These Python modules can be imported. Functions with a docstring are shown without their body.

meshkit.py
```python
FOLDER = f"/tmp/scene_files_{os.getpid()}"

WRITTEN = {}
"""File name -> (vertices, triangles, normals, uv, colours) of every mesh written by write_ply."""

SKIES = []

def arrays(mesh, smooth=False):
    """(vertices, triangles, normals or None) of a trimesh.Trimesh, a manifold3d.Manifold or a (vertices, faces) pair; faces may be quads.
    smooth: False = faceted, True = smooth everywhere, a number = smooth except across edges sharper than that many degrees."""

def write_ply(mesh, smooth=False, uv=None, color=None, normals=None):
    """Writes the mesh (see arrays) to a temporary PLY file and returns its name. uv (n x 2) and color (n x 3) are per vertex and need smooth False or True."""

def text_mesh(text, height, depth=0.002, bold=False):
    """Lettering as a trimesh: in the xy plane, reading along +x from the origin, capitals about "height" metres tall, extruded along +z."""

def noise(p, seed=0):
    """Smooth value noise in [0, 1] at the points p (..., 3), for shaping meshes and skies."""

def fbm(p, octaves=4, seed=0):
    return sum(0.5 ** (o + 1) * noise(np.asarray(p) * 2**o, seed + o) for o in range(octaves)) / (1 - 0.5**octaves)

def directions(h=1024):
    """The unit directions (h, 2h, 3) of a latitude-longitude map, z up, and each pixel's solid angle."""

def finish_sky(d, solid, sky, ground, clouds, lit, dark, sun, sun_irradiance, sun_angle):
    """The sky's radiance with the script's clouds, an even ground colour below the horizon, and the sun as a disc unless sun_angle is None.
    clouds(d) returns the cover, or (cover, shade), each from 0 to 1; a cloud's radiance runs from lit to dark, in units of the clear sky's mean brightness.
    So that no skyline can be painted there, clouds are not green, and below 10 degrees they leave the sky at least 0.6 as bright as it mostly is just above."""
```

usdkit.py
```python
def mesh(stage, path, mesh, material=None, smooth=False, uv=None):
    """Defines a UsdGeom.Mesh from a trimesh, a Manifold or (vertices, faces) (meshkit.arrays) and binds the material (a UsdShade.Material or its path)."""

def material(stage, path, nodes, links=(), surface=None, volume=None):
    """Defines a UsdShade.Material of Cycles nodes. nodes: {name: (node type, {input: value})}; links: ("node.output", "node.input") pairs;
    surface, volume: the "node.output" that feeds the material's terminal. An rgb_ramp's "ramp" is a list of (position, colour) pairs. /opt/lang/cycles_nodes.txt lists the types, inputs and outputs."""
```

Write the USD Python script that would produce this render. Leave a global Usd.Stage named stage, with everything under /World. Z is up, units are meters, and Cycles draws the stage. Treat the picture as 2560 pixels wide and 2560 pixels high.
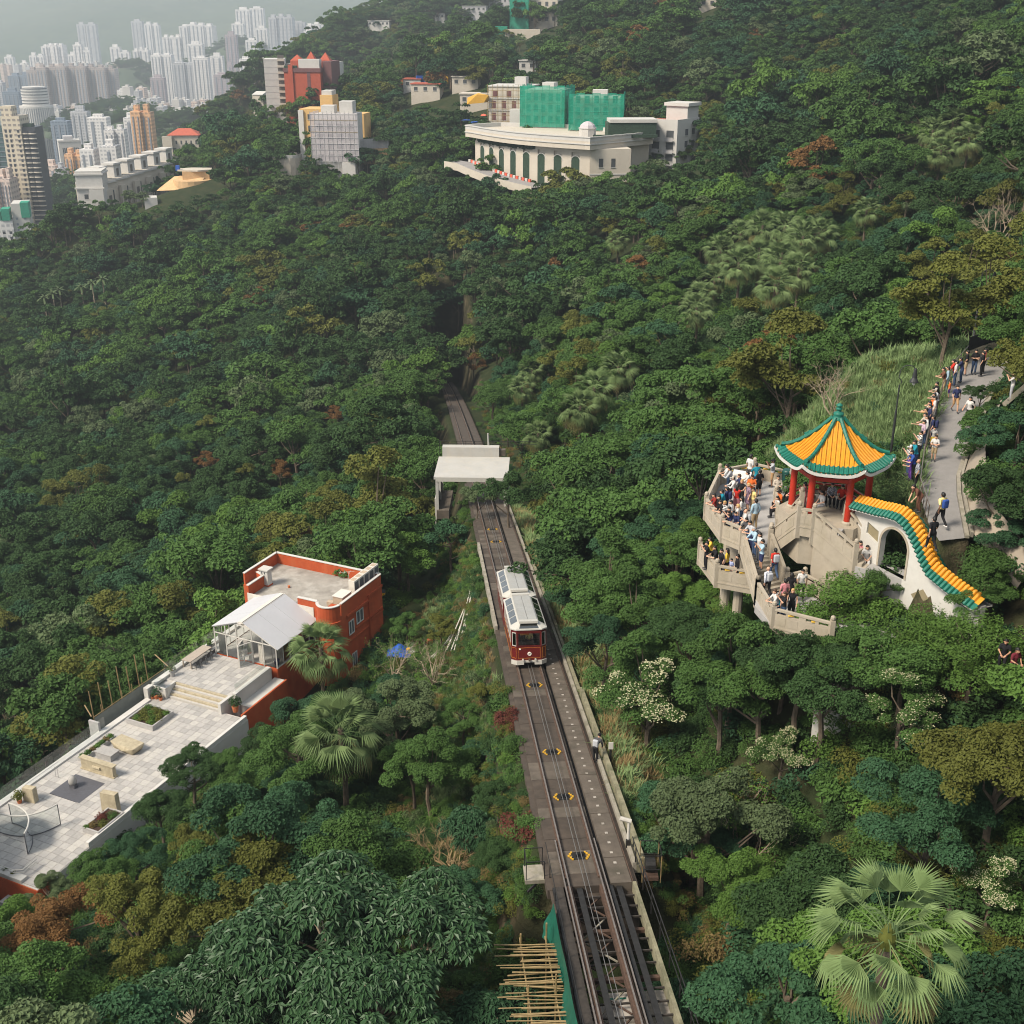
import math, random
import numpy as np, trimesh, usdkit, meshkit, manifold3d
from scipy.interpolate import RBFInterpolator
from scipy.spatial import cKDTree
from shapely import Polygon, Point, LineString, contains_xy
from pxr import Usd, UsdGeom, UsdLux, UsdShade, Gf, Sdf, Vt
stage = Usd.Stage.CreateInMemory()
UsdGeom.SetStageUpAxis(stage, 'Z'); UsdGeom.SetStageMetersPerUnit(stage, 1.0)
UsdGeom.Xform.Define(stage, '/World')
PI = math.pi
# -- camera, sky, sun, exposure
PITCH = math.radians(22.5)
FPX = 3000.0
cam = UsdGeom.Camera.Define(stage, '/World/camera')
cam.CreateHorizontalApertureAttr(36.0); cam.CreateVerticalApertureAttr(36.0)
cam.CreateFocalLengthAttr(36.0 * FPX / 2560.0)
cam.CreateClippingRangeAttr(Gf.Vec2f(1.0, 40000.0))
cam.AddRotateXOp().Set(90.0 - math.degrees(PITCH))
cam.CreateExposureAttr(1.9)
SUN = np.array([-0.62, -0.38, 0.80]); SUN /= np.linalg.norm(SUN)
SUN_EL = math.asin(SUN[2]); SUN_ROT = math.atan2(SUN[0], SUN[1])
sky = UsdLux.DomeLight.Define(stage, '/World/sky')
skym = usdkit.material(stage, '/World/Looks/sky', {
    'tc': ('texture_coordinate', {}),
    'sky': ('sky_texture', {'sky_type': 'single_scattering', 'sun_disc': False, 'sun_elevation': SUN_EL, 'sun_rotation': SUN_ROT, 'aerosol_density': 4.0, 'air_density': 1.0, 'ozone_density': 1.0}),
    'map': ('mapping', {'scale': (1.5, 1.5, 4.0)}),
    'n': ('noise_texture', {'scale': 2.2, 'detail': 6.0, 'roughness': 0.55}),
    'r': ('rgb_ramp', {'ramp': [(0.25, (0.55, 0.55, 0.55)), (0.6, (0.9, 0.9, 0.9))]}),
    'm': ('mix', {'color2': (4.0, 4.3, 4.6)}),
    'bg': ('background_shader', {'strength': 0.05})},
    [('tc.generated', 'map.vector'), ('map.vector', 'n.vector'), ('n.fac', 'r.fac'), ('r.color', 'm.fac'), ('sky.color', 'm.color1'), ('m.color', 'bg.color')], surface='bg.background')
UsdShade.MaterialBindingAPI.Apply(sky.GetPrim()).Bind(skym)
sky.GetPrim().SetCustomDataByKey('kind', 'structure')
sun = UsdLux.DistantLight.Define(stage, '/World/sun')
sun.CreateIntensityAttr(0.4); sun.CreateAngleAttr(16.0); sun.CreateColorAttr(Gf.Vec3f(1.0, 0.90, 0.76))
sun.GetPrim().CreateAttribute('inputs:normalize', Sdf.ValueTypeNames.Bool).Set(True)
sun.AddRotateXYZOp().Set(Gf.Vec3f(math.degrees(math.acos(SUN[2])), 0.0, math.degrees(math.atan2(SUN[0], -SUN[1]))))
# -- helpers
CP, SP = math.cos(PITCH), math.sin(PITCH)
def ray(px, py):
    u, v = (px - 1280) / FPX, (py - 1280) / FPX
    return np.array([u, CP - v * SP, -(SP + v * CP)])
def at_z(px, py, h): r = ray(px, py); return r * h / r[2]
def at_d(px, py, d): r = ray(px, py); return r * d / r[1]
def at_depth(px, py, z): return ray(px, py) * z
def pix(p):
    p = np.asarray(p, float); z = p[..., 1] * CP - p[..., 2] * SP; y = -(p[..., 1] * SP + p[..., 2] * CP)
    return np.stack([1280 + FPX * p[..., 0] / z, 1280 + FPX * y / z, z], -1)
used = {}
def numbered(parent, name):
    n = used.get((parent, name), 0); used[(parent, name)] = n + 1
    return f'{parent}/{name}' if n == 0 else f'{parent}/{name}_{n:03d}'
def pth(parent): return '/World' if parent is None else (parent if isinstance(parent, str) else str(parent.GetPath()))
def tag(p, label=None, cat=None, group=None, kind=None):
    for k, v in (('label', label), ('category', cat), ('group', group), ('kind', kind)):
        if v: p.SetCustomDataByKey(k, v)
    return p
def thing(name, label, cat, group=None, loc=(0, 0, 0), rotz=0.0, scale=None, kind=None):
    x = UsdGeom.Xform.Define(stage, numbered('/World', name))
    x.AddTranslateOp().Set(Gf.Vec3d(*map(float, loc)))
    if rotz: x.AddRotateZOp().Set(math.degrees(rotz))
    if scale is not None: x.AddScaleOp().Set(Gf.Vec3f(*([float(scale)] * 3 if np.ndim(scale) == 0 else map(float, scale))))
    return tag(x.GetPrim(), label, cat, group, kind)
def put(parent, name, mb, mat, smooth=False, label=None, kind=None, cat=None, group=None):
    """ONE Mesh prim under parent (or under /World)."""
    m = mb.mesh() if isinstance(mb, MB) else mb
    p = usdkit.mesh(stage, numbered(pth(parent), name), m, M[mat], smooth).GetPrim()
    return tag(p, label, cat, group, kind)
class MB:
    """Collects boxes, prisms, tubes and quads into one mesh."""
    def __init__(s): s.v, s.f, s.n = [], [], 0
    def add(s, v, f):
        v = np.asarray(v, float).reshape(-1, 3); f = np.asarray(f, int)
        if f.shape[1] == 4: f = np.vstack([f[:, [0, 1, 2]], f[:, [0, 2, 3]]])
        s.v.append(v); s.f.append(f + s.n); s.n += len(v); return s
    def mesh(s): return (np.vstack(s.v), np.vstack(s.f))
    def tm(s, t): return s.add(t.vertices, t.faces)
    def box(s, c, size, rz=0.0, R=None):
        x, y, z = np.asarray(size, float) / 2
        v = np.array([[i * x, j * y, k * z] for k in (-1, 1) for j in (-1, 1) for i in (-1, 1)])
        f = [[0, 2, 3, 1], [4, 5, 7, 6], [0, 1, 5, 4], [2, 6, 7, 3], [0, 4, 6, 2], [1, 3, 7, 5]]
        if rz: v = v @ np.array([[math.cos(rz), math.sin(rz), 0], [-math.sin(rz), math.cos(rz), 0], [0, 0, 1]])
        if R is not None: v = v @ R.T
        return s.add(v + np.asarray(c, float), f)
    def bar(s, a, b, w, h=None, up=(0, 0, 1)):
        """a box from a to b, w wide, h high"""
        a, b = np.asarray(a, float), np.asarray(b, float); t = b - a; L = np.linalg.norm(t); t /= L
        x = np.cross(t, up); nx = np.linalg.norm(x)
        x = np.cross(t, (1, 0, 0)) / np.linalg.norm(np.cross(t, (1, 0, 0))) if nx < 1e-6 else x / nx
        R = np.stack([x, t, np.cross(x, t)], 1)
        return s.box((a + b) / 2, (w, L, h or w), R=R)
    def prism(s, poly, z0, z1):
        """vertical prism over a plan polygon; z0, z1 numbers or one value per corner"""
        p = np.asarray(poly, float); n = len(p)
        area = 0.5 * np.sum(p[:, 0] * np.roll(p[:, 1], -1) - p[:, 1] * np.roll(p[:, 0], -1))
        z0, z1 = np.broadcast_to(z0, n), np.broadcast_to(z1, n)
        if area < 0: p, z0, z1 = p[::-1], z0[::-1], z1[::-1]
        import mapbox_earcut
        t = mapbox_earcut.triangulate_float64(p, np.array([n], np.uint32)).reshape(-1, 3).astype(int)
        a = [(p[t[0]][1] - p[t[0]][0]), (p[t[0]][2] - p[t[0]][0])]
        if a[0][0] * a[1][1] - a[0][1] * a[1][0] < 0: t = t[:, ::-1]
        v = np.vstack([np.c_[p, z0], np.c_[p, z1]]); i = np.arange(n); j = (i + 1) % n
        return s.add(v, np.vstack([t[:, ::-1], t + n, np.c_[i, j, j + n], np.c_[i, j + n, i + n]]))
    def tube(s, pts, r, sides=6, caps=True):
        p = np.asarray(pts, float); m = len(p); r = np.broadcast_to(r, m)
        t = np.gradient(p, axis=0); t /= np.linalg.norm(t, axis=1, keepdims=True) + 1e-12
        a = np.cross(t, np.where(np.abs(t[:, 2:]) < 0.9, [0, 0, 1.0], [1.0, 0, 0])); a /= np.linalg.norm(a, axis=1, keepdims=True) + 1e-12
        b = np.cross(t, a); g = np.arange(sides) * 2 * PI / sides
        v = (p[:, None] + r[:, None, None] * (np.cos(g)[None, :, None] * a[:, None] + np.sin(g)[None, :, None] * b[:, None])).reshape(-1, 3)
        i, j = np.meshgrid(np.arange(m - 1), np.arange(sides), indexing='ij'); k = (j + 1) % sides
        q = np.stack([i * sides + j, i * sides + k, (i + 1) * sides + k, (i + 1) * sides + j], -1).reshape(-1, 4)
        f = np.vstack([q[:, [0, 2, 1]], q[:, [0, 3, 2]]])[:, ::-1]
        if caps:
            c = np.arange(1, sides - 1)
            f = np.vstack([f, np.c_[0 * c, c + 1, c][:, ::-1] * 1, (m - 1) * sides + np.c_[0 * c, c, c + 1][:, ::-1] * 1])
        return s.add(v, f)
    def lathe(s, prof, c=(0, 0, 0), sides=16):
        """profile of (radius, z) turned about the vertical through c"""
        prof = np.asarray(prof, float); m = len(prof); g = np.arange(sides) * 2 * PI / sides
        v = np.stack([prof[:, None, 0] * np.cos(g), prof[:, None, 0] * np.sin(g), np.broadcast_to(prof[:, None, 1], (m, sides))], -1).reshape(-1, 3) + np.asarray(c, float)
        i, j = np.meshgrid(np.arange(m - 1), np.arange(sides), indexing='ij'); k = (j + 1) % sides
        q = np.stack([i * sides + j, i * sides + k, (i + 1) * sides + k, (i + 1) * sides + j], -1).reshape(-1, 4)
        return s.add(v, q)
    def quad(s, a, b, c, d): return s.add([a, b, c, d], [[0, 1, 2, 3]])
    def grid(s, g):
        """a sheet through a (rows, columns, 3) array of points"""
        g = np.asarray(g, float); r, c = g.shape[:2]
        i, j = np.meshgrid(np.arange(r - 1), np.arange(c - 1), indexing='ij'); a = i * c + j
        return s.add(g.reshape(-1, 3), np.stack([a, a + 1, a + c + 1, a + c], -1).reshape(-1, 4))
    def xf(s, R=None, t=(0, 0, 0)):
        for k in range(len(s.v)): s.v[k] = (s.v[k] if R is None else s.v[k] @ np.asarray(R).T) + np.asarray(t, float)
        return s
def rotz(a): return np.array([[math.cos(a), -math.sin(a), 0], [math.sin(a), math.cos(a), 0], [0, 0, 1]])
def jit(rng, a): return rng.uniform(-a, a)
# -- materials
M = {}
def mat(name, nodes, links, **k): M[name] = usdkit.material(stage, '/World/Looks/' + name, nodes, links, **k); return M[name]
def plain(name, col, rough=0.7, metal=0.0, spec=0.4, var=0.12, scale=3.0, stain=None, stain_amt=0.0, stain_scale=1.2, bump=0.0, bscale=40.0):
    """a painted, stone or metal surface: its colour broken up by two noises and, if asked, stains that run down"""
    nodes = {'tc': ('geometry', {}), 'n': ('noise_texture', {'scale': scale, 'detail': 5.0, 'roughness': 0.6}),
             'r': ('rgb_ramp', {'ramp': [(0.25, tuple(c * (1 - var) for c in col)), (0.75, tuple(min(1, c * (1 + var)) for c in col))]}),
             'p': ('principled_bsdf', {'roughness': rough, 'metallic': metal, 'specular_ior_level': spec})}
    links = [('tc.position', 'n.vector'), ('n.fac', 'r.fac')]; out = 'r.color'
    if stain is not None:
        nodes |= {'mp': ('mapping', {'scale': (1.0, 1.0, 0.22)}), 'sn': ('noise_texture', {'scale': stain_scale, 'detail': 6.0, 'roughness': 0.65}),
                  'sr': ('rgb_ramp', {'ramp': [(0.48, (0, 0, 0)), (0.72, (stain_amt,) * 3)]}), 'sm': ('mix', {'color2': stain})}
        links += [('tc.position', 'mp.vector'), ('mp.vector', 'sn.vector'), ('sn.fac', 'sr.fac'), ('sr.color', 'sm.fac'), (out, 'sm.color1')]; out = 'sm.color'
    links.append((out, 'p.base_color'))
    if bump:
        nodes |= {'bn': ('noise_texture', {'scale': bscale, 'detail': 3.0}), 'b': ('bump', {'strength': bump, 'distance': 0.02})}
        links += [('tc.position', 'bn.vector'), ('bn.fac', 'b.height'), ('b.normal', 'p.normal')]
    return mat(name, nodes, links, surface='p.BSDF')
def leafmat(name, col, var=0.45, trans=0.15, rough=0.6, spec=0.12, hue=(1.25, 1.05, 0.7)):
    """leaves: each leaf and each tree a little lighter, darker or yellower than the next"""
    dk = tuple(c * (1 - var) for c in col); lt = tuple(c * (1 + 1.5 * var) * h ** 0.6 for c, h in zip(col, hue))
    mat(name, {'g': ('geometry', {}), 'o': ('object_info', {}), 'w': ('white_noise_texture', {}), 'cn': ('noise_texture', {'scale': 0.7, 'detail': 2.0}), 'ad': ('math', {'math_type': 'multiply_add', 'value2': 0.4}), 'cw': ('math', {'math_type': 'multiply_add', 'value2': 0.35}), 'hf': ('math', {'math_type': 'multiply', 'value2': 0.35}),
        'r': ('rgb_ramp', {'ramp': [(0.0, dk), (0.55, col), (1.0, lt)]}),
        'p': ('principled_bsdf', {'roughness': rough, 'specular_ior_level': spec}), 't': ('translucent_bsdf', {}), 'mx': ('mix_closure', {'fac': trans})},
        [('o.location', 'w.vector'), ('w.value', 'hf.value1'), ('g.position', 'cn.vector'), ('cn.fac', 'cw.value1'), ('hf.value', 'cw.value3'), ('g.random_per_island', 'ad.value1'), ('cw.value', 'ad.value3'), ('ad.value', 'r.fac'),
         ('r.color', 'p.base_color'), ('r.color', 't.color'), ('p.BSDF', 'mx.closure1'), ('t.BSDF', 'mx.closure2')], surface='mx.closure')
# -- THE SETTING: terrain
def track_x(d): return 6.8 - 0.08 * d
def track_h(d): return -(29.9 + 0.137 * d + 0.000195 * d * d)
CAN = 7.0
canopy = [(0,700,560),(250,545,515),(120,630,540),(450,430,520),(0,1000,330),(300,1000,300),(600,800,340),(0,1400,200),(300,1350,190),(600,1200,205),(800,1000,270),(0,1750,130),
  (2500,100,300),(2500,500,150),(2000,700,185),(1700,500,260),(1500,700,250),(1300,800,270),(1100,600,330),(900,500,400),(1800,300,330),(1500,150,480),(1000,200,560),(1000,50,800),
  (590,270,740),(640,180,850),(700,135,900),(780,95,950),(850,55,1000),(940,15,1050),(560,340,620),(2000,50,420),(2400,20,330),(1700,1250,97),(1500,1250,112),(1750,1000,115),(1650,850,150),
  (1750,1900,60),(1620,2100,55),(2120,1900,50),(2500,1900,45),(1800,2400,42),(700,2200,52),(300,2150,62),(1000,2050,60),(600,1950,70),(1100,1780,80),(820,1800,80),(950,1400,112),(1020,1200,150),(700,1300,160),(450,1450,140),(150,1650,125),(1100,2400,44),(200,2500,48),(150,700,470),(400,650,430),(700,600,390),(1250,480,370),(2250,900,112)]
ctl = []
for x, y, z in canopy:
    p = at_depth(x, y, z); ctl.append((p[0], p[1], p[2] - CAN))
ctl += [(-330,640,-165),(-420,560,-170),(-260,700,-160),(-150,800,-150),(-120,900,-140),(-400,420,-150),(-230,250,-110),(-120,120,-85),(-90,60,-70),(-60,20,-55),(-30,5,-45),
        (0,0,-42),(30,0,-30),(60,0,-18),(90,60,-10),(140,120,5),(220,250,30),(300,450,50),(300,700,60),(180,900,20),(60,1000,-10),(-330,950,-190),(-280,1050,-170),(-600,700,-200),(400,1000,60),(-600,300,-180),(-60,150,-84)]
for d in range(16, 44, 6): ctl.append((track_x(d) - 0.5, d, track_h(d) - 9.0 + 0.18 * (d - 16)))
ctl += [(-24,98,-58),(-30,84,-58),(-36,84,-61),(-30,72,-56),(-33,66,-56),(-38,78,-63),(-17,88,-57),(-18,104,-58),(-30,104,-64)]
ctl += [(16,66,-33.5),(20,62,-31),(24,58,-29),(28,62,-25.5),(33,62,-23.1),(36,75,-23.1),(36,86,-23.1),(30,72,-25),(26,78,-27),(22,80,-29.5),(28,92,-25),(40,66,-18.5),(46,80,-17),(44,58,-20),(20,52,-32),(26,46,-28)]
ctl += [(20.2,54.2,-28.8),(21.2,52.5,-29.2),(22.3,50.5,-29.6),(19.3,56.5,-28.5),(22.4,54.0,-28),(23.8,52.5,-27.8),(24.4,54.6,-26.8),(28,58,-21.8),(31,66,-21.0),(27,52,-23.2),(33,72,-20.6),(36,80,-20.6),(17,52,-32.5)]
for x, y, z, dn in ((230, 515, 498, 1.5), (215, 512, 488, 2), (300, 495, 508, 6), (360, 470, 525, 6), (430, 445, 550, 6), (378, 512, 482, 1)):
    p = at_depth(x, y, z); ctl.append((p[0], p[1], p[2] - dn))
ctl += [(12,390,-56),(30,372,-56),(55,375,-52)]
C3 = np.array(ctl)
rbf = RBFInterpolator(C3[:, :2], C3[:, 2], kernel='linear', smoothing=0.3)
def sstep(a, b, x): t = np.clip((x - a) / (b - a), 0, 1); return t * t * (3 - 2 * t)
PATH_H = -23.0
def path_h(py): return float(np.interp(py, [950, 1100, 1200, 1310, 1400, 1480], [-23.0, -23.4, -23.7, -24.1, -24.6, -25.1]))
PL = [(2348,1352),(2322,1310),(2300,1240),(2310,1160),(2330,1080),(2355,1000),(2385,940),(2420,900),(2470,880),(2560,862),(2700,845)]
PR = [(2412,1345),(2405,1310),(2392,1240),(2390,1190),(2412,1120),(2440,1060),(2462,1000),(2482,965),(2510,940),(2580,910),(2720,890)]
PLY, PRY = [y for x, y in PL], [y for x, y in PR]
path_z = np.array([(path_h(a) + path_h(b)) / 2 for (_, a), (_, b) in zip(PL, PR)])
path_l = np.array([at_z(x, y, z)[:2] for (x, y), z in zip(PL, path_z)]); path_r = np.array([at_z(x, y, z)[:2] for (x, y), z in zip(PR, path_z)])
path_c = np.vstack([path_l, path_r]); path_zz = np.r_[path_z, path_z]
path_poly = Polygon(np.vstack([path_l, path_r[::-1]]))
GRID = {}
def ground(x, d):
    """terrain height at plan points"""
    x, d = np.asarray(x, float), np.asarray(d, float); sh = np.broadcast(x, d).shape
    q = np.stack([np.broadcast_to(x, sh).ravel(), np.broadcast_to(d, sh).ravel()], -1)
    h = np.empty(len(q))
    for i in range(0, len(q), 20000): h[i:i + 20000] = rbf(q[i:i + 20000])
    far = sstep(1120, 1500, q[:, 1]); h = h * (1 - far) + far * (-215.0)
    city = -150 - 65 * sstep(700, 2200, q[:, 1])
    xb = -345 + 0.30 * (q[:, 1] - 600); lim = sstep(0, 90, xb - q[:, 0]) * sstep(620, 720, q[:, 1]); h = h * (1 - lim) + lim * np.minimum(h, city)
    h += (meshkit.fbm(np.c_[q / 28.0, q[:, :1] * 0], 3, 4) - 0.5) * 4.0 * sstep(70, 140, q[:, 1]) * (1 - far)
    dx = q[:, 0] - track_x(q[:, 1]); th = track_h(q[:, 1]) - 0.55; on = (q[:, 1] > 43) & (q[:, 1] < 345)
    wl = sstep(-4.2, -1.9, dx); wr = 1 - sstep(3.9, 6.3, dx); w = np.where(dx < 0.9, wl, wr) * sstep(43, 47, q[:, 1]) * (1 - sstep(318, 334, q[:, 1]))
    h = h * (1 - w) + w * th
    wb = (1 - sstep(2.6, 6.0, np.abs(dx - 0.4))) * (1 - sstep(40, 44, q[:, 1])); h = h - wb * np.maximum(0, h - (th - 5.5))
    if len(q):
        near = (q[:, 0] > 15) & (q[:, 0] < 60) & (q[:, 1] > 40) & (q[:, 1] < 110)
        if near.any():
            k = np.where(near)[0]; dist = np.array([path_poly.distance(Point(*q[i])) for i in k])
            w = 1 - sstep(0.2, 1.0, dist); zz = path_zz[np.argmin(np.linalg.norm(q[k][:, None] - path_c[None], axis=2), 1)]; h[k] = h[k] * (1 - w) + w * (zz - 0.2)
    return h.reshape(sh)
def spaced(a, b, n, pw): t = np.linspace(0, 1, n); return a + (b - a) * t ** pw
gd = np.unique(np.concatenate([np.arange(4, 120, 0.9), np.arange(120, 420, 4.0), np.arange(420, 1000, 12.0), np.arange(1000, 2000, 60.0), np.linspace(2000, 9000, 30)]))
gs = np.concatenate([-spaced(0.0, 1.0, 150, 1.25)[::-1][:-1], spaced(0.0, 1.0, 150, 1.25)])
hw = 30 + 0.62 * gd
GX = gs[None, :] * hw[:, None] + track_x(np.minimum(gd, 400))[:, None] * 1.0
GD = np.repeat(gd[:, None], len(gs), 1)
GZ = ground(GX, GD)
def gz(x, d):
    """fast height: bilinear in the sheet"""
    x, d = np.atleast_1d(np.asarray(x, float)), np.atleast_1d(np.asarray(d, float))
    i = np.clip(np.searchsorted(gd, d) - 1, 0, len(gd) - 2); td = (d - gd[i]) / (gd[i + 1] - gd[i])
    def row(r):
        s = (x - track_x(np.minimum(gd[r], 400))) / hw[r]; j = np.clip(np.searchsorted(gs, s) - 1, 0, len(gs) - 2); t = np.clip((s - gs[j]) / (gs[j + 1] - gs[j]), 0, 1)
        return GZ[r, j] * (1 - t) + GZ[r, j + 1] * t
    return row(i) * (1 - td) + row(i + 1) * td
mat('soil', {'g': ('geometry', {}), 'n': ('noise_texture', {'scale': 0.35, 'detail': 8.0, 'roughness': 0.65}), 'n2': ('noise_texture', {'scale': 6.0, 'detail': 5.0}),
    'sp': ('separate_xyz', {}), 'sl': ('map_range', {'from_min': 0.45, 'from_max': 0.8, 'to_min': 1.0, 'to_max': 0.0, 'clamp': True}),
    'r': ('rgb_ramp', {'ramp': [(0.3, (0.014, 0.024, 0.009)), (0.55, (0.028, 0.036, 0.014)), (0.75, (0.05, 0.04, 0.022))]}),
    'rk': ('rgb_ramp', {'ramp': [(0.3, (0.022, 0.024, 0.012)), (0.5, (0.04, 0.038, 0.02)), (0.66, (0.10, 0.08, 0.05)), (0.75, (0.035, 0.042, 0.018))]}),
    'm': ('mix', {}), 'b': ('bump', {'strength': 0.8, 'distance': 0.15}), 'p': ('principled_bsdf', {'roughness': 0.95, 'specular_ior_level': 0.1})},
    [('g.position', 'n.vector'), ('g.position', 'n2.vector'), ('g.normal', 'sp.vector'), ('sp.z', 'sl.value'), ('n.fac', 'r.fac'), ('n.fac', 'rk.fac'), ('sl.result', 'm.fac'), ('r.color', 'm.color1'), ('rk.color', 'm.color2'),
     ('m.color', 'p.base_color'), ('n2.fac', 'b.height'), ('b.normal', 'p.normal')], surface='p.BSDF')
put(None, 'ground', MB().grid(np.stack([GX, GD, GZ], -1)), 'soil', smooth=True, kind='structure', label='dark earth of the wooded hillside and the valley floor')
keep = []
def clear(poly, z): keep.append((Polygon(poly).buffer(0), z))
noplant = [Polygon([(track_x(d) - 2.6, d) for d in (20, 322)] + [(track_x(d) + 4.4, d) for d in (322, 20)])]
clear([(1205,1265),(1232,1265),(1296,1420),(1415,1680),(1535,1980),(1670,2560),(1400,2560),(1330,2050),(1270,1720),(1205,1440)], 140)
nobush = []
# -- TREES: kinds
leafmat('leaf_dark', (0.040, 0.084, 0.026)); leafmat('leaf_teal', (0.038, 0.094, 0.042)); leafmat('leaf_mid', (0.066, 0.132, 0.032)); leafmat('leaf_olive', (0.118, 0.130, 0.028))
leafmat('leaf_grey', (0.100, 0.140, 0.062)); leafmat('leaf_bright', (0.092, 0.175, 0.034)); leafmat('leaf_rust', (0.17, 0.09, 0.032)); leafmat('leaf_palm', (0.175, 0.25, 0.10), var=0.3)
leafmat('leaf_dead', (0.17, 0.125, 0.05)); leafmat('leaf_flower', (0.46, 0.45, 0.28), var=0.15, hue=(1, 1, 0.9)); leafmat('leaf_maroon', (0.13, 0.040, 0.030)); leafmat('leaf_twig', (0.20, 0.15, 0.075), trans=0.0)
plain('bark', (0.11, 0.085, 0.06), 0.9, var=0.4, scale=5); plain('bark_pale', (0.30, 0.24, 0.17), 0.9, var=0.3, scale=4)
leafmat('leaf_bigleaf', (0.050, 0.115, 0.044), rough=.45, spec=.3); leafmat('leaf_bamboo', (0.085, 0.145, 0.055)); leafmat('leaf_grass', (0.19, 0.27, 0.11), var=.3); leafmat('leaf_straw', (0.30, 0.22, 0.10), var=.3); leafmat('leaf_deadpalm', (0.22, 0.21, 0.085), var=.3)
plain('twig', (0.24, 0.175, 0.09), 0.9, var=.3); plain('bamboo_stem', (0.10, 0.12, 0.04), .6)
def leaves(pts, nrm, size, rng, aspect=0.5, fold=0.25, tip=None):
    """kite shaped leaves folded along the midrib: points, leaf normals, length"""
    n = len(pts); size = np.broadcast_to(size, n)[:, None]
    nrm = nrm / (np.linalg.norm(nrm, axis=1, keepdims=True) + 1e-9)
    t = rng.normal(size=(n, 3)) if tip is None else tip
    t = t - nrm * np.sum(t * nrm, 1, keepdims=True); t /= np.linalg.norm(t, axis=1, keepdims=True) + 1e-9
    b = np.cross(nrm, t)
    v = np.stack([pts - t * size * 0.5, pts + b * size * aspect * 0.5 - t * size * 0.05 + nrm * size * fold * 0.4, pts + t * size * 0.5 - nrm * size * 0.1, pts - b * size * aspect * 0.5 - t * size * 0.05 + nrm * size * fold * 0.4], 1)
    a = np.arange(n)[:, None] * 4
    return v.reshape(-1, 3), np.vstack([a + [0, 1, 2], a + [0, 2, 3]])
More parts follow.
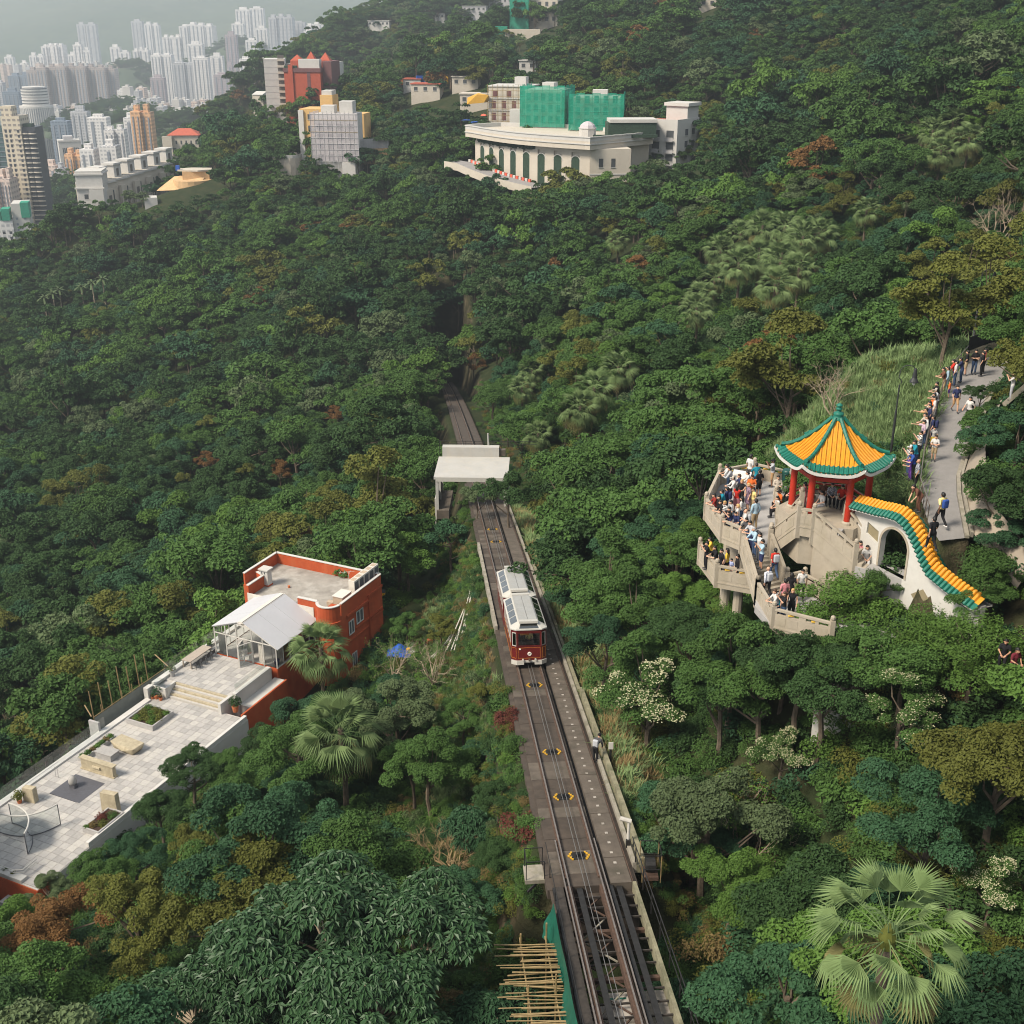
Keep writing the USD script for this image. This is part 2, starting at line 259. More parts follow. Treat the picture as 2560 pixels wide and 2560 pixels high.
def crown_tree(seed, R, H, nc, nl, size, flat=0.75, low=0.35, clump=0.42, trunk_r=0.16, open_=0.0):
    """a tapered trunk with limbs and a crown made of leaf clumps; returns (trunk, crown) meshes, base at the origin"""
    rng = np.random.default_rng(seed); cz = H - R * flat * 0.95
    nb = rng.integers(5, 8); c, cr = [], []
    for k in range(nb):
        a = k * 2.4 + jit(rng, .5); r = 0.0 if k == 0 else R * rng.uniform(.38, .78); lr_ = R * rng.uniform(.30, .50); lc = np.array([r * math.cos(a), r * math.sin(a), cz + R * flat * ((.55 if k == 0 else .32 - .75 * (r / R) ** 2) + jit(rng, .28))])
        m = max(4, int(nc / nb * (lr_ / (.4 * R)) ** 1.3)); d = rng.normal(size=(m, 3)); d /= np.linalg.norm(d, axis=1, keepdims=True); d[:, 2] = np.abs(d[:, 2]) * 1.15 - low
        c.append(lc + d * lr_ * [1, 1, .8] * rng.uniform(.6, 1.05, (m, 1))); cr.append(R * clump * .5 * rng.uniform(.6, 1.3, m))
    c = np.vstack(c); cr = np.concatenate(cr)
    per = np.maximum(8, (nl * cr ** 2 / np.sum(cr ** 2)).astype(int)); P, N, S = [], [], []
    for k in range(len(c)):
        m = per[k]; q = rng.normal(size=(m, 3)); q /= np.linalg.norm(q, axis=1, keepdims=True); q[:, 2] = np.abs(q[:, 2]) * 1.1 - 0.45
        rr = cr[k] * rng.uniform(0.45, 1.1, m) ** 0.6
        P.append(c[k] + q * rr[:, None] * [1, 1, 0.72]); N.append(q * 0.7 + [0, 0, 0.75] + rng.normal(size=(m, 3)) * 0.45); S.append(size * rng.uniform(0.6, 1.3, m))
    cv, cf = leaves(np.vstack(P), np.vstack(N), np.concatenate(S), rng, 0.62)
    t = MB(); base = np.array([0, 0, -1.2]); top = np.array([jit(rng, 0.25), jit(rng, 0.25), cz - 0.1 * R])
    mid = (base + top) / 2 + [jit(rng, 0.3), jit(rng, 0.3), 0]
    t.tube([base, mid, top], [trunk_r * 1.35, trunk_r, trunk_r * 0.7], 6)
    for k in rng.permutation(len(c))[:9]:
        a = mid + (top - mid) * rng.uniform(0.1, 1.0); e = c[k]; m1 = a + (e - a) * 0.5 + [jit(rng, 0.2), jit(rng, 0.2), -0.08 * R]
        t.tube([a, m1, e], [trunk_r * 0.5, trunk_r * 0.33, trunk_r * 0.12], 4)
    return t.mesh(), (cv, cf)
def whorl_tree(seed, R, H, nw, L=0.30, flat=0.6):
    """big drooping leaves set in whorls at the twig ends"""
    rng = np.random.default_rng(seed); cz = H - R * flat
    c = []
    for k in range(8):
        a = k * 2.4; r = 0 if k == 0 else R * rng.uniform(.45, .75); lc = np.array([r * math.cos(a), r * math.sin(a), cz + R * flat * (.45 if k == 0 else .25 - .7 * (r / R) ** 2 + jit(rng, .25))]); d = rng.normal(size=(nw // 8, 3)); d /= np.linalg.norm(d, axis=1, keepdims=True); d[:, 2] = np.abs(d[:, 2]) * 1.1 - .3
        c.append(lc + d * R * rng.uniform(.28, .42) * rng.uniform(.7, 1.08, (len(d), 1)) * [1, 1, .8])
    c = np.vstack(c)
    P, N, T, S = [], [], [], []
    for k in range(len(c)):
        m = rng.integers(8, 13); a = np.arange(m) * 2.4 + rng.uniform(0, 6); l = L * rng.uniform(0.7, 1.2, m); dr = rng.uniform(0.15, 0.95, m)
        t = np.stack([np.cos(a), np.sin(a), -dr], -1); t /= np.linalg.norm(t, axis=1, keepdims=True)
        P.append(c[k] + t * l[:, None] * 0.6 + rng.normal(size=(m, 3)) * 0.03); T.append(t); N.append(np.stack([np.cos(a) * dr, np.sin(a) * dr, np.ones(m)], -1) + rng.normal(size=(m, 3)) * 0.15); S.append(l)
    cv, cf = leaves(np.vstack(P), np.vstack(N), np.concatenate(S), rng, 0.40, 0.3, np.vstack(T))
    t = MB(); top = np.array([0, 0, cz - 0.3 * R]); t.tube([[0, 0, -1.2], [jit(rng, .3), jit(rng, .3), H * 0.3], top], [0.2, 0.15, 0.1], 6)
    for k in rng.permutation(len(c))[:26]:
        e = c[k]; m1 = top + (e - top) * 0.5 + [jit(rng, 0.25), jit(rng, 0.25), -0.2]
        t.tube([top - [0, 0, rng.uniform(0, 1)], m1, e], [0.07, 0.045, 0.018], 4)
    return t.mesh(), (cv, cf)
def fan_frond(rng, R, seg=18, petiole=0.9, droop=0.5, spread=2.5):
    """a fan palm leaf: petiole along +x then a pleated fan whose finger tips hang"""
    m = MB(); z0 = 0.0
    m.tube([[0, 0, 0], [petiole * 0.5, 0, 0.07], [petiole, 0, 0.0]], [0.022, 0.016, 0.012], 3, False)
    for k in range(seg):
        a = (k + 0.5) / seg * spread - spread / 2 + jit(rng, 0.02); w = spread / seg * 0.56; l = R * (1.0 - 0.10 * abs(a)) * rng.uniform(0.93, 1.07)
        def pt(r, da, up): return [petiole + r * math.cos(a + da), r * math.sin(a + da), z0 + up - droop * (r / R) ** 3 * R * 0.55]
        h = l * 0.55; dd = 0.03 * R
        tip = pt(l, jit(rng, 0.02), -dd * 2 - rng.uniform(0, 0.18) * R)
        m.add([[petiole - 0.04, 0, z0], pt(h, -w, dd), pt(h, 0, -dd), pt(h, w, dd), tip], [[0, 1, 2], [0, 2, 3], [1, 4, 2], [2, 4, 3]])
    return m.mesh()
def frond_set(seed, n, R, petiole, up0=75, up1=-55):
    """placed fronds of one palm: list of meshes, the youngest upright, the oldest hanging"""
    rng = np.random.default_rng(seed); out = []
    for k in range(n):
        u = (k + 0.5) / n; el = math.radians(up0 + (up1 - up0) * u + jit(rng, 8)); az = k * 2.399963 + jit(rng, 0.2)
        v, f = fan_frond(rng, R * rng.uniform(0.85, 1.1) * (0.75 + 0.3 * min(1, u * 2)), petiole=petiole * rng.uniform(0.8, 1.15), droop=0.25 + 0.75 * u)
        rl = jit(rng, 0.5); Rx = np.array([[1, 0, 0], [0, math.cos(rl), -math.sin(rl)], [0, math.sin(rl), math.cos(rl)]])
        Ry = np.array([[math.cos(el), 0, -math.sin(el)], [0, 1, 0], [math.sin(el), 0, math.cos(el)]])
        out.append((v @ (rotz(az) @ Ry @ Rx).T + [0.06 * math.cos(az), 0.06 * math.sin(az), -0.5 * u], f, u))
    return out
def palm(seed, H, n, R, petiole):
    rng = np.random.default_rng(seed); t = MB(); t.tube([[0, 0, -1.5], [jit(rng, .15), jit(rng, .15), H * 0.5], [0, 0, H]], [0.17, 0.13, 0.14], 7)
    c = MB(); dead = MB()
    for v, f, u in frond_set(seed + 1, n, R, petiole): (c if u < 0.86 else dead).add(v + [0, 0, H], f)
    return t.mesh(), c.mesh(), dead.mesh()
def bare(seed, H, R, n1=7, twigs=5):
    """leafless or half leafless limbs that fork"""
    rng = np.random.default_rng(seed); t = MB(); tips = []
    def limb(a, d, L, r, lev):
        d = d / np.linalg.norm(d); b = a + d * L * 0.5 + rng.normal(size=3) * L * 0.07; e = a + d * L + rng.normal(size=3) * L * 0.1 + [0, 0, 0.05 * L]
        t.tube([a, b, e], [r, r * 0.8, r * 0.55], 5 if lev < 2 else 3); tips.append(e)
        if lev < 4:
            for _ in range(twigs if lev == 3 else rng.integers(2, 4)):
                nd = d + rng.normal(size=3) * 0.55 + [0, 0, 0.12]; limb(b + (e - b) * rng.uniform(0.2, 1), nd, L * rng.uniform(0.5, 0.75), r * 0.5, lev + 1)
    for k in range(n1):
        a = k * 2.4 + jit(rng, 0.4); limb(np.array([0, 0, H * 0.12]), np.array([math.cos(a), math.sin(a), rng.uniform(0.5, 1.6)]) * [R / H, R / H, 1], H * 0.5, 0.07, 1)
    t.tube([[0, 0, -1.0], [0, 0, H * 0.14]], [0.15, 0.12], 6)
    return t.mesh(), np.array(tips)
KINDS = '/World/tree_kinds'
stage.CreateClassPrim(KINDS)
kinds = {}
def kind(name, parts, R, H, words):
    UsdGeom.Xform.Define(stage, f'{KINDS}/{name}')
    for pn, m, mt in parts: usdkit.mesh(stage, numbered(f'{KINDS}/{name}', pn), m, M[mt])
    kinds[name] = (parts, R, H, words)
def broad(name, seed, R, H, nc, nl, size, mt, words, bark='bark', **k):
    t, c = crown_tree(seed, R, H, nc, nl, size, **k); kind(name, [('trunk', t, bark), ('crown', c, mt)], R, H, words)
W = {'dark': 'dark green broadleaf tree', 'teal': 'blue-green broadleaf tree', 'mid': 'mid green broadleaf tree', 'olive': 'olive yellow broadleaf tree', 'grey': 'pale grey-green feathery tree', 'bright': 'fresh bright green broadleaf tree', 'rust': 'rust brown leaved tree'}
COLS = ('dark', 'dark', 'teal', 'mid', 'mid', 'olive', 'grey', 'bright', 'rust')
for i, cl in enumerate(COLS):
    s = '' if cl not in COLS[:i] else '_b'; fl = 0.6 + 0.12 * (i % 3)
    broad(f'near_{cl}{s}', 10 + i, 3.4, 7.8, 46, 19000, 0.165, 'leaf_' + cl, W[cl], flat=fl, clump=.40)
    broad(f'mid_{cl}{s}', 30 + i, 4.0, 8.6, 40, 6500, 0.30, 'leaf_' + cl, W[cl], flat=fl + 0.1, clump=.42)
    broad(f'far_{cl}{s}', 50 + i, 4.6, 9.2, 30, 2400, 0.58, 'leaf_' + cl, W[cl], flat=fl + 0.14, clump=.46)
t, c = whorl_tree(101, 3.6, 7.5, 900, 0.36); kind('bigleaf', [('trunk', t, 'bark_pale'), ('crown', c, 'leaf_bigleaf')], 3.6, 7.5, 'large leaved green tree')
t, c = whorl_tree(102, 3.3, 7.0, 700, 0.34, 0.7); kind('bigleaf_b', [('trunk', t, 'bark_pale'), ('crown', c, 'leaf_bigleaf')], 3.3, 7.0, 'large leaved green tree')
t, c = whorl_tree(103, 1.7, 3.4, 330, 0.27, 0.8); kind('bigleaf_shrub', [('trunk', t, 'bark'), ('crown', c, 'leaf_teal')], 1.7, 3.4, 'broad leaved blue-green shrub')
for q, (sd, H) in enumerate(((201, 5.0), (202, 4.2))):
    t, c, dd = palm(sd, H, 34, 1.15, 1.05); kind('fan_palm' + ('', '_b')[q], [('trunk', t, 'bark'), ('crown', c, 'leaf_palm'), ('dead_leaves', dd, 'leaf_deadpalm')], 2.1, H, 'fan palm')
t, c = crown_tree(301, 2.6, 6.0, 30, 9000, 0.19); fr_ = np.random.default_rng(9); fq = c[0][::4][fr_.permutation(len(c[0]) // 4)[:2300]]; fq = fq[fq[:, 2] > 3.0]
fv = leaves(fq + (fq - [0, 0, 4.0]) * .06, np.tile([0, -.3, 1.0], (len(fq), 1)) + fr_.normal(size=(len(fq), 3)) * .3, .105, fr_, .9, .1); kind('flowering', [('trunk', t, 'bark'), ('crown', c, 'leaf_mid'), ('blossom', fv, 'leaf_flower')], 2.6, 6.0, 'tree sprinkled with cream blossom')
t, tp = bare(401, 5.5, 3.0); kind('bare_tree', [('trunk', t, 'bark_pale')], 3.0, 5.5, 'leafless pale branched tree')
t, tp = bare(402, 3.2, 2.6, 13, 9); kind('twig_bush', [('trunk', t, 'twig')], 2.6, 3.2, 'bare tan twiggy bush')
t, tp = bare(403, 5.0, 2.6, 8, 3); rr = np.random.default_rng(4); pk = tp[rr.permutation(len(tp))[:260]]; q = np.repeat(pk, 5, 0) + rr.normal(size=(len(pk) * 5, 3)) * .14; lv = leaves(q, rr.normal(size=q.shape) * .5 + [0, 0, 1], .17, rr, .5); kind('sparse_tree', [('trunk', t, 'bark_pale'), ('crown', lv, 'leaf_bright')], 2.6, 5.0, 'thin tree of sparse fresh leaves and pale branches')
def layered(seed, R, H, nd):
    rng = np.random.default_rng(seed); P, N = [], []; t = MB(); t.tube([[0, 0, -1.2], [.15, 0, H * .35], [0, .1, H * .6]], [.17, .13, .1], 6)
    for k in range(nd):
        a = rng.uniform(0, 2 * PI); r = R * rng.uniform(.15, .85); z = H * rng.uniform(.62, 1.0) - .28 * r; c = np.array([r * math.cos(a), r * math.sin(a), z]); w = R * rng.uniform(.22, .36); m = 520; q = rng.normal(size=(m, 2)); q /= np.maximum(1, np.linalg.norm(q, axis=1, keepdims=True) / 1.0) ; P.append(np.c_[c[0] + q[:, 0] * w, c[1] + q[:, 1] * w, c[2] + .16 * w * rng.normal(size=m) - .25 * w * (q ** 2).sum(1)]); N.append(np.c_[q * .35, np.ones(m)] + rng.normal(size=(m, 3)) * .35)
        t.tube([[0, .1, H * .5], [c[0] * .5, c[1] * .5, z * .82], c - [0, 0, .1]], [.07, .045, .02], 4)
    return t.mesh(), leaves(np.vstack(P), np.vstack(N), rng.uniform(.10, .2, nd * 520), rng, .6)
t, c = layered(501, 3.0, 6.0, 26); kind('layered', [('trunk', t, 'bark'), ('crown', c, 'leaf_bright')], 3.0, 6.0, 'layered spreading tree of flat fresh green sprays')
t, c = layered(502, 2.7, 5.5, 22); kind('layered_b', [('trunk', t, 'bark'), ('crown', c, 'leaf_mid')], 2.7, 5.5, 'layered spreading tree of flat mid green sprays')
def bamboo_clump(seed, R, H, n):
    rng = np.random.default_rng(seed); t = MB(); P, N, T = [], [], []
    for k in range(n):
        a = rng.uniform(0, 2 * PI); d = np.array([math.cos(a), math.sin(a), 0]); r0 = rng.uniform(0, .35) * R; L = rng.uniform(.6, 1.0); u = np.linspace(0, 1, 7)[:, None]; pts = d * (r0 + R * L * u ** 2.2) + [0, 0, 1] * (H * L * (u * 1.35 - .38 * u ** 2.6)); t.tube(pts, np.linspace(.022, .006, 7), 3, False)
        m = 90; uu = rng.uniform(.25, 1, m)[:, None]; q = d * (r0 + R * L * uu ** 2.2) + [0, 0, 1] * (H * L * (uu * 1.35 - .38 * uu ** 2.6)) + rng.normal(size=(m, 3)) * .16; P.append(q); tt = d * .5 + rng.normal(size=(m, 3)) * .6 + [0, 0, -.5]; T.append(tt / np.linalg.norm(tt, axis=1, keepdims=True)); N.append(rng.normal(size=(m, 3)) * .5 + [0, 0, 1])
    return t.mesh(), leaves(np.vstack(P), np.vstack(N), rng.uniform(.16, .30, n * 90), rng, .22, .1, np.vstack(T))
t, c = bamboo_clump(601, 2.0, 4.2, 70); kind('bamboo_clump', [('stems', t, 'bamboo_stem'), ('foliage', c, 'leaf_bamboo')], 2.0, 4.2, 'feathery green bamboo clump')
def royal(seed):
    rng = np.random.default_rng(seed); t = MB().tube([[0, 0, -2], [0, 0, 9.5]], [.22, .17], 6); m = MB()
    for k in range(13):
        a = k * 2.4; el = 1.0 - 1.4 * k / 13; d = np.array([math.cos(a) * math.cos(el), math.sin(a) * math.cos(el), math.sin(el)]); s_ = np.array([-math.sin(a), math.cos(a), 0])
        for u0, u1 in ((0, .35), (.35, .7), (.7, 1)): p, q = [np.array([0, 0, 9.5]) + d * 2.8 * u - [0, 0, 1.3 * u * u] for u in (u0, u1)]; m.quad(p - s_ * .3, q - s_ * .28, q + s_ * .28, p + s_ * .3)
    return t.mesh(), m.mesh()
t, c = royal(7); kind('tall_palm', [('trunk', t, 'bark_pale'), ('crown', c, 'leaf_grey')], 2.5, 10, 'tall thin feather palm with a pale trunk')
def bush(seed, R, n, size):
    rng = np.random.default_rng(seed); P, N = [], []
    for k in range(9):
        c = rng.normal(size=3) * [R * .5, R * .5, 0] + [0, 0, R * rng.uniform(.25, .6)]; q = rng.normal(size=(n // 9, 3)); q /= np.linalg.norm(q, axis=1, keepdims=True); q[:, 2] = np.abs(q[:, 2]) * 1.1 - .3; P.append(c + q * R * .5 * rng.uniform(.5, 1.05, (len(q), 1))); N.append(q * .6 + [0, 0, .8] + rng.normal(size=q.shape) * .45)
    P = np.vstack(P); return leaves(P, np.vstack(N), size * rng.uniform(.6, 1.35, len(P)), rng, .6)
BUSH = []
for q, (cl, sz) in enumerate((('dark', .15), ('mid', .13), ('teal', .20), ('olive', .12), ('bright', .15), ('mid', .26), ('dark', .24), ('dead', .13), ('grey', .14))): BUSH.append(('bush_%s_%s' % (cl, ('small', 'broad')[sz > .18]), bush(700 + q, 1.15, 1500 if sz < .18 else 900, sz), 'leaf_' + cl))
def tuft(seed, h, n, w=.022, spread=.5):
    rng = np.random.default_rng(seed); m = MB()
    for k in range(n):
        a = rng.uniform(0, 2 * PI); d = np.array([math.cos(a), math.sin(a), 0]); s_ = np.array([-d[1], d[0], 0]) * w; L = h * rng.uniform(.6, 1.15); o = rng.normal(size=3) * [.16, .16, 0]; b = rng.uniform(.25, 1) * spread; p = [o + d * b * L * u ** 2 + [0, 0, L * (u - .35 * b * u ** 3)] for u in (0, .4, .75, 1)]
        m.add([p[0] - s_, p[0] + s_, p[1] - s_, p[1] + s_, p[2] - s_ * .8, p[2] + s_ * .8, p[3]], [[0, 1, 3], [0, 3, 2], [2, 3, 5], [2, 5, 4], [4, 5, 6]])
    return m.mesh()
TUFT = [('tuft_green', tuft(801, 1.0, 60, .025, .9), 'leaf_grass'), ('tuft_tall', tuft(802, 1.4, 50, .028, .7), 'leaf_grass'), ('tuft_dry', tuft(803, .9, 46, .02, .8), 'leaf_straw')]
# -- TRAMWAY
plain('concrete_dark', (0.060, 0.046, 0.035), 0.9, var=0.35, scale=1.6, stain=(0.035, 0.028, 0.022), stain_amt=0.75, stain_scale=0.9, bump=0.4)
plain('concrete_mid', (0.098, 0.080, 0.063), 0.9, var=0.3, scale=1.3, stain=(0.05, 0.045, 0.03), stain_amt=0.7, bump=0.4)
plain('concrete_pale', (0.26, 0.235, 0.19), 0.9, var=0.25, scale=2.0, stain=(0.10, 0.10, 0.05), stain_amt=0.7, stain_scale=1.5, bump=0.3)
plain('concrete_moss', (0.20, 0.185, 0.12), 0.95, var=0.35, scale=2.0, stain=(0.05, 0.06, 0.025), stain_amt=0.8)
plain('rail_steel', (0.30, 0.25, 0.21), 0.35, 0.8, var=0.3, scale=6); plain('rust', (0.075, 0.044, 0.030), 0.85, var=0.45, scale=5); plain('black_steel', (0.022, 0.021, 0.020), 0.6, 0.3, var=0.4, scale=5)
plain('dark_timber', (0.035, 0.029, 0.024), 0.85, var=0.4, scale=6); plain('cable_steel', (0.26, 0.25, 0.24), 0.4, 0.7); plain('yellow_paint', (0.48, 0.27, 0.015), 0.6, var=0.2, scale=8)
plain('white_paint', (0.52, 0.50, 0.46), 0.6, var=0.1, scale=3, stain=(0.33, 0.29, 0.22), stain_amt=0.5); plain('pit_black', (0.010, 0.010, 0.010), 0.9)
plain('bamboo', (0.23, 0.165, 0.075), 0.6, var=0.35, scale=4); plain('green_sheet', (0.007, 0.085, 0.055), 0.55, var=0.3, scale=2); plain('dirt_white', (0.34, 0.31, 0.27), 0.9, var=0.25, scale=2.5, stain=(0.10, 0.08, 0.06), stain_amt=0.8)
AX = np.array([-0.08, 1.0]) / math.hypot(0.08, 1.0); RT = np.array([AX[1], -AX[0]])
def trk(d, dx, dz=0.0):
    """point of the tramway: distance ahead, metres right of the main rails' centre, metres above rail foot"""
    return np.array([track_x(d) + RT[0] * dx, d + RT[1] * dx, track_h(d) + dz])
def trk_py(py, dx=0.0, dz=0.0):
    lo, hi = 25.0, 400.0
    for _ in range(50):
        m = (lo + hi) / 2
        if pix(trk(m, dx, dz))[1] > py: lo = m
        else: hi = m
    return lo
def slab(mb, d0, d1, x0, x1, z0, z1, s=0.0):
    """a block lying on the formation; s tilts its uphill edge"""
    c = [trk(d, x, z) for d in (d0, d1) for x in (x0, x1) for z in (z0, z1 + (s if d == d1 else 0))]
    return mb.add(c, [[0, 1, 3, 2], [4, 6, 7, 5], [0, 4, 5, 1], [2, 3, 7, 6], [1, 5, 7, 3], [0, 2, 6, 4]])
def strip(mb, d0, d1, x0, x1, z0, z1, n=None):
    n = n or max(2, int((d1 - d0) / 4)); ds = np.linspace(d0, d1, n + 1)
    for a, b in zip(ds[:-1], ds[1:]): slab(mb, a, b, x0, x1, z0, z1)
    return mb
D0 = trk_py(2212); D1 = 326.0
tw = thing('tramway', 'steep single track tramway on stained concrete slabs running down into the valley', 'tramway', kind='structure')
rng = np.random.default_rng(5)
d = D0; k = 0
while d < 128:
    L = 1.02 + 0.06 * rng.uniform(); m = rng.uniform() < 0.28
    put(tw, 'slab', slab(MB(), d + 0.02, d + L - 0.02, -1.42, 0.98, -0.5, -0.08 + jit(rng, 0.012), 0.012), 'concrete_mid' if m else 'concrete_dark'); d += L; k += 1
d = D0
while d < 128:
    L = 2.1 + 0.1 * rng.uniform(); put(tw, 'walkway_slab', slab(MB(), d + 0.015, d + L - 0.015, 1.16, 2.12, -0.5, 0.02 + jit(rng, 0.012)), 'concrete_mid'); d += L
b = MB(); strip(b, 127.9, D1, -1.42, 0.98, -0.5, -0.07, 60); strip(b, 127.9, D1, 1.16, 2.12, -0.5, 0.0, 60); put(tw, 'lower_slabs', b, 'concrete_dark', kind='stuff')
put(tw, 'drain_channel', strip(MB(), D0, D1, 0.98, 1.16, -0.55, -0.28), 'pit_black')
for x in (-0.76, 0.76):
    r = MB(); strip(r, 26.5, D1, x - 0.035, x + 0.035, 0.06, 0.115, 70); strip(r, 26.5, D1, x - 0.012, x + 0.012, 0.0, 0.06, 70); put(tw, 'rail', r, 'rail_steel')
    r = MB(); strip(r, 44.2, D1, x - 0.10, x + 0.10, -0.078, 0.0, 70); put(tw, 'rail_bed', r, 'rust')
for x in (-0.93, 0.96): put(tw, 'guard_rail', strip(MB(), 26.5, 47.5, x - 0.03, x + 0.03, 0.0, 0.09, 8), 'rail_steel')
for x in (-0.06, 0.14):
    ds = np.linspace(26, 132, 40); put(tw, 'haulage_cable', MB().tube([trk(q, x, 0.14) for q in ds], 0.017, 4), 'cable_steel')
put(tw, 'pipe', MB().tube([trk(q, 2.16, 0.06) for q in np.linspace(D0, D1, 60)], 0.03, 5), 'rust')
put(tw, 'side_gutter', strip(MB(), D0, 135, 2.12, 2.42, -0.5, -0.16), 'concrete_dark')
kb = MB(); strip(kb, D0 + 1.5, 131, 2.42, 2.60, -0.5, 0.10, 30); put(tw, 'kerb', kb, 'concrete_pale')
kb = MB(); strip(kb, D0 + 1.5, 66, 2.78, 3.0, -0.5, 0.32, 8); strip(kb, 66, 96, 2.66, 2.86, -0.5, 0.20, 8); put(tw, 'outer_kerb', kb, 'concrete_moss')
put(tw, 'gutter_bed', strip(MB(), D0 + 1.5, 96, 2.60, 2.78, -0.5, -0.06, 12), 'concrete_moss')
put(tw, 'left_kerb', strip(MB(), 79, 104, -1.78, -1.55, -0.6, 0.12, 8), 'concrete_pale')
put(tw, 'left_ledge', strip(MB(), D0, 135, -1.72, -1.42, -0.7, -0.2, 24), 'concrete_dark')
for d in np.arange(D0 + 0.7, 84, 0.92):
    a = jit(rng, 0.04); put(tw, 'step_mark', slab(MB(), d, d + 0.17, 1.62 + a - 0.07, 1.62 + a + 0.07, 0.0, 0.034), 'dirt_white')
for py in (1436, 1565, 1711, 1878, 1990, 2137, 1353, 1322):
    d = trk_py(py); p = MB(); slab(p, d - 0.30, d + 0.34, -0.26, 0.36, -0.08, -0.052); pit = put(tw, 'sheave_pit', p, 'pit_black')
    w = MB()
    for x in (-0.06, 0.14):
        c = trk(d, x, 0.02); ax = np.array([RT[0], RT[1], 0.0]); w.tube([c - ax * 0.03, c + ax * 0.03], 0.13, 12)
    put(pit, 'sheave', w, 'black_steel'); y = MB()
    for sx in (-1, 1):
        e = 0.05 + sx * 0.33
        for s0, s1, o in ((-0.34, -0.22, 0.0), (-0.22, -0.06, 0.07), (-0.06, 0.10, 0.15), (0.10, 0.26, 0.07), (0.26, 0.38, 0.0)): slab(y, d + s0, d + s1, e + sx * o - 0.045, e + sx * o + 0.045, -0.08, -0.035)
    put(pit, 'marking', y, 'yellow_paint')
def box_on(name, d, dx, dz, size, mt, label, cat, **k):
    c = trk(d, dx, dz); p = put(None, name, MB().box(c, size, rz=math.atan2(0.08, 1)), mt, label=label, cat=cat, **k); return p
# ---- open steel bridge nearest the camera
br = thing('steel_bridge', 'open steel trestle carrying the tram rails over dark gaps between cross girders', 'bridge')
for x in (-0.76, 0.76): put(br, 'rail_bearer', strip(MB(), 26.5, D0, x - 0.13, x + 0.13, -0.42, -0.01, 6), 'rust')
for x in (-1.42, 1.15, 2.22): put(br, 'girder', strip(MB(), 26.5, D0, x - 0.08, x + 0.08, -0.62, -0.06 if x < 2 else 0.06, 6), 'black_steel' if x < 2 else 'concrete_moss')
put(br, 'side_deck', strip(MB(), 26.5, D0, -1.36, -1.02, -0.12, -0.05, 6), 'dark_timber')
for x in (-0.28, 1.52): put(br, 'grating', strip(MB(), 26.5, D0, x - 0.13, x + 0.13, -0.20, -0.15, 6), 'black_steel')
for i, d in enumerate(np.arange(29.0, D0, 0.82)):
    big = i % 4 == 2
    put(br, 'cross_beam', slab(MB(), d, d + (0.20 if big else 0.07), -1.35, 2.15, -0.62 if big else -0.36, -0.44 if big else -0.28), 'rust' if big else 'dark_timber')
for i, d in enumerate(np.arange(30.2, D0 - 1.4, 1.64)):
    for s in (0, 1):
        a, b_ = trk(d + (1.5 if s else 0), -0.62, -0.48), trk(d + (0 if s else 1.5), 0.62, -0.48); put(br, 'brace', MB().bar(a, b_, 0.06), 'rust' if (i + s) % 3 else 'concrete_pale')
put(br, 'hand_rail', MB().tube([trk(q, 2.55, 0.95) for q in np.linspace(27, D0 + 2.5, 9)], 0.025, 5), 'black_steel')
put(br, 'hand_rail', MB().tube([trk(q, 2.55, 0.5) for q in np.linspace(27, D0 + 2.5, 9)], 0.02, 5), 'black_steel')
for q in np.arange(28, D0 + 2.4, 1.9): put(br, 'rail_post', MB().bar(trk(q, 2.55, -0.2), trk(q, 2.55, 0.95), 0.05), 'black_steel')
put(br, 'hand_rail', MB().tube([trk(q, -1.5, 0.55) for q in np.linspace(27, D0 + 3, 9)], 0.02, 5), 'black_steel')
for q in np.arange(27.8, D0 + 2.8, 2.1): put(br, 'rail_post', MB().bar(trk(q, -1.5, -0.3), trk(q, -1.5, 0.55), 0.045), 'black_steel')
put(br, 'catwalk', strip(MB(), 26.5, D0, -1.62, -1.46, -0.3, -0.22, 6), 'concrete_dark')
dq = trk_py(2478); pc = MB(); slab(pc, dq - 0.9, dq + 0.05, -1.3, 2.3, -1.6, -0.66); slab(pc, dq + 0.15, dq + 0.75, -0.2, 2.3, -1.6, -0.72); slab(pc, dq - 1.3, dq - 0.9, 0.25, 1.0, -1.6, -0.9)
pier = put(br, 'pier_cap', pc, 'dirt_white'); put(pier, 'paint_stripe', slab(MB(), dq + 0.32, dq + 0.44, -0.1, 0.62, -0.72, -0.715), 'green_sheet')
put(br, 'abutment', MB().add(slab(MB(), D0 - 0.25, D0 + 0.1, -1.5, 2.5, -4.0, -0.5).mesh()[0], [[0, 1, 3, 2], [4, 6, 7, 5], [0, 4, 5, 1], [2, 3, 7, 6], [1, 5, 7, 3], [0, 2, 6, 4]]), 'concrete_dark')
put(br, 'pier', slab(MB(), dq - 0.7, dq + 0.5, -0.9, 1.9, -9.0, -1.6), 'concrete_dark')
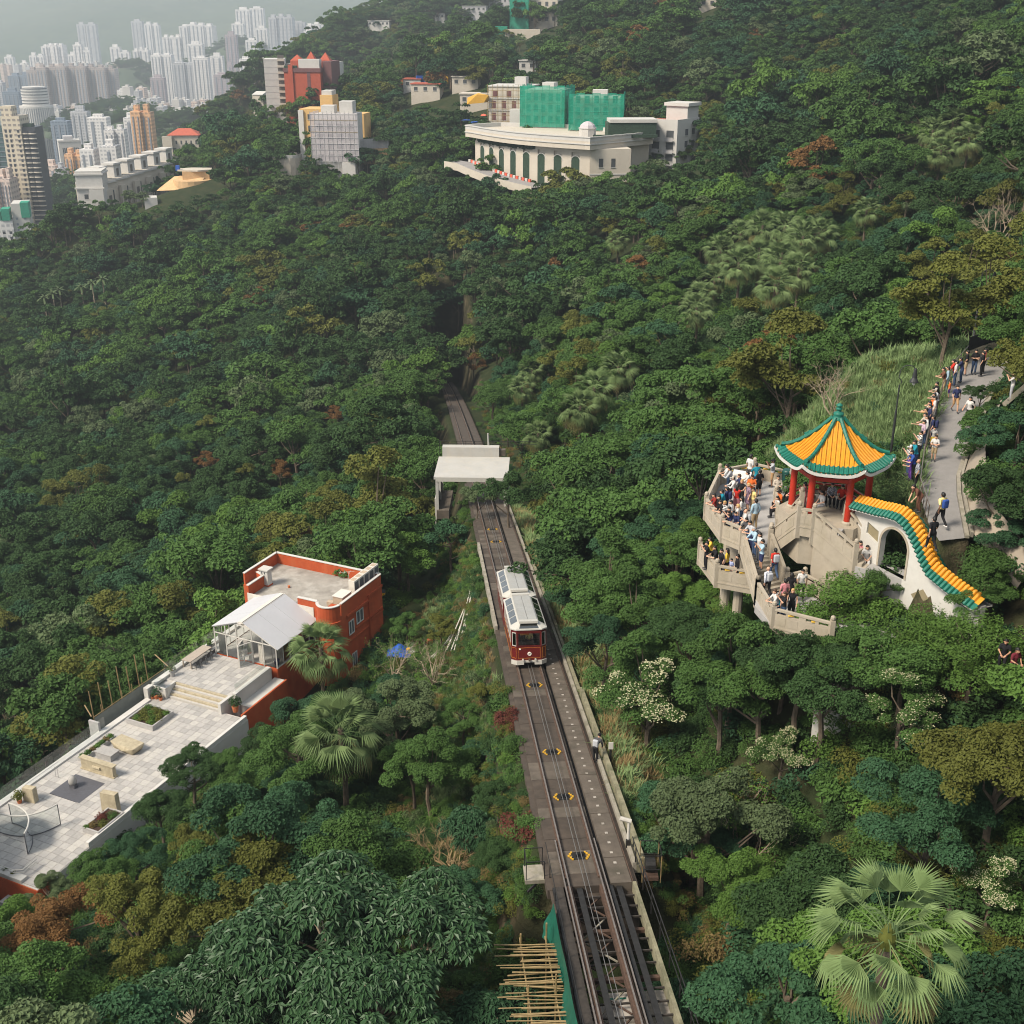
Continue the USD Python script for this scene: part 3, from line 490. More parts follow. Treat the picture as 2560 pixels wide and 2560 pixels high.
# ---- post, covered winch and box on the right of the slabs
lp = thing('camera_post', 'white post with a white tube camera leaning over the tram slabs', 'camera post', loc=trk(D0 + 3.2, 2.5, -0.3))
put(lp, 'pole', MB().tube([(0, 0, 0), (0, 0, 1.75)], 0.075, 8), 'white_paint'); put(lp, 'housing', MB().tube([(-0.42, 0.05, 1.85), (0.10, -0.02, 1.72)], 0.11, 8), 'white_paint'); put(lp, 'junction_box', MB().box((0, -0.1, 0.5), (0.22, 0.16, 0.4)), 'black_steel')
ca = thing('wire_cage', 'rusty wire cage with dark machinery at the head of the trestle', 'machine cage', loc=trk(D0 + 1.2, 3.05, -0.4))
for x in (-0.3, 0.55):
    for y in (-0.6, 0.5): put(ca, 'post', MB().bar((x, y, 0), (x, y, 1.5), 0.04), 'bamboo')
for z in (0.75, 1.5): put(ca, 'rail', MB().bar((0.55, -0.6, z), (0.55, 0.5, z), 0.035).bar((-0.3, 0.5, z), (0.55, 0.5, z), 0.035).bar((-0.3, -0.6, z), (0.55, -0.6, z), 0.035), 'black_steel')
put(ca, 'machine', MB().tube([(-0.1, 0, 0.55), (0.35, 0, 0.55)], 0.32, 12), 'black_steel'); put(ca, 'tray', MB().box((0.12, 0, 0.12), (0.7, 1.0, 0.2)), 'rust')
mk = thing('marker_post', 'small white marker plate on a short dark post above the cutting kerb', 'marker post', loc=trk(trk_py(1905), 3.15, 0.0))
put(mk, 'post', MB().bar((0, 0, -0.4), (0, 0, 0.8), 0.12), 'black_steel'); put(mk, 'plate', MB().box((0, -0.09, 0.95), (0.26, 0.05, 0.42)), 'white_paint')
# ---- small side platform left of the trestle
sp = thing('side_platform', 'small concrete inspection platform with black railing left of the trestle head', 'platform', loc=trk(D0 + 1.7, -2.15, -0.3), rotz=math.atan2(0.08, 1))
put(sp, 'deck', MB().box((0, 0, -0.1), (0.95, 1.1, 0.2)), 'concrete_pale'); put(sp, 'bracket', MB().bar((0.5, 0, -0.2), (-0.3, 0, -1.1), 0.1), 'black_steel')
for x, y in ((-0.42, -0.5), (0.42, -0.5), (-0.42, 0.5), (0.42, 0.5)): put(sp, 'post', MB().bar((x, y, 0), (x, y, 1.0), 0.04), 'black_steel')
put(sp, 'railing', MB().bar((-0.42, -0.5, 1), (0.42, -0.5, 1), 0.035).bar((-0.42, 0.5, 1), (0.42, 0.5, 1), 0.035).bar((-0.42, -0.5, 1), (-0.42, 0.5, 1), 0.035), 'black_steel')
# ---- bamboo staging with green sheeting left of the trestle
bs = thing('bamboo_staging', 'staging of many level bamboo poles beside the trestle', 'scaffold')
for k in range(62):
    d = 30.0 + k * 0.168; z = -0.75 - 0.02 * (k % 3) - 0.05 * jit(rng, 1); L = 2.2 + jit(rng, 0.7) - 0.6 * (k < 6)
    a, b_ = trk(d + jit(rng, 0.05), -1.75, z), trk(d + jit(rng, 0.12) + 0.12, -1.75 - L, z + jit(rng, 0.12)); put(bs, 'pole', MB().tube([a, (a + b_) / 2 + [0, 0, jit(rng, 0.03)], b_], rng.uniform(.022, .034), 5), 'bamboo')
for dx in (-2.1, -3.2):
    a, b_ = trk(29.5, dx, -0.85), trk(41, dx, -0.9); put(bs, 'ledger', MB().tube([a, b_], 0.04, 5), 'bamboo')
    for d in (30, 33.5, 37, 40.5): put(bs, 'standard', MB().tube([trk(d, dx, -6.0), trk(d, dx, 0.2 if dx > -3 else -0.3)], 0.04, 5), 'bamboo')
for d, l in ((31.2, 2.0), (30.2, 2.6), (32.5, 1.3)): put(bs, 'raking_pole', MB().tube([trk(d, -1.75, 0.9), trk(d - l, -1.9, -2.2)], 0.045, 5), 'bamboo')
n, m_ = 22, 7; g = np.zeros((m_, n, 3))
for j in range(n):
    d = 32.0 + j * 0.46
    for i in range(m_):
        u = i / (m_ - 1); fold = 0.10 * math.sin(j * 1.1 + i * 0.8) + 0.07 * math.sin(j * 2.3 + i)
        g[i, j] = trk(d, -1.68 - 0.55 * u * (0.5 + 0.5 * math.sin(0.3 * j + 0.6)) - fold * u, 0.35 - 1.5 * u + 0.08 * math.sin(j * 0.7))
put(None, 'green_sheet', MB().grid(g), 'green_sheet', smooth=True, label='long crumpled green plastic sheet hung along the trestle edge', cat='sheet')
# -- TRAM CAR
plain('maroon', (0.10, 0.008, 0.008), 0.28, var=0.08, spec=0.6); plain('tram_cream', (0.42, 0.405, 0.365), 0.45, var=0.06, stain=(0.42, 0.39, 0.33), stain_amt=0.45); plain('tram_roof', (0.30, 0.30, 0.285), 0.5, var=0.10, scale=1.5, stain=(0.30, 0.28, 0.24), stain_amt=0.5)
plain('gold_line', (0.55, 0.22, 0.03), 0.4); plain('lamp_white', (0.85, 0.83, 0.75), 0.3); plain('seat_dark', (0.05, 0.04, 0.035), 0.8); plain('tram_under', (0.02, 0.018, 0.016), 0.9)
mat('glass_pane', {'f': ('fresnel', {'IOR': 1.5}), 'fm': ('math', {'math_type': 'multiply_add', 'value2': 1.2, 'value3': 0.05}), 't': ('transparent_bsdf', {'color': (0.86, 0.90, 0.89)}), 'g': ('glossy_bsdf', {'color': (0.9, 0.92, 0.94), 'roughness': 0.03}), 'm': ('mix_closure', {})},
    [('f.fac', 'fm.value1'), ('fm.value', 'm.fac'), ('t.BSDF', 'm.closure1'), ('g.BSDF', 'm.closure2')], surface='m.closure')
mat('glass_tint', {'f': ('fresnel', {'IOR': 1.6}), 't': ('transparent_bsdf', {'color': (0.22, 0.24, 0.24)}), 'g': ('glossy_bsdf', {'color': (0.95, 0.97, 1.0), 'roughness': 0.03}), 'fm': ('math', {'math_type': 'multiply_add', 'value2': 1.3, 'value3': 0.06}), 'm': ('mix_closure', {})},
    [('f.fac', 'fm.value1'), ('fm.value', 'm.fac'), ('t.BSDF', 'm.closure1'), ('g.BSDF', 'm.closure2')], surface='m.closure')
TD = trk_py(1660, 0.1, 0.3)
TA = math.atan((track_h(TD + 12) - track_h(TD)) / 12.0)
td0 = trk(TD, 0.0, 0.10)
tram = UsdGeom.Xform.Define(stage, numbered('/World', 'tram')); tram.AddTranslateOp().Set(Gf.Vec3d(*map(float, td0))); tram.AddRotateZOp().Set(math.degrees(math.atan2(0.08, 1.0))); tram.AddRotateXOp().Set(math.degrees(TA))
tram = tag(tram.GetPrim(), 'maroon and cream two-section tram climbing the track, driver behind its windscreen', 'tram')
TL, HW = 7.05, 1.17
def outline(y0, y1, w, c=0.32):
    k = 0.70 * w; return [(-k, y0), (k, y0), (w, y0 + c), (w, y1 - c), (k, y1), (-k, y1), (-w, y1 - c), (-w, y0 + c)]
for s in (0, 1):
    y0, y1 = s * (TL + 0.28), s * (TL + 0.28) + TL
    o = outline(y0, y1, HW); n = len(o)
    bd = MB().prism(o, 0.42, 1.42)
    put(tram, 'body', bd, 'maroon')
    put(tram, 'window_band', MB().prism(outline(y0 + 0.0, y1 - 0.0, HW), 2.42, 2.58), 'maroon')
    put(tram, 'floor', MB().prism(outline(y0 + 0.1, y1 - 0.1, HW - 0.1), 1.42, 1.46), 'seat_dark')
    for i in range(n):
        a, b_ = np.array(o[i]), np.array(o[(i + 1) % n]); L = np.linalg.norm(b_ - a); side = L > 3
        m = 6 if side else 1; nrm = np.array([(b_ - a)[1], -(b_ - a)[0]]) / L
        for j in range(m):
            p, q = a + (b_ - a) * j / m, a + (b_ - a) * (j + 1) / m; c0 = p - nrm * 0.03
            put(tram, 'pillar', MB().bar((*c0, 1.42), (*c0, 2.42), 0.09, 0.09), 'maroon')
            e = (q - p) / np.linalg.norm(q - p); p1, q1 = p + e * 0.07 - nrm * 0.03, q - e * 0.07 - nrm * 0.03
            fr = MB()
            for z in (1.47, 2.37): fr.bar((*p1, z), (*q1, z), 0.05, 0.05)
            fr.bar((*p1, 1.47), (*p1, 2.37), 0.05).bar((*q1, 1.47), (*q1, 2.37), 0.05)
            w = put(tram, 'window', fr, 'tram_cream' if L < 1.0 or side else 'maroon')
            put(w, 'pane', MB().quad((*(p1), 1.49), (*(q1), 1.49), (*(q1), 2.35), (*(p1), 2.35)), 'glass_pane' if s == 0 and i == 0 else 'glass_tint')
    o2, o3 = outline(y0 - 0.06, y1 + 0.06, HW + 0.07, 0.34), outline(y0 + 0.52, y1 - 0.52, 0.66, 0.2)
    put(tram, 'eaves', MB().prism(o2, 2.58, 2.66), 'tram_cream')
    r = MB()
    for i in range(n):
        j = (i + 1) % n; r.quad((*o2[i], 2.66), (*o2[j], 2.66), (*o3[j], 2.98), (*o3[i], 2.98))
    put(tram, 'roof_slope', r, 'tram_cream')
    put(tram, 'roof_top', MB().prism(o3, 2.96, 3.0), 'tram_cream')
    for sx in (-1, 1): put(tram, 'roof_panel', MB().box((sx * 0.31, (y0 + y1) / 2, 3.03), (0.59, TL - 1.4, 0.07)), 'tram_roof')
    for yy in (y0 + 0.45, y1 - 0.45): put(tram, 'roof_unit', MB().box((0, yy, 3.04), (1.25, 0.42, 0.15)), 'tram_cream')
    for sx in (-1, 1):
        for j in range(4):
            ya, yb = y0 + 0.75 + j * (TL - 1.5) / 4 + 0.05, y0 + 0.75 + (j + 1) * (TL - 1.5) / 4 - 0.05
            def sl(u, y): return (sx * (HW + 0.07 + (0.66 - HW - 0.07) * u), y, 2.668 + 0.32 * u)
            q = [sl(0.16, ya), sl(0.16, yb), sl(0.9, yb), sl(0.9, ya)]
            put(tram, 'skylight', MB().quad(*(q if sx > 0 else q[::-1])), 'glass_tint')
    put(tram, 'chassis', MB().prism(outline(y0 + 0.25, y1 - 0.25, 0.95), 0.12, 0.42), 'tram_under')
    for yy in np.arange(y0 + 1.6, y1 - 0.6, 1.0): put(tram, 'seat_bench', MB().box((0.05, yy, 1.75), (1.9, 0.12, 0.55)).box((0.05, yy - 0.2, 1.55), (1.9, 0.4, 0.1)), 'seat_dark')
put(tram, 'gangway', MB().box((0, TL + 0.14, 1.55), (1.8, 0.4, 2.0)), 'maroon')
put(tram, 'front_skylight', MB().quad((-0.66, -0.02, 2.71), (0.66, -0.02, 2.71), (0.5, 0.50, 2.985), (-0.5, 0.50, 2.985)), 'glass_tint')
bm = MB(); bm.prism([(-0.84, -0.10), (-0.36, -0.10), (-0.36, 0.15), (-1.19, 0.32), (-1.19, 0.20)], 0.18, 0.46); bm.prism([(0.84, -0.10), (0.36, -0.10), (0.36, 0.15), (1.19, 0.32), (1.19, 0.20)], 0.18, 0.46); bm.box((0, 0.0, 0.40), (0.74, 0.18, 0.12))
put(tram, 'bumper', bm, 'tram_cream')
for x in (-0.42, 0.42): put(tram, 'buffer', MB().tube([(x, -0.02, 0.53), (x, -0.2, 0.53)], 0.065, 8), 'tram_cream')
put(tram, 'coupling', MB().box((0, -0.12, 0.52), (0.12, 0.25, 0.12)), 'rust')
em = put(tram, 'emblem', MB().tube([(0.02, 0.0, 0.92), (0.02, -0.035, 0.92)], 0.13, 18), 'lamp_white')
eb = MB()
for z, w in ((0.97, 0.15), (0.92, 0.19), (0.87, 0.15)): eb.bar((0.02 - w / 2, -0.038, z - 0.02), (0.02 + w / 2, -0.038, z + 0.02), 0.008, 0.022)
put(em, 'emblem_bars', eb, 'maroon')
put(tram, 'headlight', MB().tube([(-0.62, 0.0, 1.27), (-0.62, -0.05, 1.27)], 0.055, 10), 'lamp_white')
pl = MB(); ft = -0.012
for (x0, x1, z0, z1) in ((-0.74, 0.74, 0.62, 1.34),):
    pl.bar((x0, ft, z0), (x1, ft, z0), 0.012).bar((x0, ft, z1), (x1, ft, z1), 0.012).bar((x0, ft, z0), (x0, ft, z1), 0.012).bar((x1, ft, z0), (x1, ft, z1), 0.012)
for sx in (-1, 1):
    a, b_ = np.array([sx * 0.87, 0.03]), np.array([sx * 1.13, 0.27]); off = np.array([sx * 0.008, -0.012])
    for z in (0.62, 1.34): pl.bar((*(a + off), z), (*(b_ + off), z), 0.012)
    for q in (a, b_): pl.bar((*(q + off), 0.62), (*(q + off), 1.34), 0.012)
for sx in (-1, 1):
    for z in (0.62, 1.34): pl.bar((sx * (HW + 0.008), 0.4, z), (sx * (HW + 0.008), TL - 0.4, z), 0.012)
put(tram, 'gold_lining', pl, 'gold_line')
put(tram, 'destination_board', MB().box((-0.3, 0.06, 2.28), (0.6, 0.03, 0.12)), 'gold_line')
put(tram, 'desk', MB().box((0, 0.42, 1.56), (1.4, 0.25, 0.2)), 'seat_dark')
clear([(1210,1415),(1320,1415),(1390,1570),(1400,1700),(1235,1700),(1212,1480)], TD + 16)
# -- station roof over the track
plain('flat_white', (0.37, 0.36, 0.335), 0.75, var=0.08, scale=0.8, stain=(0.42, 0.38, 0.31), stain_amt=0.5)
bd = 123.0; bz = at_d(1180, 1193, 120.0)[2]
x0, x1 = at_d(1090, 1160, bd)[0], at_d(1272, 1160, bd)[0]; xm = (x0 + x1) / 2
st = thing('station_shelter', 'flat white roof of a small halt bridging the tram track among trees', 'station', loc=(xm, bd, bz), rotz=-0.03)
w = x1 - x0
put(st, 'roof', MB().box((0, 0.2, -0.15), (w, 6.4, 0.3)), 'flat_white'); put(st, 'parapet', MB().box((-0.4, 3.85, 0.55), (w - 1.6, 0.9, 1.1)), 'flat_white'); put(st, 'fascia', MB().box((0, -3.07, -0.25), (w - 0.4, 0.12, 0.5)), 'tram_cream')
for sx in (-1, 1):
    for yy in (-2.6, 0.3, 3.0): put(st, 'column', MB().box((sx * (w / 2 - 0.3), yy, -2.4), (0.3, 0.3, 4.2)), 'flat_white')
    put(st, 'side_wall', MB().box((sx * (w / 2 - 0.1), 0.3, -4.2), (0.2, 5.8, 3.0)), 'flat_white')
put(st, 'railing', MB().bar((-w / 2, 4.4, 1.5), (w / 2 + 3, 4.4, 1.5), 0.05).bar((-w / 2, 4.4, 1.2), (w / 2 + 3, 4.4, 1.2), 0.04), 'black_steel')
for k in range(9): put(st, 'rail_post', MB().bar((-w / 2 + k * w / 8, 4.4, 0), (-w / 2 + k * w / 8, 4.4, 1.5), 0.05), 'black_steel')
put(st, 'mast', MB().tube([(1.6, 4.3, 0), (1.5, 4.3, 2.5)], [0.12, 0.08], 8), 'flat_white'); put(st, 'roof_unit', MB().box((w / 2 - 0.9, 3.9, 0.4), (0.8, 0.6, 0.7)), 'concrete_mid')
put(st, 'platform', MB().box((-w / 2 + 0.9, 0, -4.4), (1.3, 6, 1.0)), 'concrete_mid')
clear([(1095,1120),(1272,1120),(1240,1180),(1205,1180),(1115,1165)], 122)
noplant.append(Polygon([(xm - 5, bd - 4), (xm + 5, bd - 4), (xm + 5, bd + 5), (xm - 5, bd + 5)]))
clear([(1112,965),(1130,965),(1155,1112),(1105,1112)], 330)
# -- RED HOUSE AND TERRACES
HO = np.array([-33.0, 66.0]); HA = math.radians(25)
H1, H2 = np.array([math.cos(HA), -math.sin(HA)]), np.array([math.sin(HA), math.cos(HA)])
def hp(a, b, h): q = HO + H1 * a + H2 * b; return np.array([q[0], q[1], h])
LT, UT = -52.95, -52.0
plain('orange_wall', (0.36, 0.062, 0.016), 0.85, var=0.16, scale=1.2, stain=(0.42, 0.14, 0.055), stain_amt=0.45, stain_scale=0.8)
plain('white_wall', (0.45, 0.435, 0.405), 0.7, var=0.07, scale=1.5, stain=(0.42, 0.39, 0.33), stain_amt=0.35)
plain('coping', (0.50, 0.485, 0.455), 0.7, var=0.08, scale=3, stain=(0.40, 0.37, 0.32), stain_amt=0.4)
plain('roof_concrete', (0.26, 0.24, 0.21), 0.95, var=0.3, scale=0.9, stain=(0.42, 0.40, 0.36), stain_amt=0.8, stain_scale=0.7)
plain('stone_a', (0.355, 0.338, 0.318), 0.75, var=0.10, scale=4); plain('stone_b', (0.30, 0.288, 0.272), 0.75, var=0.12, scale=4); plain('stone_c', (0.40, 0.38, 0.35), 0.75, var=0.10, scale=4)
plain('stone_bed', (0.30, 0.28, 0.25), 0.9); plain('old_stone', (0.36, 0.31, 0.215), 0.85, var=0.22, scale=3, stain=(0.24, 0.20, 0.13), stain_amt=0.6, stain_scale=2.0, bump=0.5, bscale=12)
plain('grey_stone', (0.33, 0.32, 0.31), 0.8, var=0.15, scale=4); plain('slate', (0.075, 0.075, 0.085), 0.55, var=0.15, scale=6); plain('poly_roof', (0.45, 0.45, 0.465), 0.45, var=0.04, scale=0.8)
plain('frame_white', (0.50, 0.48, 0.44), 0.5, var=0.05); plain('curtain', (0.52, 0.495, 0.44), 0.9, var=0.08, scale=5); plain('ac_case', (0.55, 0.52, 0.46), 0.6, var=0.1, scale=3); plain('ac_grill', (0.07, 0.075, 0.08), 0.6)
plain('cardboard', (0.38, 0.30, 0.22), 0.85, var=0.15, scale=3); plain('terracotta', (0.42, 0.13, 0.05), 0.8); plain('planter_soil', (0.045, 0.025, 0.018), 0.95, var=0.4, scale=8); plain('teak', (0.33, 0.28, 0.23), 0.7, var=0.15, scale=5); plain('dark_chair', (0.03, 0.03, 0.032), 0.6)
plain('blue_blind', (0.03, 0.035, 0.14), 0.6, var=0.2); plain('mesh_net', (0.16, 0.17, 0.15), 0.8)
hs = thing('red_house', 'orange red rendered house with flat grey roof, white copings and round corner tower', 'house')
PH, RF, HB = -48.25, -49.35, -59.0
def hwall(mb, a0, b0, a1, b1, z0, z1, t=0.16): return mb.bar(hp(a0, b0, (z0 + z1) / 2), hp(a1, b1, (z0 + z1) / 2), t, z1 - z0)
def hbox(mb, a0, a1, b0, b1, z0, z1):
    c = hp((a0 + a1) / 2, (b0 + b1) / 2, (z0 + z1) / 2); return mb.box(c, (a1 - a0, b1 - b0, z1 - z0), rz=-HA)
arc = [(2.75 + 1.15 * math.cos(t), 33.75 + 1.15 * math.sin(t)) for t in np.linspace(math.radians(200), math.radians(358), 12)]
foot = [(-7.9, 35.4), (-6.0, 35.4), (-6.0, 33.4), (1.65, 33.4)] + arc + [(3.9, 40.8), (-7.9, 40.8)]
fxy = [tuple(hp(a, b, 0)[:2]) for a, b in foot]
put(hs, 'wall', MB().prism(fxy, HB, RF), 'orange_wall')
rc = [tuple(hp(a, b, 0)[:2]) for a, b in [(-7.7, 35.6), (-5.8, 35.6), (-5.8, 33.6), (1.8, 33.6), (2.75, 33.2), (3.6, 34.0), (3.72, 40.6), (-7.7, 40.6)]]
put(hs, 'roof', MB().prism(rc, RF, RF + 0.012), 'roof_concrete')
edges = [((-7.82, 35.5), (-7.82, 40.72)), ((-7.82, 40.72), (3.82, 40.72)), ((3.82, 40.72), (3.82, 33.9)), ((-5.92, 33.5), (-5.92, 35.9)), ((-0.4, 33.48), (1.65, 33.48)), ((-6.9, 36.3), (-5.92, 35.9))]
for (p, q) in edges:
    pw = put(hs, 'parapet', hwall(MB(), *p, *q, RF - 0.02, PH), 'orange_wall'); put(pw, 'coping', hwall(MB(), *p, *q, PH, PH + 0.07, 0.26), 'coping')
ri = [((a - 2.75) * 0.86 + 2.75, (b - 33.75) * 0.86 + 33.75) for a, b in arc]
pw = put(hs, 'tower_parapet', MB().prism([tuple(hp(a, b, 0)[:2]) for a, b in arc + ri[::-1]], RF - 0.02, PH), 'orange_wall')
ro = [((a - 2.75) * 1.05 + 2.75, (b - 33.75) * 1.05 + 33.75) for a, b in arc]; ri2 = [((a - 2.75) * 0.82 + 2.75, (b - 33.75) * 0.82 + 33.75) for a, b in arc]
put(pw, 'coping', MB().prism([tuple(hp(a, b, 0)[:2]) for a, b in ro + ri2[::-1]], PH, PH + 0.075), 'coping')
ro = [((a - 2.75) * 1.09 + 2.75, (b - 33.75) * 1.09 + 33.75) for a, b in arc]
put(hs, 'string_course', MB().prism([tuple(hp(a, b, 0)[:2]) for a, b in ro + ri[::-1]], -49.95, -49.72), 'orange_wall')
for (b0, b1, z, h, o) in ((34.6, 38.2, -49.9, 0.22, 0.16), (38.2, 40.8, -49.5, 0.2, 0.1), (36.0, 40.7, -51.7, 0.16, 0.10), (38.3, 40.8, -52.0, 0.14, 0.08), (34.8, 38.2, -52.5, 0.12, 0.08)):
    put(hs, 'string_course', hbox(MB(), 3.9, 3.9 + o, b0, b1, z, z + h), 'orange_wall')
put(hs, 'downpipe', MB().tube([hp(4.0, 38.3, -58), hp(4.0, 38.3, -49.3)], 0.07, 6), 'orange_wall')
for b0, b1, z0, z1 in ((36.2, 37.3, -51.3, -50.1), (34.9, 35.7, -51.8, -50.5), (35.2, 35.9, -55.3, -53.9)):
    w = put(hs, 'window', hbox(MB(), 3.9, 3.93, b0, b1, z0, z1), 'ac_grill')
    f = MB()
    for q in (b0, (b0 + b1) / 2, b1): hbox(f, 3.932, 3.97, q - 0.05, q + 0.05, z0 - 0.05, z1 + 0.05)
    hbox(f, 3.932, 3.968, b0, b1, z0 - 0.06, z0 + 0.05); hbox(f, 3.932, 3.968, b0, b1, z1 - 0.05, z1 + 0.05); put(w, 'frame', f, 'frame_white')
w = put(hs, 'window', hbox(MB(), 1.25, 1.62, 33.36, 33.4, -51.6, -50.3), 'ac_grill'); f = MB(); hbox(f, 1.2, 1.27, 33.3, 33.357, -51.65, -50.25); hbox(f, 1.6, 1.66, 33.3, 33.357, -51.65, -50.25); hbox(f, 1.2, 1.66, 33.3, 33.357, -51.72, -51.62); put(w, 'frame', f, 'frame_white')
ch = put(hs, 'chimney', hbox(MB(), -6.24, -5.42, 35.9, 36.55, RF, -47.72), 'white_wall'); put(ch, 'cap', hbox(MB(), -6.36, -5.30, 35.75, 36.7, -47.72, -47.60), 'white_wall'); put(ch, 'base_band', hbox(MB(), -6.28, -5.38, 35.86, 36.59, RF + 0.02, RF + 0.14), 'orange_wall')
f = MB()
for q in (-6.05, -5.75): hbox(f, q - 0.05, q + 0.05, 35.88, 35.898, -48.1, -47.88)
put(ch, 'vent_slots', f, 'ac_grill')
put(hs, 'roof_marking', hbox(MB(), -1.4, -1.33, 33.9, 35.5, RF + 0.012, RF + 0.02).box(hp(-0.6, 35.55, RF + 0.016), (1.6, 0.07, 0.008), rz=-HA), 'white_wall')
put(hs, 'roof_vent', MB().tube([hp(-3.6, 36.6, RF), hp(-3.6, 36.6, RF + 0.22)], 0.12, 8), 'terracotta')
for k in range(5):
    b0 = 37.0 + k * 0.86; u = thing('air_conditioner', f'{["nearest","second","middle","fourth","farthest"][k]} of five grey air conditioners in a row on the orange house roof', 'air conditioner', 'row of roof air conditioners', loc=hp(3.05, b0 + 0.4, RF + 0.5), rotz=-HA)
    put(u, 'case', MB().box((0, 0, 0.72), (0.62, 0.80, 1.3)), 'ac_case'); put(u, 'grill', MB().box((0.32, 0, 0.78), (0.02, 0.62, 0.85)), 'ac_grill'); put(u, 'top_fan', MB().box((0, 0, 1.375), (0.46, 0.6, 0.01)), 'cardboard')
u = thing('roof_cabinet', 'large brown boxed cabinet between the round tower and the air conditioners', 'cabinet', loc=hp(2.85, 35.7, RF + 0.02), rotz=-HA); put(u, 'body', MB().box((0, 0, 0.55), (1.0, 1.5, 1.1)), 'cardboard'); put(u, 'lid', MB().box((0, -0.02, 1.13), (1.1, 1.6, 0.06)), 'ac_case')
for k, (a, b, s, mt, w_) in enumerate(((2.0, 35.1, 0.45, 'cardboard', 'small brown carton left of the roof cabinet'), (2.9, 34.2, 0.6, 'orange_wall', 'low red crate inside the round tower parapet'))): put(None, 'crate', MB().box(hp(a, b, RF + 0.02 + s / 2), (s * 1.4, s, s), rz=-HA), mt, label=w_, cat='box')
an = thing('antenna', 'thin television antenna on the orange house roof', 'antenna', loc=hp(1.9, 38.4, RF)); put(an, 'mast', MB().tube([(0, 0, 0), (0, 0, 2.0)], 0.02, 4), 'ac_case'); put(an, 'elements', MB().bar((-0.9, 0, 1.9), (0.5, 0.2, 1.9), 0.02).bar((-0.8, -0.3, 1.9), (-0.8, 0.3, 1.9), 0.015).bar((-0.4, -0.3, 1.9), (-0.4, 0.4, 1.9), 0.015).bar((0.1, -0.3, 1.9), (0.1, 0.4, 1.9), 0.015), 'ac_case')
# ---- glass garden room
gh = thing('glass_room', 'glazed garden room with white sheet roof and open doors against the red house', 'conservatory')
GB0, GB1, GL, GR, RID, EL, ER, RZ = 27.4, 33.35, -5.1, 1.35, -2.0, -49.2, -49.93, -48.12
put(gh, 'plinth', hbox(MB(), GL, GR, GB0, GB1, -53.2, UT + 0.02), 'orange_wall')
put(gh, 'plinth_wall', hbox(MB(), 0.1, GR + 0.02, GB0 - 0.02, GB1, -58, UT - 0.02), 'orange_wall')
def roofq(a0, z0, a1, z1, b0=GB0 - 0.15, b1=GB1 + 0.1, t=0.05):
    m = MB(); q = [hp(a0, b0, z0), hp(a1, b0, z1), hp(a1, b1, z1), hp(a0, b1, z0)]; lo = [p - [0, 0, t] for p in q]
    m.add(q + lo, [[0, 1, 2, 3], [7, 6, 5, 4], [0, 4, 5, 1], [1, 5, 6, 2], [2, 6, 7, 3], [3, 7, 4, 0]]); return m
n = 3; sl = (ER - 0.02 - (RZ - 0.02)) / (GR + 0.3 - RID - 0.2)
for k in range(n):
    bb0, bb1 = GB0 - 0.15 + k * (GB1 - GB0 + 0.25) / n, GB0 - 0.15 + (k + 1) * (GB1 - GB0 + 0.25) / n - 0.02
    put(gh, 'roof_sheet', roofq(RID + 0.25, RZ - 0.06, GR + 0.3, ER - 0.08, bb0, bb1), 'poly_roof'); put(gh, 'roof_sheet', roofq(GL - 0.1, EL - 0.02, RID - 0.25, RZ - 0.06, bb0, bb1), 'poly_roof')
put(gh, 'ridge', hbox(MB(), RID - 0.25, RID + 0.25, GB0 - 0.18, GB1 + 0.1, RZ - 0.14, RZ - 0.04), 'ac_case'); put(gh, 'ridge_gutter', hbox(MB(), RID + 0.12, RID + 0.2, GB0 - 0.16, GB1, RZ - 0.04, RZ - 0.02), 'slate')
def rz_at(a): return EL + (RZ - EL) * (a - GL) / (RID - GL) - 0.12 if a < RID else RZ + (ER - RZ) * (a - RID) / (GR - RID) - 0.12
fr = MB(); bars = [GL, -3.9, -2.75, -1.1, 0.0, GR]
for a in bars: fr.bar(hp(a, GB0, UT), hp(a, GB0, rz_at(a)), 0.09, 0.09)
for a0, a1 in zip(bars[:-1], bars[1:]): fr.bar(hp(a0, GB0, rz_at(a0)), hp(a1, GB0, rz_at(a1)), 0.08, 0.1).bar(hp(a0, GB0, UT + 2.15), hp(a1, GB0, UT + 2.15), 0.07, 0.08)
fr.bar(hp(GL, GB0, EL - 0.1), hp(GL, GB1, EL - 0.1), 0.08, 0.1).bar(hp(GR, GB0, ER - 0.1), hp(GR, GB1, ER - 0.1), 0.08, 0.1).bar(hp(GR, GB0, UT + 0.05), hp(GR, GB1, UT + 0.05), 0.08, 0.1).bar(hp(GL, GB0, UT + .05), hp(GL, GB1, UT + .05), 0.08, 0.1)
sb = np.linspace(GB0, GB1, 7)
for b in sb: fr.bar(hp(GR, b, UT), hp(GR, b, ER), 0.07, 0.07).bar(hp(GL, b, UT), hp(GL, b, EL), 0.07, 0.07)
put(gh, 'frame', fr, 'frame_white')
for a0, a1 in zip(bars[:-1], bars[1:]):
    if not (-2.8 < a0 < -0.2): put(gh, 'pane', MB().quad(hp(a0, GB0, UT + .05), hp(a1, GB0, UT + .05), hp(a1, GB0, UT + 2.12), hp(a0, GB0, UT + 2.12)), 'glass_pane')
    put(gh, 'gable_pane', MB().quad(hp(a0, GB0, UT + 2.2), hp(a1, GB0, UT + 2.2), hp(a1, GB0, rz_at(a1)), hp(a0, GB0, rz_at(a0))), 'glass_pane')
for b0, b1 in zip(sb[:-1], sb[1:]):
    put(gh, 'pane', MB().quad(hp(GR, b0, UT), hp(GR, b1, UT), hp(GR, b1, ER - .1), hp(GR, b0, ER - .1)), 'glass_pane')
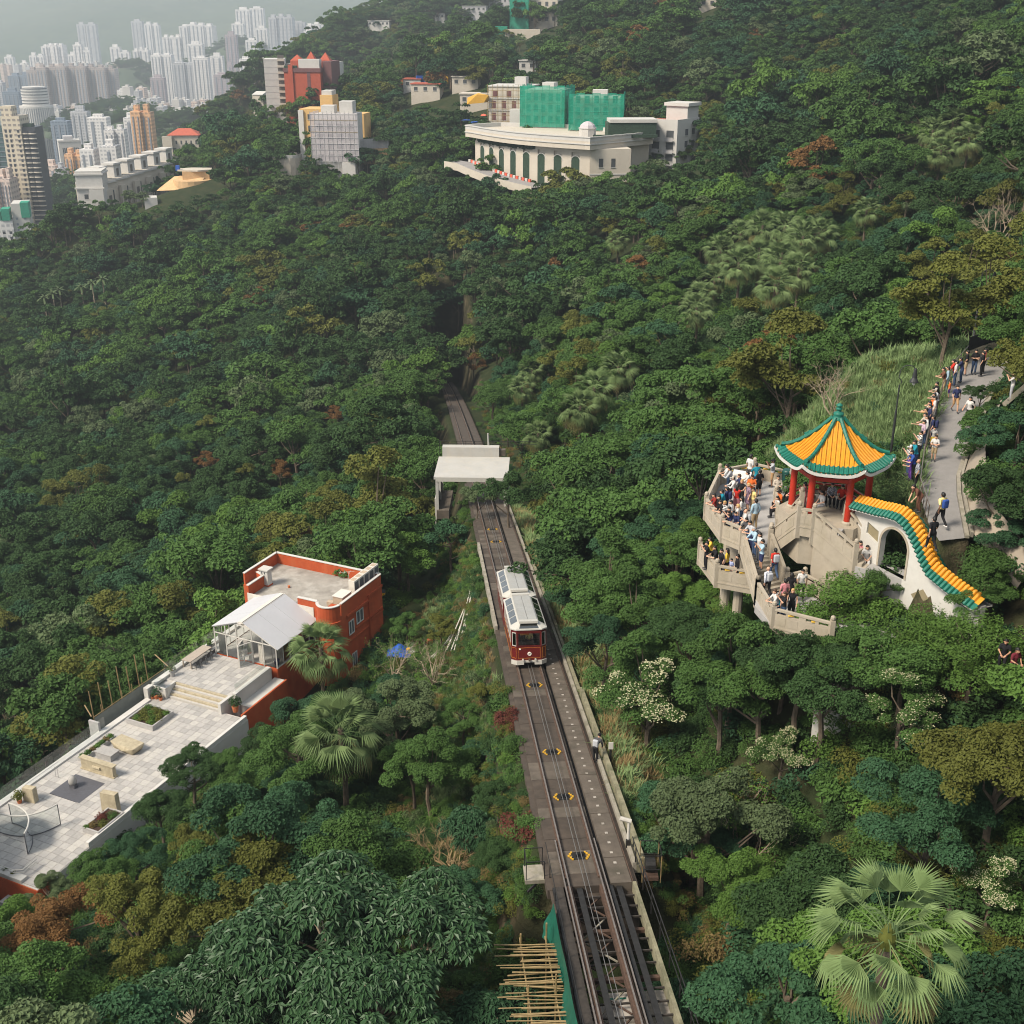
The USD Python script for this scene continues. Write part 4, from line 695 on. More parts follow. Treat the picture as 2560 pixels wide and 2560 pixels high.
for k, (b0, b1) in enumerate(zip(sb[:-1], sb[1:])):
    if k >= 2: put(gh, 'blind', MB().quad(hp(GR - 0.12, b0 + .05, UT + .1), hp(GR - 0.12, b1 - .05, UT + .1), hp(GR - 0.12, b1 - .05, ER - .15), hp(GR - 0.12, b0 + .05, ER - .15)), 'blue_blind')
    elif k == 1: put(gh, 'blind', MB().quad(hp(GR - 0.12, b0 + .05, UT + .1), hp(GR - 0.12, b1 - .05, UT + .1), hp(GR - 0.12, b1 - .05, ER - .15), hp(GR - 0.12, b0 + .05, ER - .15)), 'orange_wall')
for a0, a1 in ((GL + 0.1, -4.1), (-0.75, -0.05), (-1.75, -1.35)):
    g = np.array([[hp(a, GB0 + 0.25 + 0.06 * math.sin(a * 40), z) for a in np.linspace(a0, a1, 16)] for z in (UT + .05, UT + 2.1)]); put(gh, 'curtain', MB().grid(g), 'curtain', smooth=True)
put(gh, 'floor', hbox(MB(), GL + .1, GR - .1, GB0 + .1, GB1 - .1, UT + .02, UT + .04), 'stone_c'); put(gh, 'back_wall', hbox(MB(), -5.9, 1.3, GB1 - 0.02, GB1 + 0.04, UT, EL + 0.3), 'curtain')
for (a, b, a1, b1) in ((-2.0, 27.3, -1.75, 26.2), (-1.1, 27.3, -1.65, 26.15)):
    d = MB()
    for p, q in (((a, b, .05), (a1, b1, .05)), ((a, b, 2.1), (a1, b1, 2.1)), ((a, b, .05), (a, b, 2.1)), ((a1, b1, .05), (a1, b1, 2.1)), ((a, b, .95), (a1, b1, .95))): d.bar(hp(p[0], p[1], UT + p[2]), hp(q[0], q[1], UT + q[2]), 0.07, 0.07)
    dd = put(gh, 'door', d, 'frame_white'); put(dd, 'pane', MB().quad(hp(a, b, UT + .08), hp(a1, b1, UT + .08), hp(a1, b1, UT + 2.07), hp(a, b, UT + 2.07)), 'glass_pane')
put(gh, 'lamp_and_plant_stand', MB().tube([hp(0.45, 28.0, UT), hp(0.45, 28.0, UT + 1.5), hp(0.75, 28.0, UT + 1.7), hp(0.85, 28.0, UT + 1.4)], 0.03, 5), 'dark_chair')
put(None, 'flower_pot', MB().lathe([(0.0, 0), (0.2, 0), (0.27, 0.45), (0.0, 0.45)], hp(0.9, 28.0, UT + .04), 10), 'blue_blind', label='dark blue pot on the garden room floor beside the corner', cat='pot')
put(None, 'wall_picture', MB().box(hp(-3.4, GB1 - 0.1, UT + 1.2), (0.6, 0.05, 1.0), rz=-HA), 'slate', label='dark picture on the garden room back wall', cat='picture')
# ---- terraces: slabs, walls, tiles
te = thing('terrace', 'two level pale stone terrace with tiled floor stretching from the garden room', 'terrace', kind='structure')
put(te, 'lower_base', hbox(MB(), -6.7, 2.9, -1.75, 21.0, -57.5, LT - 0.05), 'white_wall'); put(te, 'upper_base', hbox(MB(), -6.75, 0.75, 22.0, GB0 - 0.03, -57.5, UT - 0.05), 'white_wall'); put(te, 'upper_strip', hbox(MB(), -6.75, GL - 0.06, GB0 - 0.03, GB1, -57.5, UT - 0.02), 'white_wall')
rng = np.random.default_rng(8); T = 0.62; tiles = []
for (a0, a1, b0, b1, z) in ((-6.1, 2.85, -1.65, 20.85, LT), (-6.2, 0.65, 22.05, 27.3, UT)):
    na, nb = int((a1 - a0) / T), int((b1 - b0) / T); ta, tb = (a1 - a0) / na, (b1 - b0) / nb
    for i in range(na):
        for j in range(nb):
            o = 0.5 * ta if False else 0
            a, b = a0 + i * ta, b0 + j * tb
            if z == LT and -4.22 < a + ta / 2 < -1.36 and 6.55 < b + tb / 2 < 9.2: continue
            tiles.append((a + 0.012, a + ta - 0.012, b + 0.012, b + tb - 0.012, z - 0.05, z + jit(rng, 0.003), ('stone_a', 'stone_a', 'stone_b', 'stone_c')[rng.integers(4)]))
vis = lambda t: not (t[0] > 0.3 and t[2] > 8)
tiles.sort(key=lambda t: (not vis(t), t[2])); nn = 0
rest = {}
for t in tiles:
    if nn < 300: put(te, 'paving_tile', hbox(MB(), *t[:6]), t[6]); nn += 1
    else: hbox(rest.setdefault(t[6], MB()), *t[:6])
for m_, b in rest.items(): put(te, 'paving_tiles', b, m_, kind='stuff')
for k in range(6): put(te, 'step', hbox(MB(), -5.1, 0.25, 20.9 + k * 0.19, 22.03, -54, LT + 0.155 * (k + 1)), 'old_stone' if k % 2 else 'stone_c')
put(te, 'step_side_wall', hbox(MB(), 0.27, 0.55, 20.6, 22.1, -54, UT + 0.02), 'white_wall')
put(te, 'low_wall', hbox(MB(), -6.75, -5.15, 20.62, 20.82, -54, UT + 0.05), 'white_wall'); put(te, 'low_wall', hbox(MB(), -5.32, -5.12, 20.82, 22.0, -54, UT + 0.05), 'white_wall'); put(te, 'planting_shelf', hbox(MB(), -6.5, -5.33, 20.83, 22.0, -54, UT - 0.15), 'stone_a')
put(te, 'pier', hbox(MB(), -6.85, -6.4, 19.9, 20.6, -54, UT + 0.1), 'white_wall')
put(te, 'edge_kerb', hbox(MB(), -6.68, -6.14, -1.75, 19.9, LT - 0.04, LT + 0.14), 'coping'); put(te, 'edge_kerb', hbox(MB(), -6.75, -6.25, 20.85, 33.3, UT - 0.04, UT + 0.22), 'coping')
put(te, 'right_parapet', hbox(MB(), 0.66, 1.05, 22.0, 26.9, -56, UT + 0.35), 'white_wall'); put(te, 'lower_passage', hbox(MB(), 1.07, 2.2, 22.4, 27.3, -58, UT - 0.85), 'white_wall'); put(te, 'passage_wall', hbox(MB(), 2.2, 2.35, 21.0, 27.3, -58, UT - 0.75), 'orange_wall')
put(te, 'right_edge', hbox(MB(), 2.6, 2.88, 3.0, 20.9, LT - 0.04, LT + 0.35), 'coping')
for k, (b0, b1) in enumerate([(b, b + 1.82) for b in np.arange(-1.6, 14.2, 1.85)] + [(b, b + 1.9) for b in np.arange(22.3, 29.5, 1.95)]):
    z = LT + 0.14 if b0 < 20 else UT + 0.22
    put(te, 'glass_balustrade', MB().quad(hp(-6.62, b0, z), hp(-6.62, b1, z), hp(-6.62, b1, z + 1.0), hp(-6.62, b0, z + 1.0)), 'glass_pane')
put(te, 'glass_balustrade', MB().quad(hp(-6.6, 20.7, UT + .05), hp(-5.2, 20.7, UT + .05), hp(-5.2, 20.7, UT + .95), hp(-6.6, 20.7, UT + .95)), 'glass_pane'); put(te, 'glass_balustrade', MB().quad(hp(0.85, 22.2, UT + .35), hp(0.85, 26.6, UT + .35), hp(0.85, 26.6, UT + 1.1), hp(0.85, 22.2, UT + 1.1)), 'glass_pane')
put(te, 'orange_front', hbox(MB(), -6.7, 1.25, -1.82, -1.75, -58, LT - 0.1), 'orange_wall'); put(te, 'front_ledge', hbox(MB(), -6.75, 1.5, -1.75, -1.2, LT, LT + 0.22), 'coping'); put(te, 'orange_side', hbox(MB(), 1.25, 2.95, -1.82, -0.3, -58, LT - 0.1), 'orange_wall')
put(te, 'white_rail', MB().tube([hp(-6.0, -1.5, LT + .62), hp(0.7, -1.5, LT + .62), hp(1.2, -1.2, LT + .62), hp(1.2, 0.0, LT + .62)], 0.04, 6).tube([hp(-6.0, -1.5, LT + .42), hp(0.7, -1.5, LT + .42), hp(1.2, -1.2, LT + .42), hp(1.2, 0.0, LT + .42)], 0.03, 6), 'white_wall')
put(te, 'window_hood', hbox(MB(), 0.1, 1.0, -2.6, -1.82, -54.6, -54.3), 'coping')
# ---- things standing on the terrace
t = thing('dining_table', 'long weathered wooden dining table on the upper terrace by the glass edge', 'table', loc=hp(-5.75, 25.6, UT), rotz=-HA)
put(t, 'tabletop', MB().box((0, 0, 0.73), (0.95, 2.9, 0.06)), 'teak')
for x in (-0.42, 0.42):
    for y in (-1.35, 1.35): put(t, 'leg', MB().box((x, y, 0.35), (0.09, 0.09, 0.70)), 'teak')
for k in range(4):
    c = thing('dining_chair', f'{["nearest","second nearest","third","farthest"][k]} dark metal chair along the near side of the wooden dining table', 'chair', 'chairs at the terrace dining table', loc=hp(-5.0, 24.5 + k * 0.72, UT), rotz=-HA)
    put(c, 'seat', MB().box((0, 0, 0.45), (0.46, 0.46, 0.05)), 'dark_chair'); put(c, 'backrest', MB().add(*[x for x in MB().grid([[(0.24, -0.22 + 0.11 * i, 0.5 + 0.3 * j) if True else 0 for i in range(5)] for j in range(2)]).mesh()]), 'dark_chair')
    for x in (-0.2, 0.2):
        for y in (-0.2, 0.2): put(c, 'leg', MB().bar((x, y, 0.44), (x * 1.2, y * 1.2, 0), 0.03), 'dark_chair')
def leafclump(rng, c, r, n, size, mtnormal=0.6):
    q = rng.normal(size=(n, 3)); q /= np.linalg.norm(q, axis=1, keepdims=True); q[:, 2] = np.abs(q[:, 2]); p = np.asarray(c) + q * np.asarray(r) * rng.uniform(0.3, 1.0, (n, 1))
    return leaves(p, q + [0, 0, mtnormal] + rng.normal(size=(n, 3)) * 0.4, size * rng.uniform(0.7, 1.3, n), rng)
rng = np.random.default_rng(21)
def planter(a0, a1, b0, b1, z, h, label, plants, mt='grey_stone'):
    p = thing('planter', label, 'planter'); m = MB(); w = 0.12
    hbox(m, a0, a1, b0, b0 + w, z, z + h); hbox(m, a0, a1, b1 - w, b1, z, z + h); hbox(m, a0, a0 + w, b0 + w + .003, b1 - w - .003, z, z + h); hbox(m, a1 - w, a1, b0 + w + .003, b1 - w - .003, z, z + h)
    put(p, 'box', m, mt); put(p, 'soil', hbox(MB(), a0 + w, a1 - w, b0 + w, b1 - w, z, z + h - 0.08), 'planter_soil')
    for (a, b, r, n, s, lm, nm) in plants:
        v, f = leafclump(rng, hp(a, b, z + h - 0.05), (r, r, r * 0.8), n, s); put(p, nm, (v, f), lm)
planter(-5.6, -2.88, 16.3, 18.85, LT, 0.45, 'low square grey stone planter of yellow-green plants below the terrace steps', [(-5 + 0.55 * (k % 4) + jit(rng, .15), 16.85 + 0.52 * (k // 4) + jit(rng, .15), 0.42, 130, 0.16, 'leaf_olive' if k % 3 else 'leaf_bright', 'plant') for k in range(16)])
planter(1.3, 2.75, 4.1, 6.7, LT, 0.42, 'long stone planter with a maroon shrub and orange leaves at the terrace edge', [(1.75, 5.6, 0.55, 260, 0.14, 'leaf_maroon', 'shrub'), (1.8, 4.6, 0.4, 160, 0.16, 'leaf_dead', 'plant'), (2.3, 5.0, 0.45, 160, 0.15, 'leaf_olive', 'plant'), (2.3, 6.0, 0.5, 200, 0.14, 'leaf_mid', 'plant'), (1.5, 4.3, 0.25, 60, 0.15, 'leaf_bright', 'plant')])
planter(-5.35, -4.75, 10.6, 14.2, LT, 0.35, 'narrow planter of green and orange plants beside the carved stone blocks', [(-5.05, 10.9 + 0.5 * k, 0.36, 120, 0.17, ('leaf_bright', 'leaf_mid', 'leaf_dead')[k % 3], 'plant') for k in range(7)])
bl = MB(); pts = np.array([[x, y, z] for x in (-1.25, 1.25) for y in (-0.55, 0.55) for z in (0, 0.62)]); import scipy.spatial as ss
hm = trimesh.convex.convex_hull(np.vstack([np.array([[x * (1.3 if z == 0.62 else 1.05), y * (1 if z else .8), z + (0.0)] for x in (-0.95, 0.95) for y in (-0.55, 0.62) for z in (0.0, 0.30, 0.62)]), [[1.35, -0.2, 0.45], [1.3, 0.5, 0.5], [0.2, -0.75, 0.3]]]))
b1_ = thing('stone_block', 'large smooth carved pale stone block lying on the terrace', 'stone block', loc=hp(-3.0, 13.5, LT), rotz=-HA - 0.1); put(b1_, 'block', hm, 'old_stone')
b2_ = thing('stone_box', 'low square stone box between the carved bench and the large stone block', 'stone box', loc=hp(-3.65, 12.0, LT), rotz=-HA); put(b2_, 'body', MB().box((0, 0, 0.25), (1.5, 0.9, 0.5)), 'grey_stone'); put(b2_, 'lid', MB().box((0, 0, 0.53), (1.65, 1.0, 0.06)), 'stone_b')
bn = thing('carved_bench', 'carved antique stone slab standing behind the dark slate square', 'stone bench', loc=hp(-2.8, 10.15, LT), rotz=-HA)
put(bn, 'slab', MB().box((0, 0, 0.5), (3.1, 0.34, 0.86)), 'old_stone'); put(bn, 'top_moulding', MB().box((0, 0, 0.97), (3.3, 0.46, 0.09)), 'old_stone'); put(bn, 'base_moulding', MB().box((0, 0, 0.045), (3.3, 0.5, 0.09)), 'old_stone'); put(bn, 'carved_panel', MB().box((0, -0.18, 0.5), (1.1, 0.03, 0.3)), 'planter_soil') if False else put(bn, 'carved_panel', MB().tube([(-0.35, -0.19, 0.52), (0.35, -0.19, 0.52)], [0.12, 0.12], 8), 'old_stone')
put(te, 'slate_square', hbox(MB(), -4.22, -1.36, 6.55, 9.2, LT - 0.05, LT + 0.012), 'slate')
sc = thing('stone_sculpture', 'small rounded stone sculpture on a black base on the slate square', 'sculpture', loc=hp(-3.2, 7.9, LT + 0.012), rotz=-HA); put(sc, 'base', MB().box((0.05, 0, 0.12), (0.5, 0.4, 0.24)), 'slate'); put(sc, 'stone', MB().lathe([(0, 0.2), (0.24, 0.24), (0.32, 0.45), (0.29, 0.75), (0.16, 0.92), (0, 0.95)], (0, 0, 0), 14), 'stone_b', smooth=True)
for (a, b, w_, h, l, nm) in ((1.4, 6.85, 1.35, 1.55, 'tall weathered standing stone slab beside the maroon shrub planter', 'standing_stone'), (-4.75, 5.3, 1.0, 1.15, 'short grey standing stone behind a potted fern', 'standing_stone')):
    s = thing(nm, l, 'stone slab', loc=hp(a, b, LT), rotz=-HA + 0.1); put(s, 'slab', trimesh.convex.convex_hull(np.array([[x * w_ / 2 * (1 - 0.06 * (z > 0)), y * 0.22, z * h + (0.06 if x > 0 and z else 0)] for x in (-1, 1) for y in (-1, 1) for z in (0, 1)])), 'old_stone')
def pot(a, b, z, r, h, label, lm, n=90, up=0.5, s=0.2, mt='terracotta'):
    p = thing('potted_plant', label, 'potted plant', loc=hp(a, b, z)); put(p, 'pot', MB().lathe([(0, 0), (r * .7, 0), (r, h), (r * .85, h), (0, h * .85)], (0, 0, 0), 10), mt); v, f = leafclump(rng, (0, 0, h + up * 0.3), (up * .8, up * .8, up), n, s); put(p, 'leaves', (v, f), lm)
pot(-5.3, 4.75, LT, 0.2, 0.3, 'leafy fern in a terracotta pot in front of the short standing stone', 'leaf_olive', 160, 0.65)
pot(-5.95, 20.35, LT, 0.2, 0.3, 'tall green plant in a pot in the corner below the glass planter wall', 'leaf_teal', 110, 0.7); pot(-5.45, 20.3, LT, 0.18, 0.26, 'terracotta pot with a small plant by the foot of the steps', 'leaf_dead', 40, 0.3); pot(-6.25, 20.2, LT, 0.16, 0.2, 'low terracotta bowl beside the white pier', 'leaf_dead', 26, 0.2)
pot(-6.0, 22.6, UT, 0.24, 0.5, 'round grey jar with grassy plant at the upper terrace edge', 'leaf_grey', 70, 0.5, mt='grey_stone'); pot(-6.1, 27.7, UT, 0.25, 0.45, 'green jar with a leafy plant beside the garden room corner', 'leaf_bright', 80, 0.5, mt='slate')
pot(1.3, 21.5, LT, 0.3, 0.5, 'dense dark shrub in a pot beside the terrace steps', 'leaf_dark', 260, 0.75); pot(-6.35, 2.4, LT, 0.3, 0.4, 'pale green shrub at the left edge of the terrace', 'leaf_grey', 150, 0.8)
for k in range(9):
    v, f = leafclump(rng, hp(-5.8 + 0.78 * k, -1.35, LT + .2), (.28, .2, .2), 40, .13); put(None, 'creeper', (v, f), 'leaf_grey' if k % 2 else 'leaf_olive', label='small creeping plant on the ledge above the orange front wall', cat='plant', group='creepers on the terrace front ledge')
gs_ = thing('curved_glass_screen', 'two curved glass panels crossing on the terrace under white rims', 'glass sculpture')
def curved(pts, h, name):
    n = len(pts); g = np.array([[hp(a, b, LT + .06) for a, b in pts], [hp(a, b, LT + h) for a, b in pts]]); p = put(gs_, name, MB().grid(g), 'glass_pane')
    put(p, 'top_rim', MB().tube(g[1], 0.055, 8), 'white_wall'); put(p, 'foot_rim', MB().tube(g[0], 0.035, 6), 'slate'); put(p, 'edge_post', MB().tube([g[0, 0], g[1, 0]], 0.03, 6).tube([g[0, -1], g[1, -1]], 0.03, 6), 'slate')
def arc3(p, m, q, n=20): t = np.linspace(0, 1, n)[:, None]; p, m, q = map(np.array, (p, m, q)); return (1 - t) ** 2 * p + 2 * t * (1 - t) * (2 * m - (p + q) / 2) + t ** 2 * q
gA, gB_ = [at_z(0 + x * 650 / 1794, 1550 + y * 650 / 1794, LT) for x, y in ((195, 1620), (415, 1415))]
def la(px_, py_): q = at_z(px_, py_, LT)[:2] - HO; return (q @ H1, q @ H2)
curved(arc3(la(-25, 2070), la(60, 2092), la(152, 2062)), 1.75, 'panel'); curved(arc3(la(31, 2059), la(78, 2088), la(70, 2137)), 1.75, 'panel')
put(te, 'hand_rail', MB().tube([hp(-5.6, 5.8, LT + .85), hp(-5.6, 9.0, LT + .85)], 0.02, 5).bar(hp(-5.3, 8.3, LT), hp(-5.3, 8.3, LT + .9), .03).bar(hp(-5.05, 8.3, LT), hp(-5.05, 8.3, LT + .9), .03), 'grey_stone')
# ---- bamboo scaffold outside the terrace's left edge
sf = thing('bamboo_scaffold', 'bamboo scaffold with netting panel and upright poles outside the terrace edge', 'scaffold')
for k in range(7):
    b = 15.2 + k * 1.08; top = LT + 2.9 + 0.5 * (k % 2) + jit(rng, .2); put(sf, 'upright_pole', MB().tube([hp(-7.9, b + 0.35, -60), hp(-7.9 - .15, b, top)], 0.05, 5), 'bamboo')
for k in range(5): put(sf, 'short_pole', MB().tube([hp(-7.6, 15.9 + k * 1.2, -58), hp(-7.6, 15.8 + k * 1.2, LT + 1.5)], 0.045, 5), 'bamboo')
for z in (LT + 1.05, LT + 0.35): put(sf, 'ledger', MB().tube([hp(-7.35, 14.6, z), hp(-7.35, 23.3, z)], 0.04, 5), 'bamboo')
put(sf, 'netting', MB().quad(hp(-7.3, 14.7, LT - 1.0), hp(-7.3, 23.2, LT - 1.0), hp(-7.3, 23.2, LT + 1.0), hp(-7.3, 14.7, LT + 1.0)), 'mesh_net')
put(sf, 'cross_pole', MB().tube([hp(-8.9, 23.9, LT + 1.7), hp(-6.0, 22.7, LT + 1.45)], 0.05, 5).tube([hp(-8.6, 15.1, LT + 1.6), hp(-7.4, 14.5, LT + 1.2)], 0.05, 5), 'bamboo'); put(sf, 'end_wall', hbox(MB(), -7.6, -6.6, 14.3, 14.5, -57, LT + 0.9), 'grey_stone')
nobush.append(Polygon([tuple(hp(a, b, 0)[:2]) for a, b in ((-8.2, -2), (3.0, -2), (3.2, 22), (4.2, 31), (4.4, 41.5), (-8.2, 41.5))]))
noplant += [Polygon([tuple(hp(a, b, 0)[:2]) for a, b in ((-9.0, -3.0), (3.2, -3.0), (3.6, 22), (6.5, 31), (6.5, 42.5), (-9.3, 42.5))]).buffer(1.6)]
clear([(0,1985),(215,1790),(390,1690),(520,1590),(535,1480),(605,1420),(690,1372),(960,1430),(955,1560),(940,1600),(850,1620),(740,1680),(620,1780),(480,1830),(360,1960),(300,2040),(180,2120),(0,2215)], 100)
clear([(870,1395),(985,1405),(985,1600),(850,1620)], 110)
def yard(px_, py_, z): return at_depth(px_, py_, z)
plain('blue_sheet', (0.012, 0.075, 0.36), 0.6, var=0.3); plain('bin_yellow', (0.75, 0.42, 0.02), 0.5)
p = at_z(955, 1488, gz(*at_depth(955, 1488, 106)[:2])[0] + 0.3); bn = thing('skip_bin', 'yellow plastic bin beside the far corner of the orange house', 'bin', loc=(p[0], p[1], p[2] - .5)); put(bn, 'body', MB().box((0, 0, 0.45), (0.62, 0.6, 0.9)), 'bin_yellow'); put(bn, 'lid', MB().box((0, 0, 0.94), (0.68, 0.66, 0.06)), 'slate')
g = np.zeros((8, 8, 3)); c = at_depth(993, 1480, 107); rngb = np.random.default_rng(4); base = gz(c[0], c[1])[0]
for i in range(8):
    for j in range(8): g[i, j] = (c[0] - 1.1 + 0.32 * j, c[1] - 1.0 + 0.3 * i, base + 0.15 + 0.9 * math.exp(-((i - 3.5) ** 2 + (j - 3.5) ** 2) / 7) + 0.12 * rngb.uniform())
put(None, 'blue_tarpaulin', MB().grid(g), 'blue_sheet', smooth=True, label='crumpled blue tarpaulin over a heap behind the orange house', cat='tarpaulin')
jk = [(1013, 1482, 'bin_yellow', (.4, .3, .4), 'yellow drum on the junk heap beside the blue tarpaulin'), (1008, 1490, 'white_wall', (.6, .4, .4), 'white sack on the junk heap beside the blue tarpaulin'), (1070, 1452, 'terracotta', (.5, .4, .5), 'orange box beneath the trees by the tram bank'), (1020, 1446, 'grey_stone', (1.4, 1.8, .1), 'grey corrugated sheet lying behind the junk heap')]
for (x, y, m_, s, l) in jk: q = at_depth(x, y, 107); q[2] = gz(q[0], q[1])[0] + s[2] / 2 + .1; put(None, 'junk', MB().box(q, s, rz=0.4), m_, label=l, cat='junk')
for k in range(9):
    q = at_depth(1065 + 11 * k, 1500 + jit(rngb, 40), 104); q[2] = gz(q[0], q[1])[0] + .25; e = q + [1.6 + jit(rngb, .5), 3.2 + jit(rngb, .8), 0]; e[2] = gz(e[0], e[1])[0] + .3
    put(None, 'bamboo_pole', MB().tube([q, e], 0.05, 5), 'curtain', label='dry bamboo pole lying on the grassy bank left of the tram', cat='pole', group='poles lying on the tram bank')
# -- PAVILION, TERRACES AND WALL
plain('pav_stone', (0.345, 0.30, 0.235), 0.85, var=0.13, scale=1.6, stain=(0.25, 0.215, 0.14), stain_amt=0.55, stain_scale=1.0, bump=0.2)
plain('pav_floor', (0.315, 0.305, 0.295), 0.8, var=0.12, scale=1.5); plain('pav_red', (0.38, 0.026, 0.010), 0.45, var=0.12); plain('pav_white', (0.50, 0.485, 0.45), 0.7, var=0.06, stain=(0.5, 0.46, 0.4), stain_amt=0.3)
plain('tile_yellow', (0.56, 0.235, 0.012), 0.5, var=0.16, scale=5, spec=0.3); plain('tile_green', (0.010, 0.125, 0.088), 0.5, var=0.25, scale=5, spec=0.3); plain('paint_green', (0.08, 0.22, 0.18), 0.6); plain('brown_panel', (0.22, 0.185, 0.11), 0.8); plain('bin_green', (0.008, 0.06, 0.05), 0.4)
plain('lamp_gold', (0.75, 0.48, 0.08), 0.4)
PC = np.array([17.5, 61.4]); FLR, TERR, LAND, BALC = -25.35, -27.2, -29.0, -29.6
VH = math.atan2(-2.37, -2.38)
VA = [VH + k * PI / 3 for k in range(6)]
pv = thing('pavilion', 'hexagonal pavilion with yellow tiled roof, green ridges and red columns', 'pavilion')
ER_, EZ, AZ_ = 3.15, -22.15, -19.95
def prof(u):
    return ER_ * (1 - u) + 0.22 * u, EZ + (AZ_ - EZ) * (0.55 * u + 0.45 * u ** 2.2)
def rp(ang0, ang1, v, u, lift=0.0):
    r, z = prof(u); a = np.array([math.cos(ang0), math.sin(ang0)]); b = np.array([math.cos(ang1), math.sin(ang1)])
    q = PC + (a * (1 - v) + b * v) * r; up = 0.42 * (1 - u) ** 5 * (abs(2 * v - 1) ** 4)
    return np.array([q[0], q[1], z + up + lift])
US = np.linspace(0, 1, 13)
for k in range(6):
    a0, a1 = VA[k], VA[(k + 1) % 6]
    g = np.array([[rp(a0, a1, v, u, -0.03) for v in np.linspace(0, 1, 9)] for u in US]); put(pv, 'roof_deck', MB().grid(g), 'tile_yellow')
    g2 = np.array([[rp(a0, a1, v, u, -0.16) for v in np.linspace(0, 1, 9)] for u in (0.0, 0.35)])[::-1]; put(pv, 'soffit', MB().grid(g2), 'pav_white')
    eb = MB(); V = np.linspace(0, 1, 17)
    for v0, v1 in zip(V[:-1], V[1:]): p, q = rp(a0, a1, v0, 0.0, -0.16), rp(a0, a1, v1, 0.0, -0.16); eb.bar(p, q, 0.12, 0.16)
    put(pv, 'eave_board', eb, 'pav_white')
    nrow = 13
    for j in range(nrow):
        v = (j + 0.5) / nrow
        r0 = prof(0)[0]; umax = 0.97 - 0.0 * v
        dist = abs(2 * v - 1)
        pts = []
        off = (v - 0.5) * r0
        for u in np.linspace(0.0, 1, 30):
            r = prof(u)[0]
            if abs(off) > 0.5 * r - 0.04: break
            pts.append((u, 0.5 + off / r))
        if len(pts) < 2: continue
        for (u_lo, u_hi, mt) in ((-0.01, 0.17, 'tile_green'), (0.17, 1.0, 'tile_yellow')):
            P = [rp(a0, a1, vv, u, 0.012) for u, vv in pts if u_lo <= u <= u_hi + 0.02]
            if len(P) > 1: put(pv, 'tile_row', MB().tube(P, 0.062, 6), mt)
        c = rp(a0, a1, pts[0][1], 0, 0.0); n_ = c[:2] - PC; n_ /= np.linalg.norm(n_); put(pv, 'eave_tile', MB().tube([c + [*(n_ * 0.0), 0], c + [*(n_ * 0.05), -0.02]], 0.085, 8), 'tile_green')
    gb = np.array([[rp(a0, a1, v, u, -0.008) for v in np.linspace(0.0, 1.0, 7)] for u in (0.0, 0.06, 0.12, 0.17)]); put(pv, 'eave_course', MB().grid(gb), 'tile_green')
    P = [rp(a0, a1, 0.0, u, 0.10) for u in np.linspace(-0.03, 0.98, 16)]; rg = put(pv, 'hip_ridge', MB().tube(P, [0.10] + [0.105] * 15, 7), 'tile_green')
    bd = MB()
    for i in range(1, 16): bd.tube([P[i] + (P[i - 1] - P[i]) * 0.06, P[i]], 0.122, 7)
    put(rg, 'ridge_caps', bd, 'tile_green'); put(rg, 'ridge_end', MB().tube([P[0], P[0] + (P[0] - P[1]) * 0.5 + [0, 0, 0.16]], [0.12, 0.05], 7), 'tile_green')
put(pv, 'finial', MB().lathe([(r, AZ_ + 0.68 * h) for r, h in ((0.36, -0.12), (0.30, 0.08), (0.22, 0.15), (0.28, 0.27), (0.26, 0.42), (0.12, 0.5), (0.10, 0.6), (0.17, 0.68), (0.17, 0.78), (0.09, 0.86), (0.16, 0.95), (0.17, 1.05), (0.07, 1.16), (0, 1.18))], (*PC, 0), 14), 'tile_green', smooth=True)
CR = 2.0
cols = [PC + CR * np.array([math.cos(a), math.sin(a)]) for a in VA]
for k in range(6):
    c = cols[k]; q = put(pv, 'column', MB().lathe([(0.0, FLR), (0.19, FLR), (0.175, EZ - 0.05), (0, EZ - 0.05)], (*c, 0), 14), 'pav_red', smooth=40)
    put(q, 'column_base', MB().lathe([(0.28, FLR - .02), (0.28, FLR + 0.12), (0.2, FLR + 0.2)], (*c, 0), 14), 'pav_stone'); put(q, 'column_collar', MB().lathe([(0.26, EZ - 0.35), (0.30, EZ - 0.2), (0.26, EZ - 0.12), (0.185, EZ - 0.12)], (*c, 0), 14), 'paint_green')
    d = cols[(k + 1) % 6]; b = put(pv, 'lintel', MB().bar((*c, EZ - 0.75), (*d, EZ - 0.75), 0.16, 0.22), 'pav_red'); put(pv, 'frieze', MB().bar((*c, EZ - 0.38), (*d, EZ - 0.38), 0.14, 0.42), 'pav_white')
    m_ = (c + d) / 2; e = (d - c) / np.linalg.norm(d - c); n_ = (m_ - PC) / np.linalg.norm(m_ - PC); pn = MB()
    for w, z0, z1 in ((0.62, EZ - .56, EZ - .26),):
        pn.bar((*(m_ - e * w + n_ * .075), z1), (*(m_ + e * w + n_ * .075), z1), 0.02, 0.035).bar((*(m_ - e * w * .7 + n_ * .075), z0), (*(m_ + e * w * .7 + n_ * .075), z0), 0.02, 0.035)
        for s in (-1, 1): pn.bar((*(m_ + s * e * w * .7 + n_ * .075), z0), (*(m_ + s * e * w + n_ * .075), z1), 0.02, 0.035)
    put(b, 'painted_panel', pn, 'paint_green')
    if k not in (0, 5):
        put(pv, 'side_bench', MB().bar((*(c + (PC - c) * .1), FLR + 0.45), (*(d + (PC - d) * .1), FLR + 0.45), 0.4, 0.08), 'pav_stone'); put(pv, 'back_rail', MB().bar((*c, FLR + 0.9), (*d, FLR + 0.9), 0.1, 0.1).bar((*c, FLR + 0.55), (*d, FLR + 0.55), 0.06, 0.06), 'pav_red')
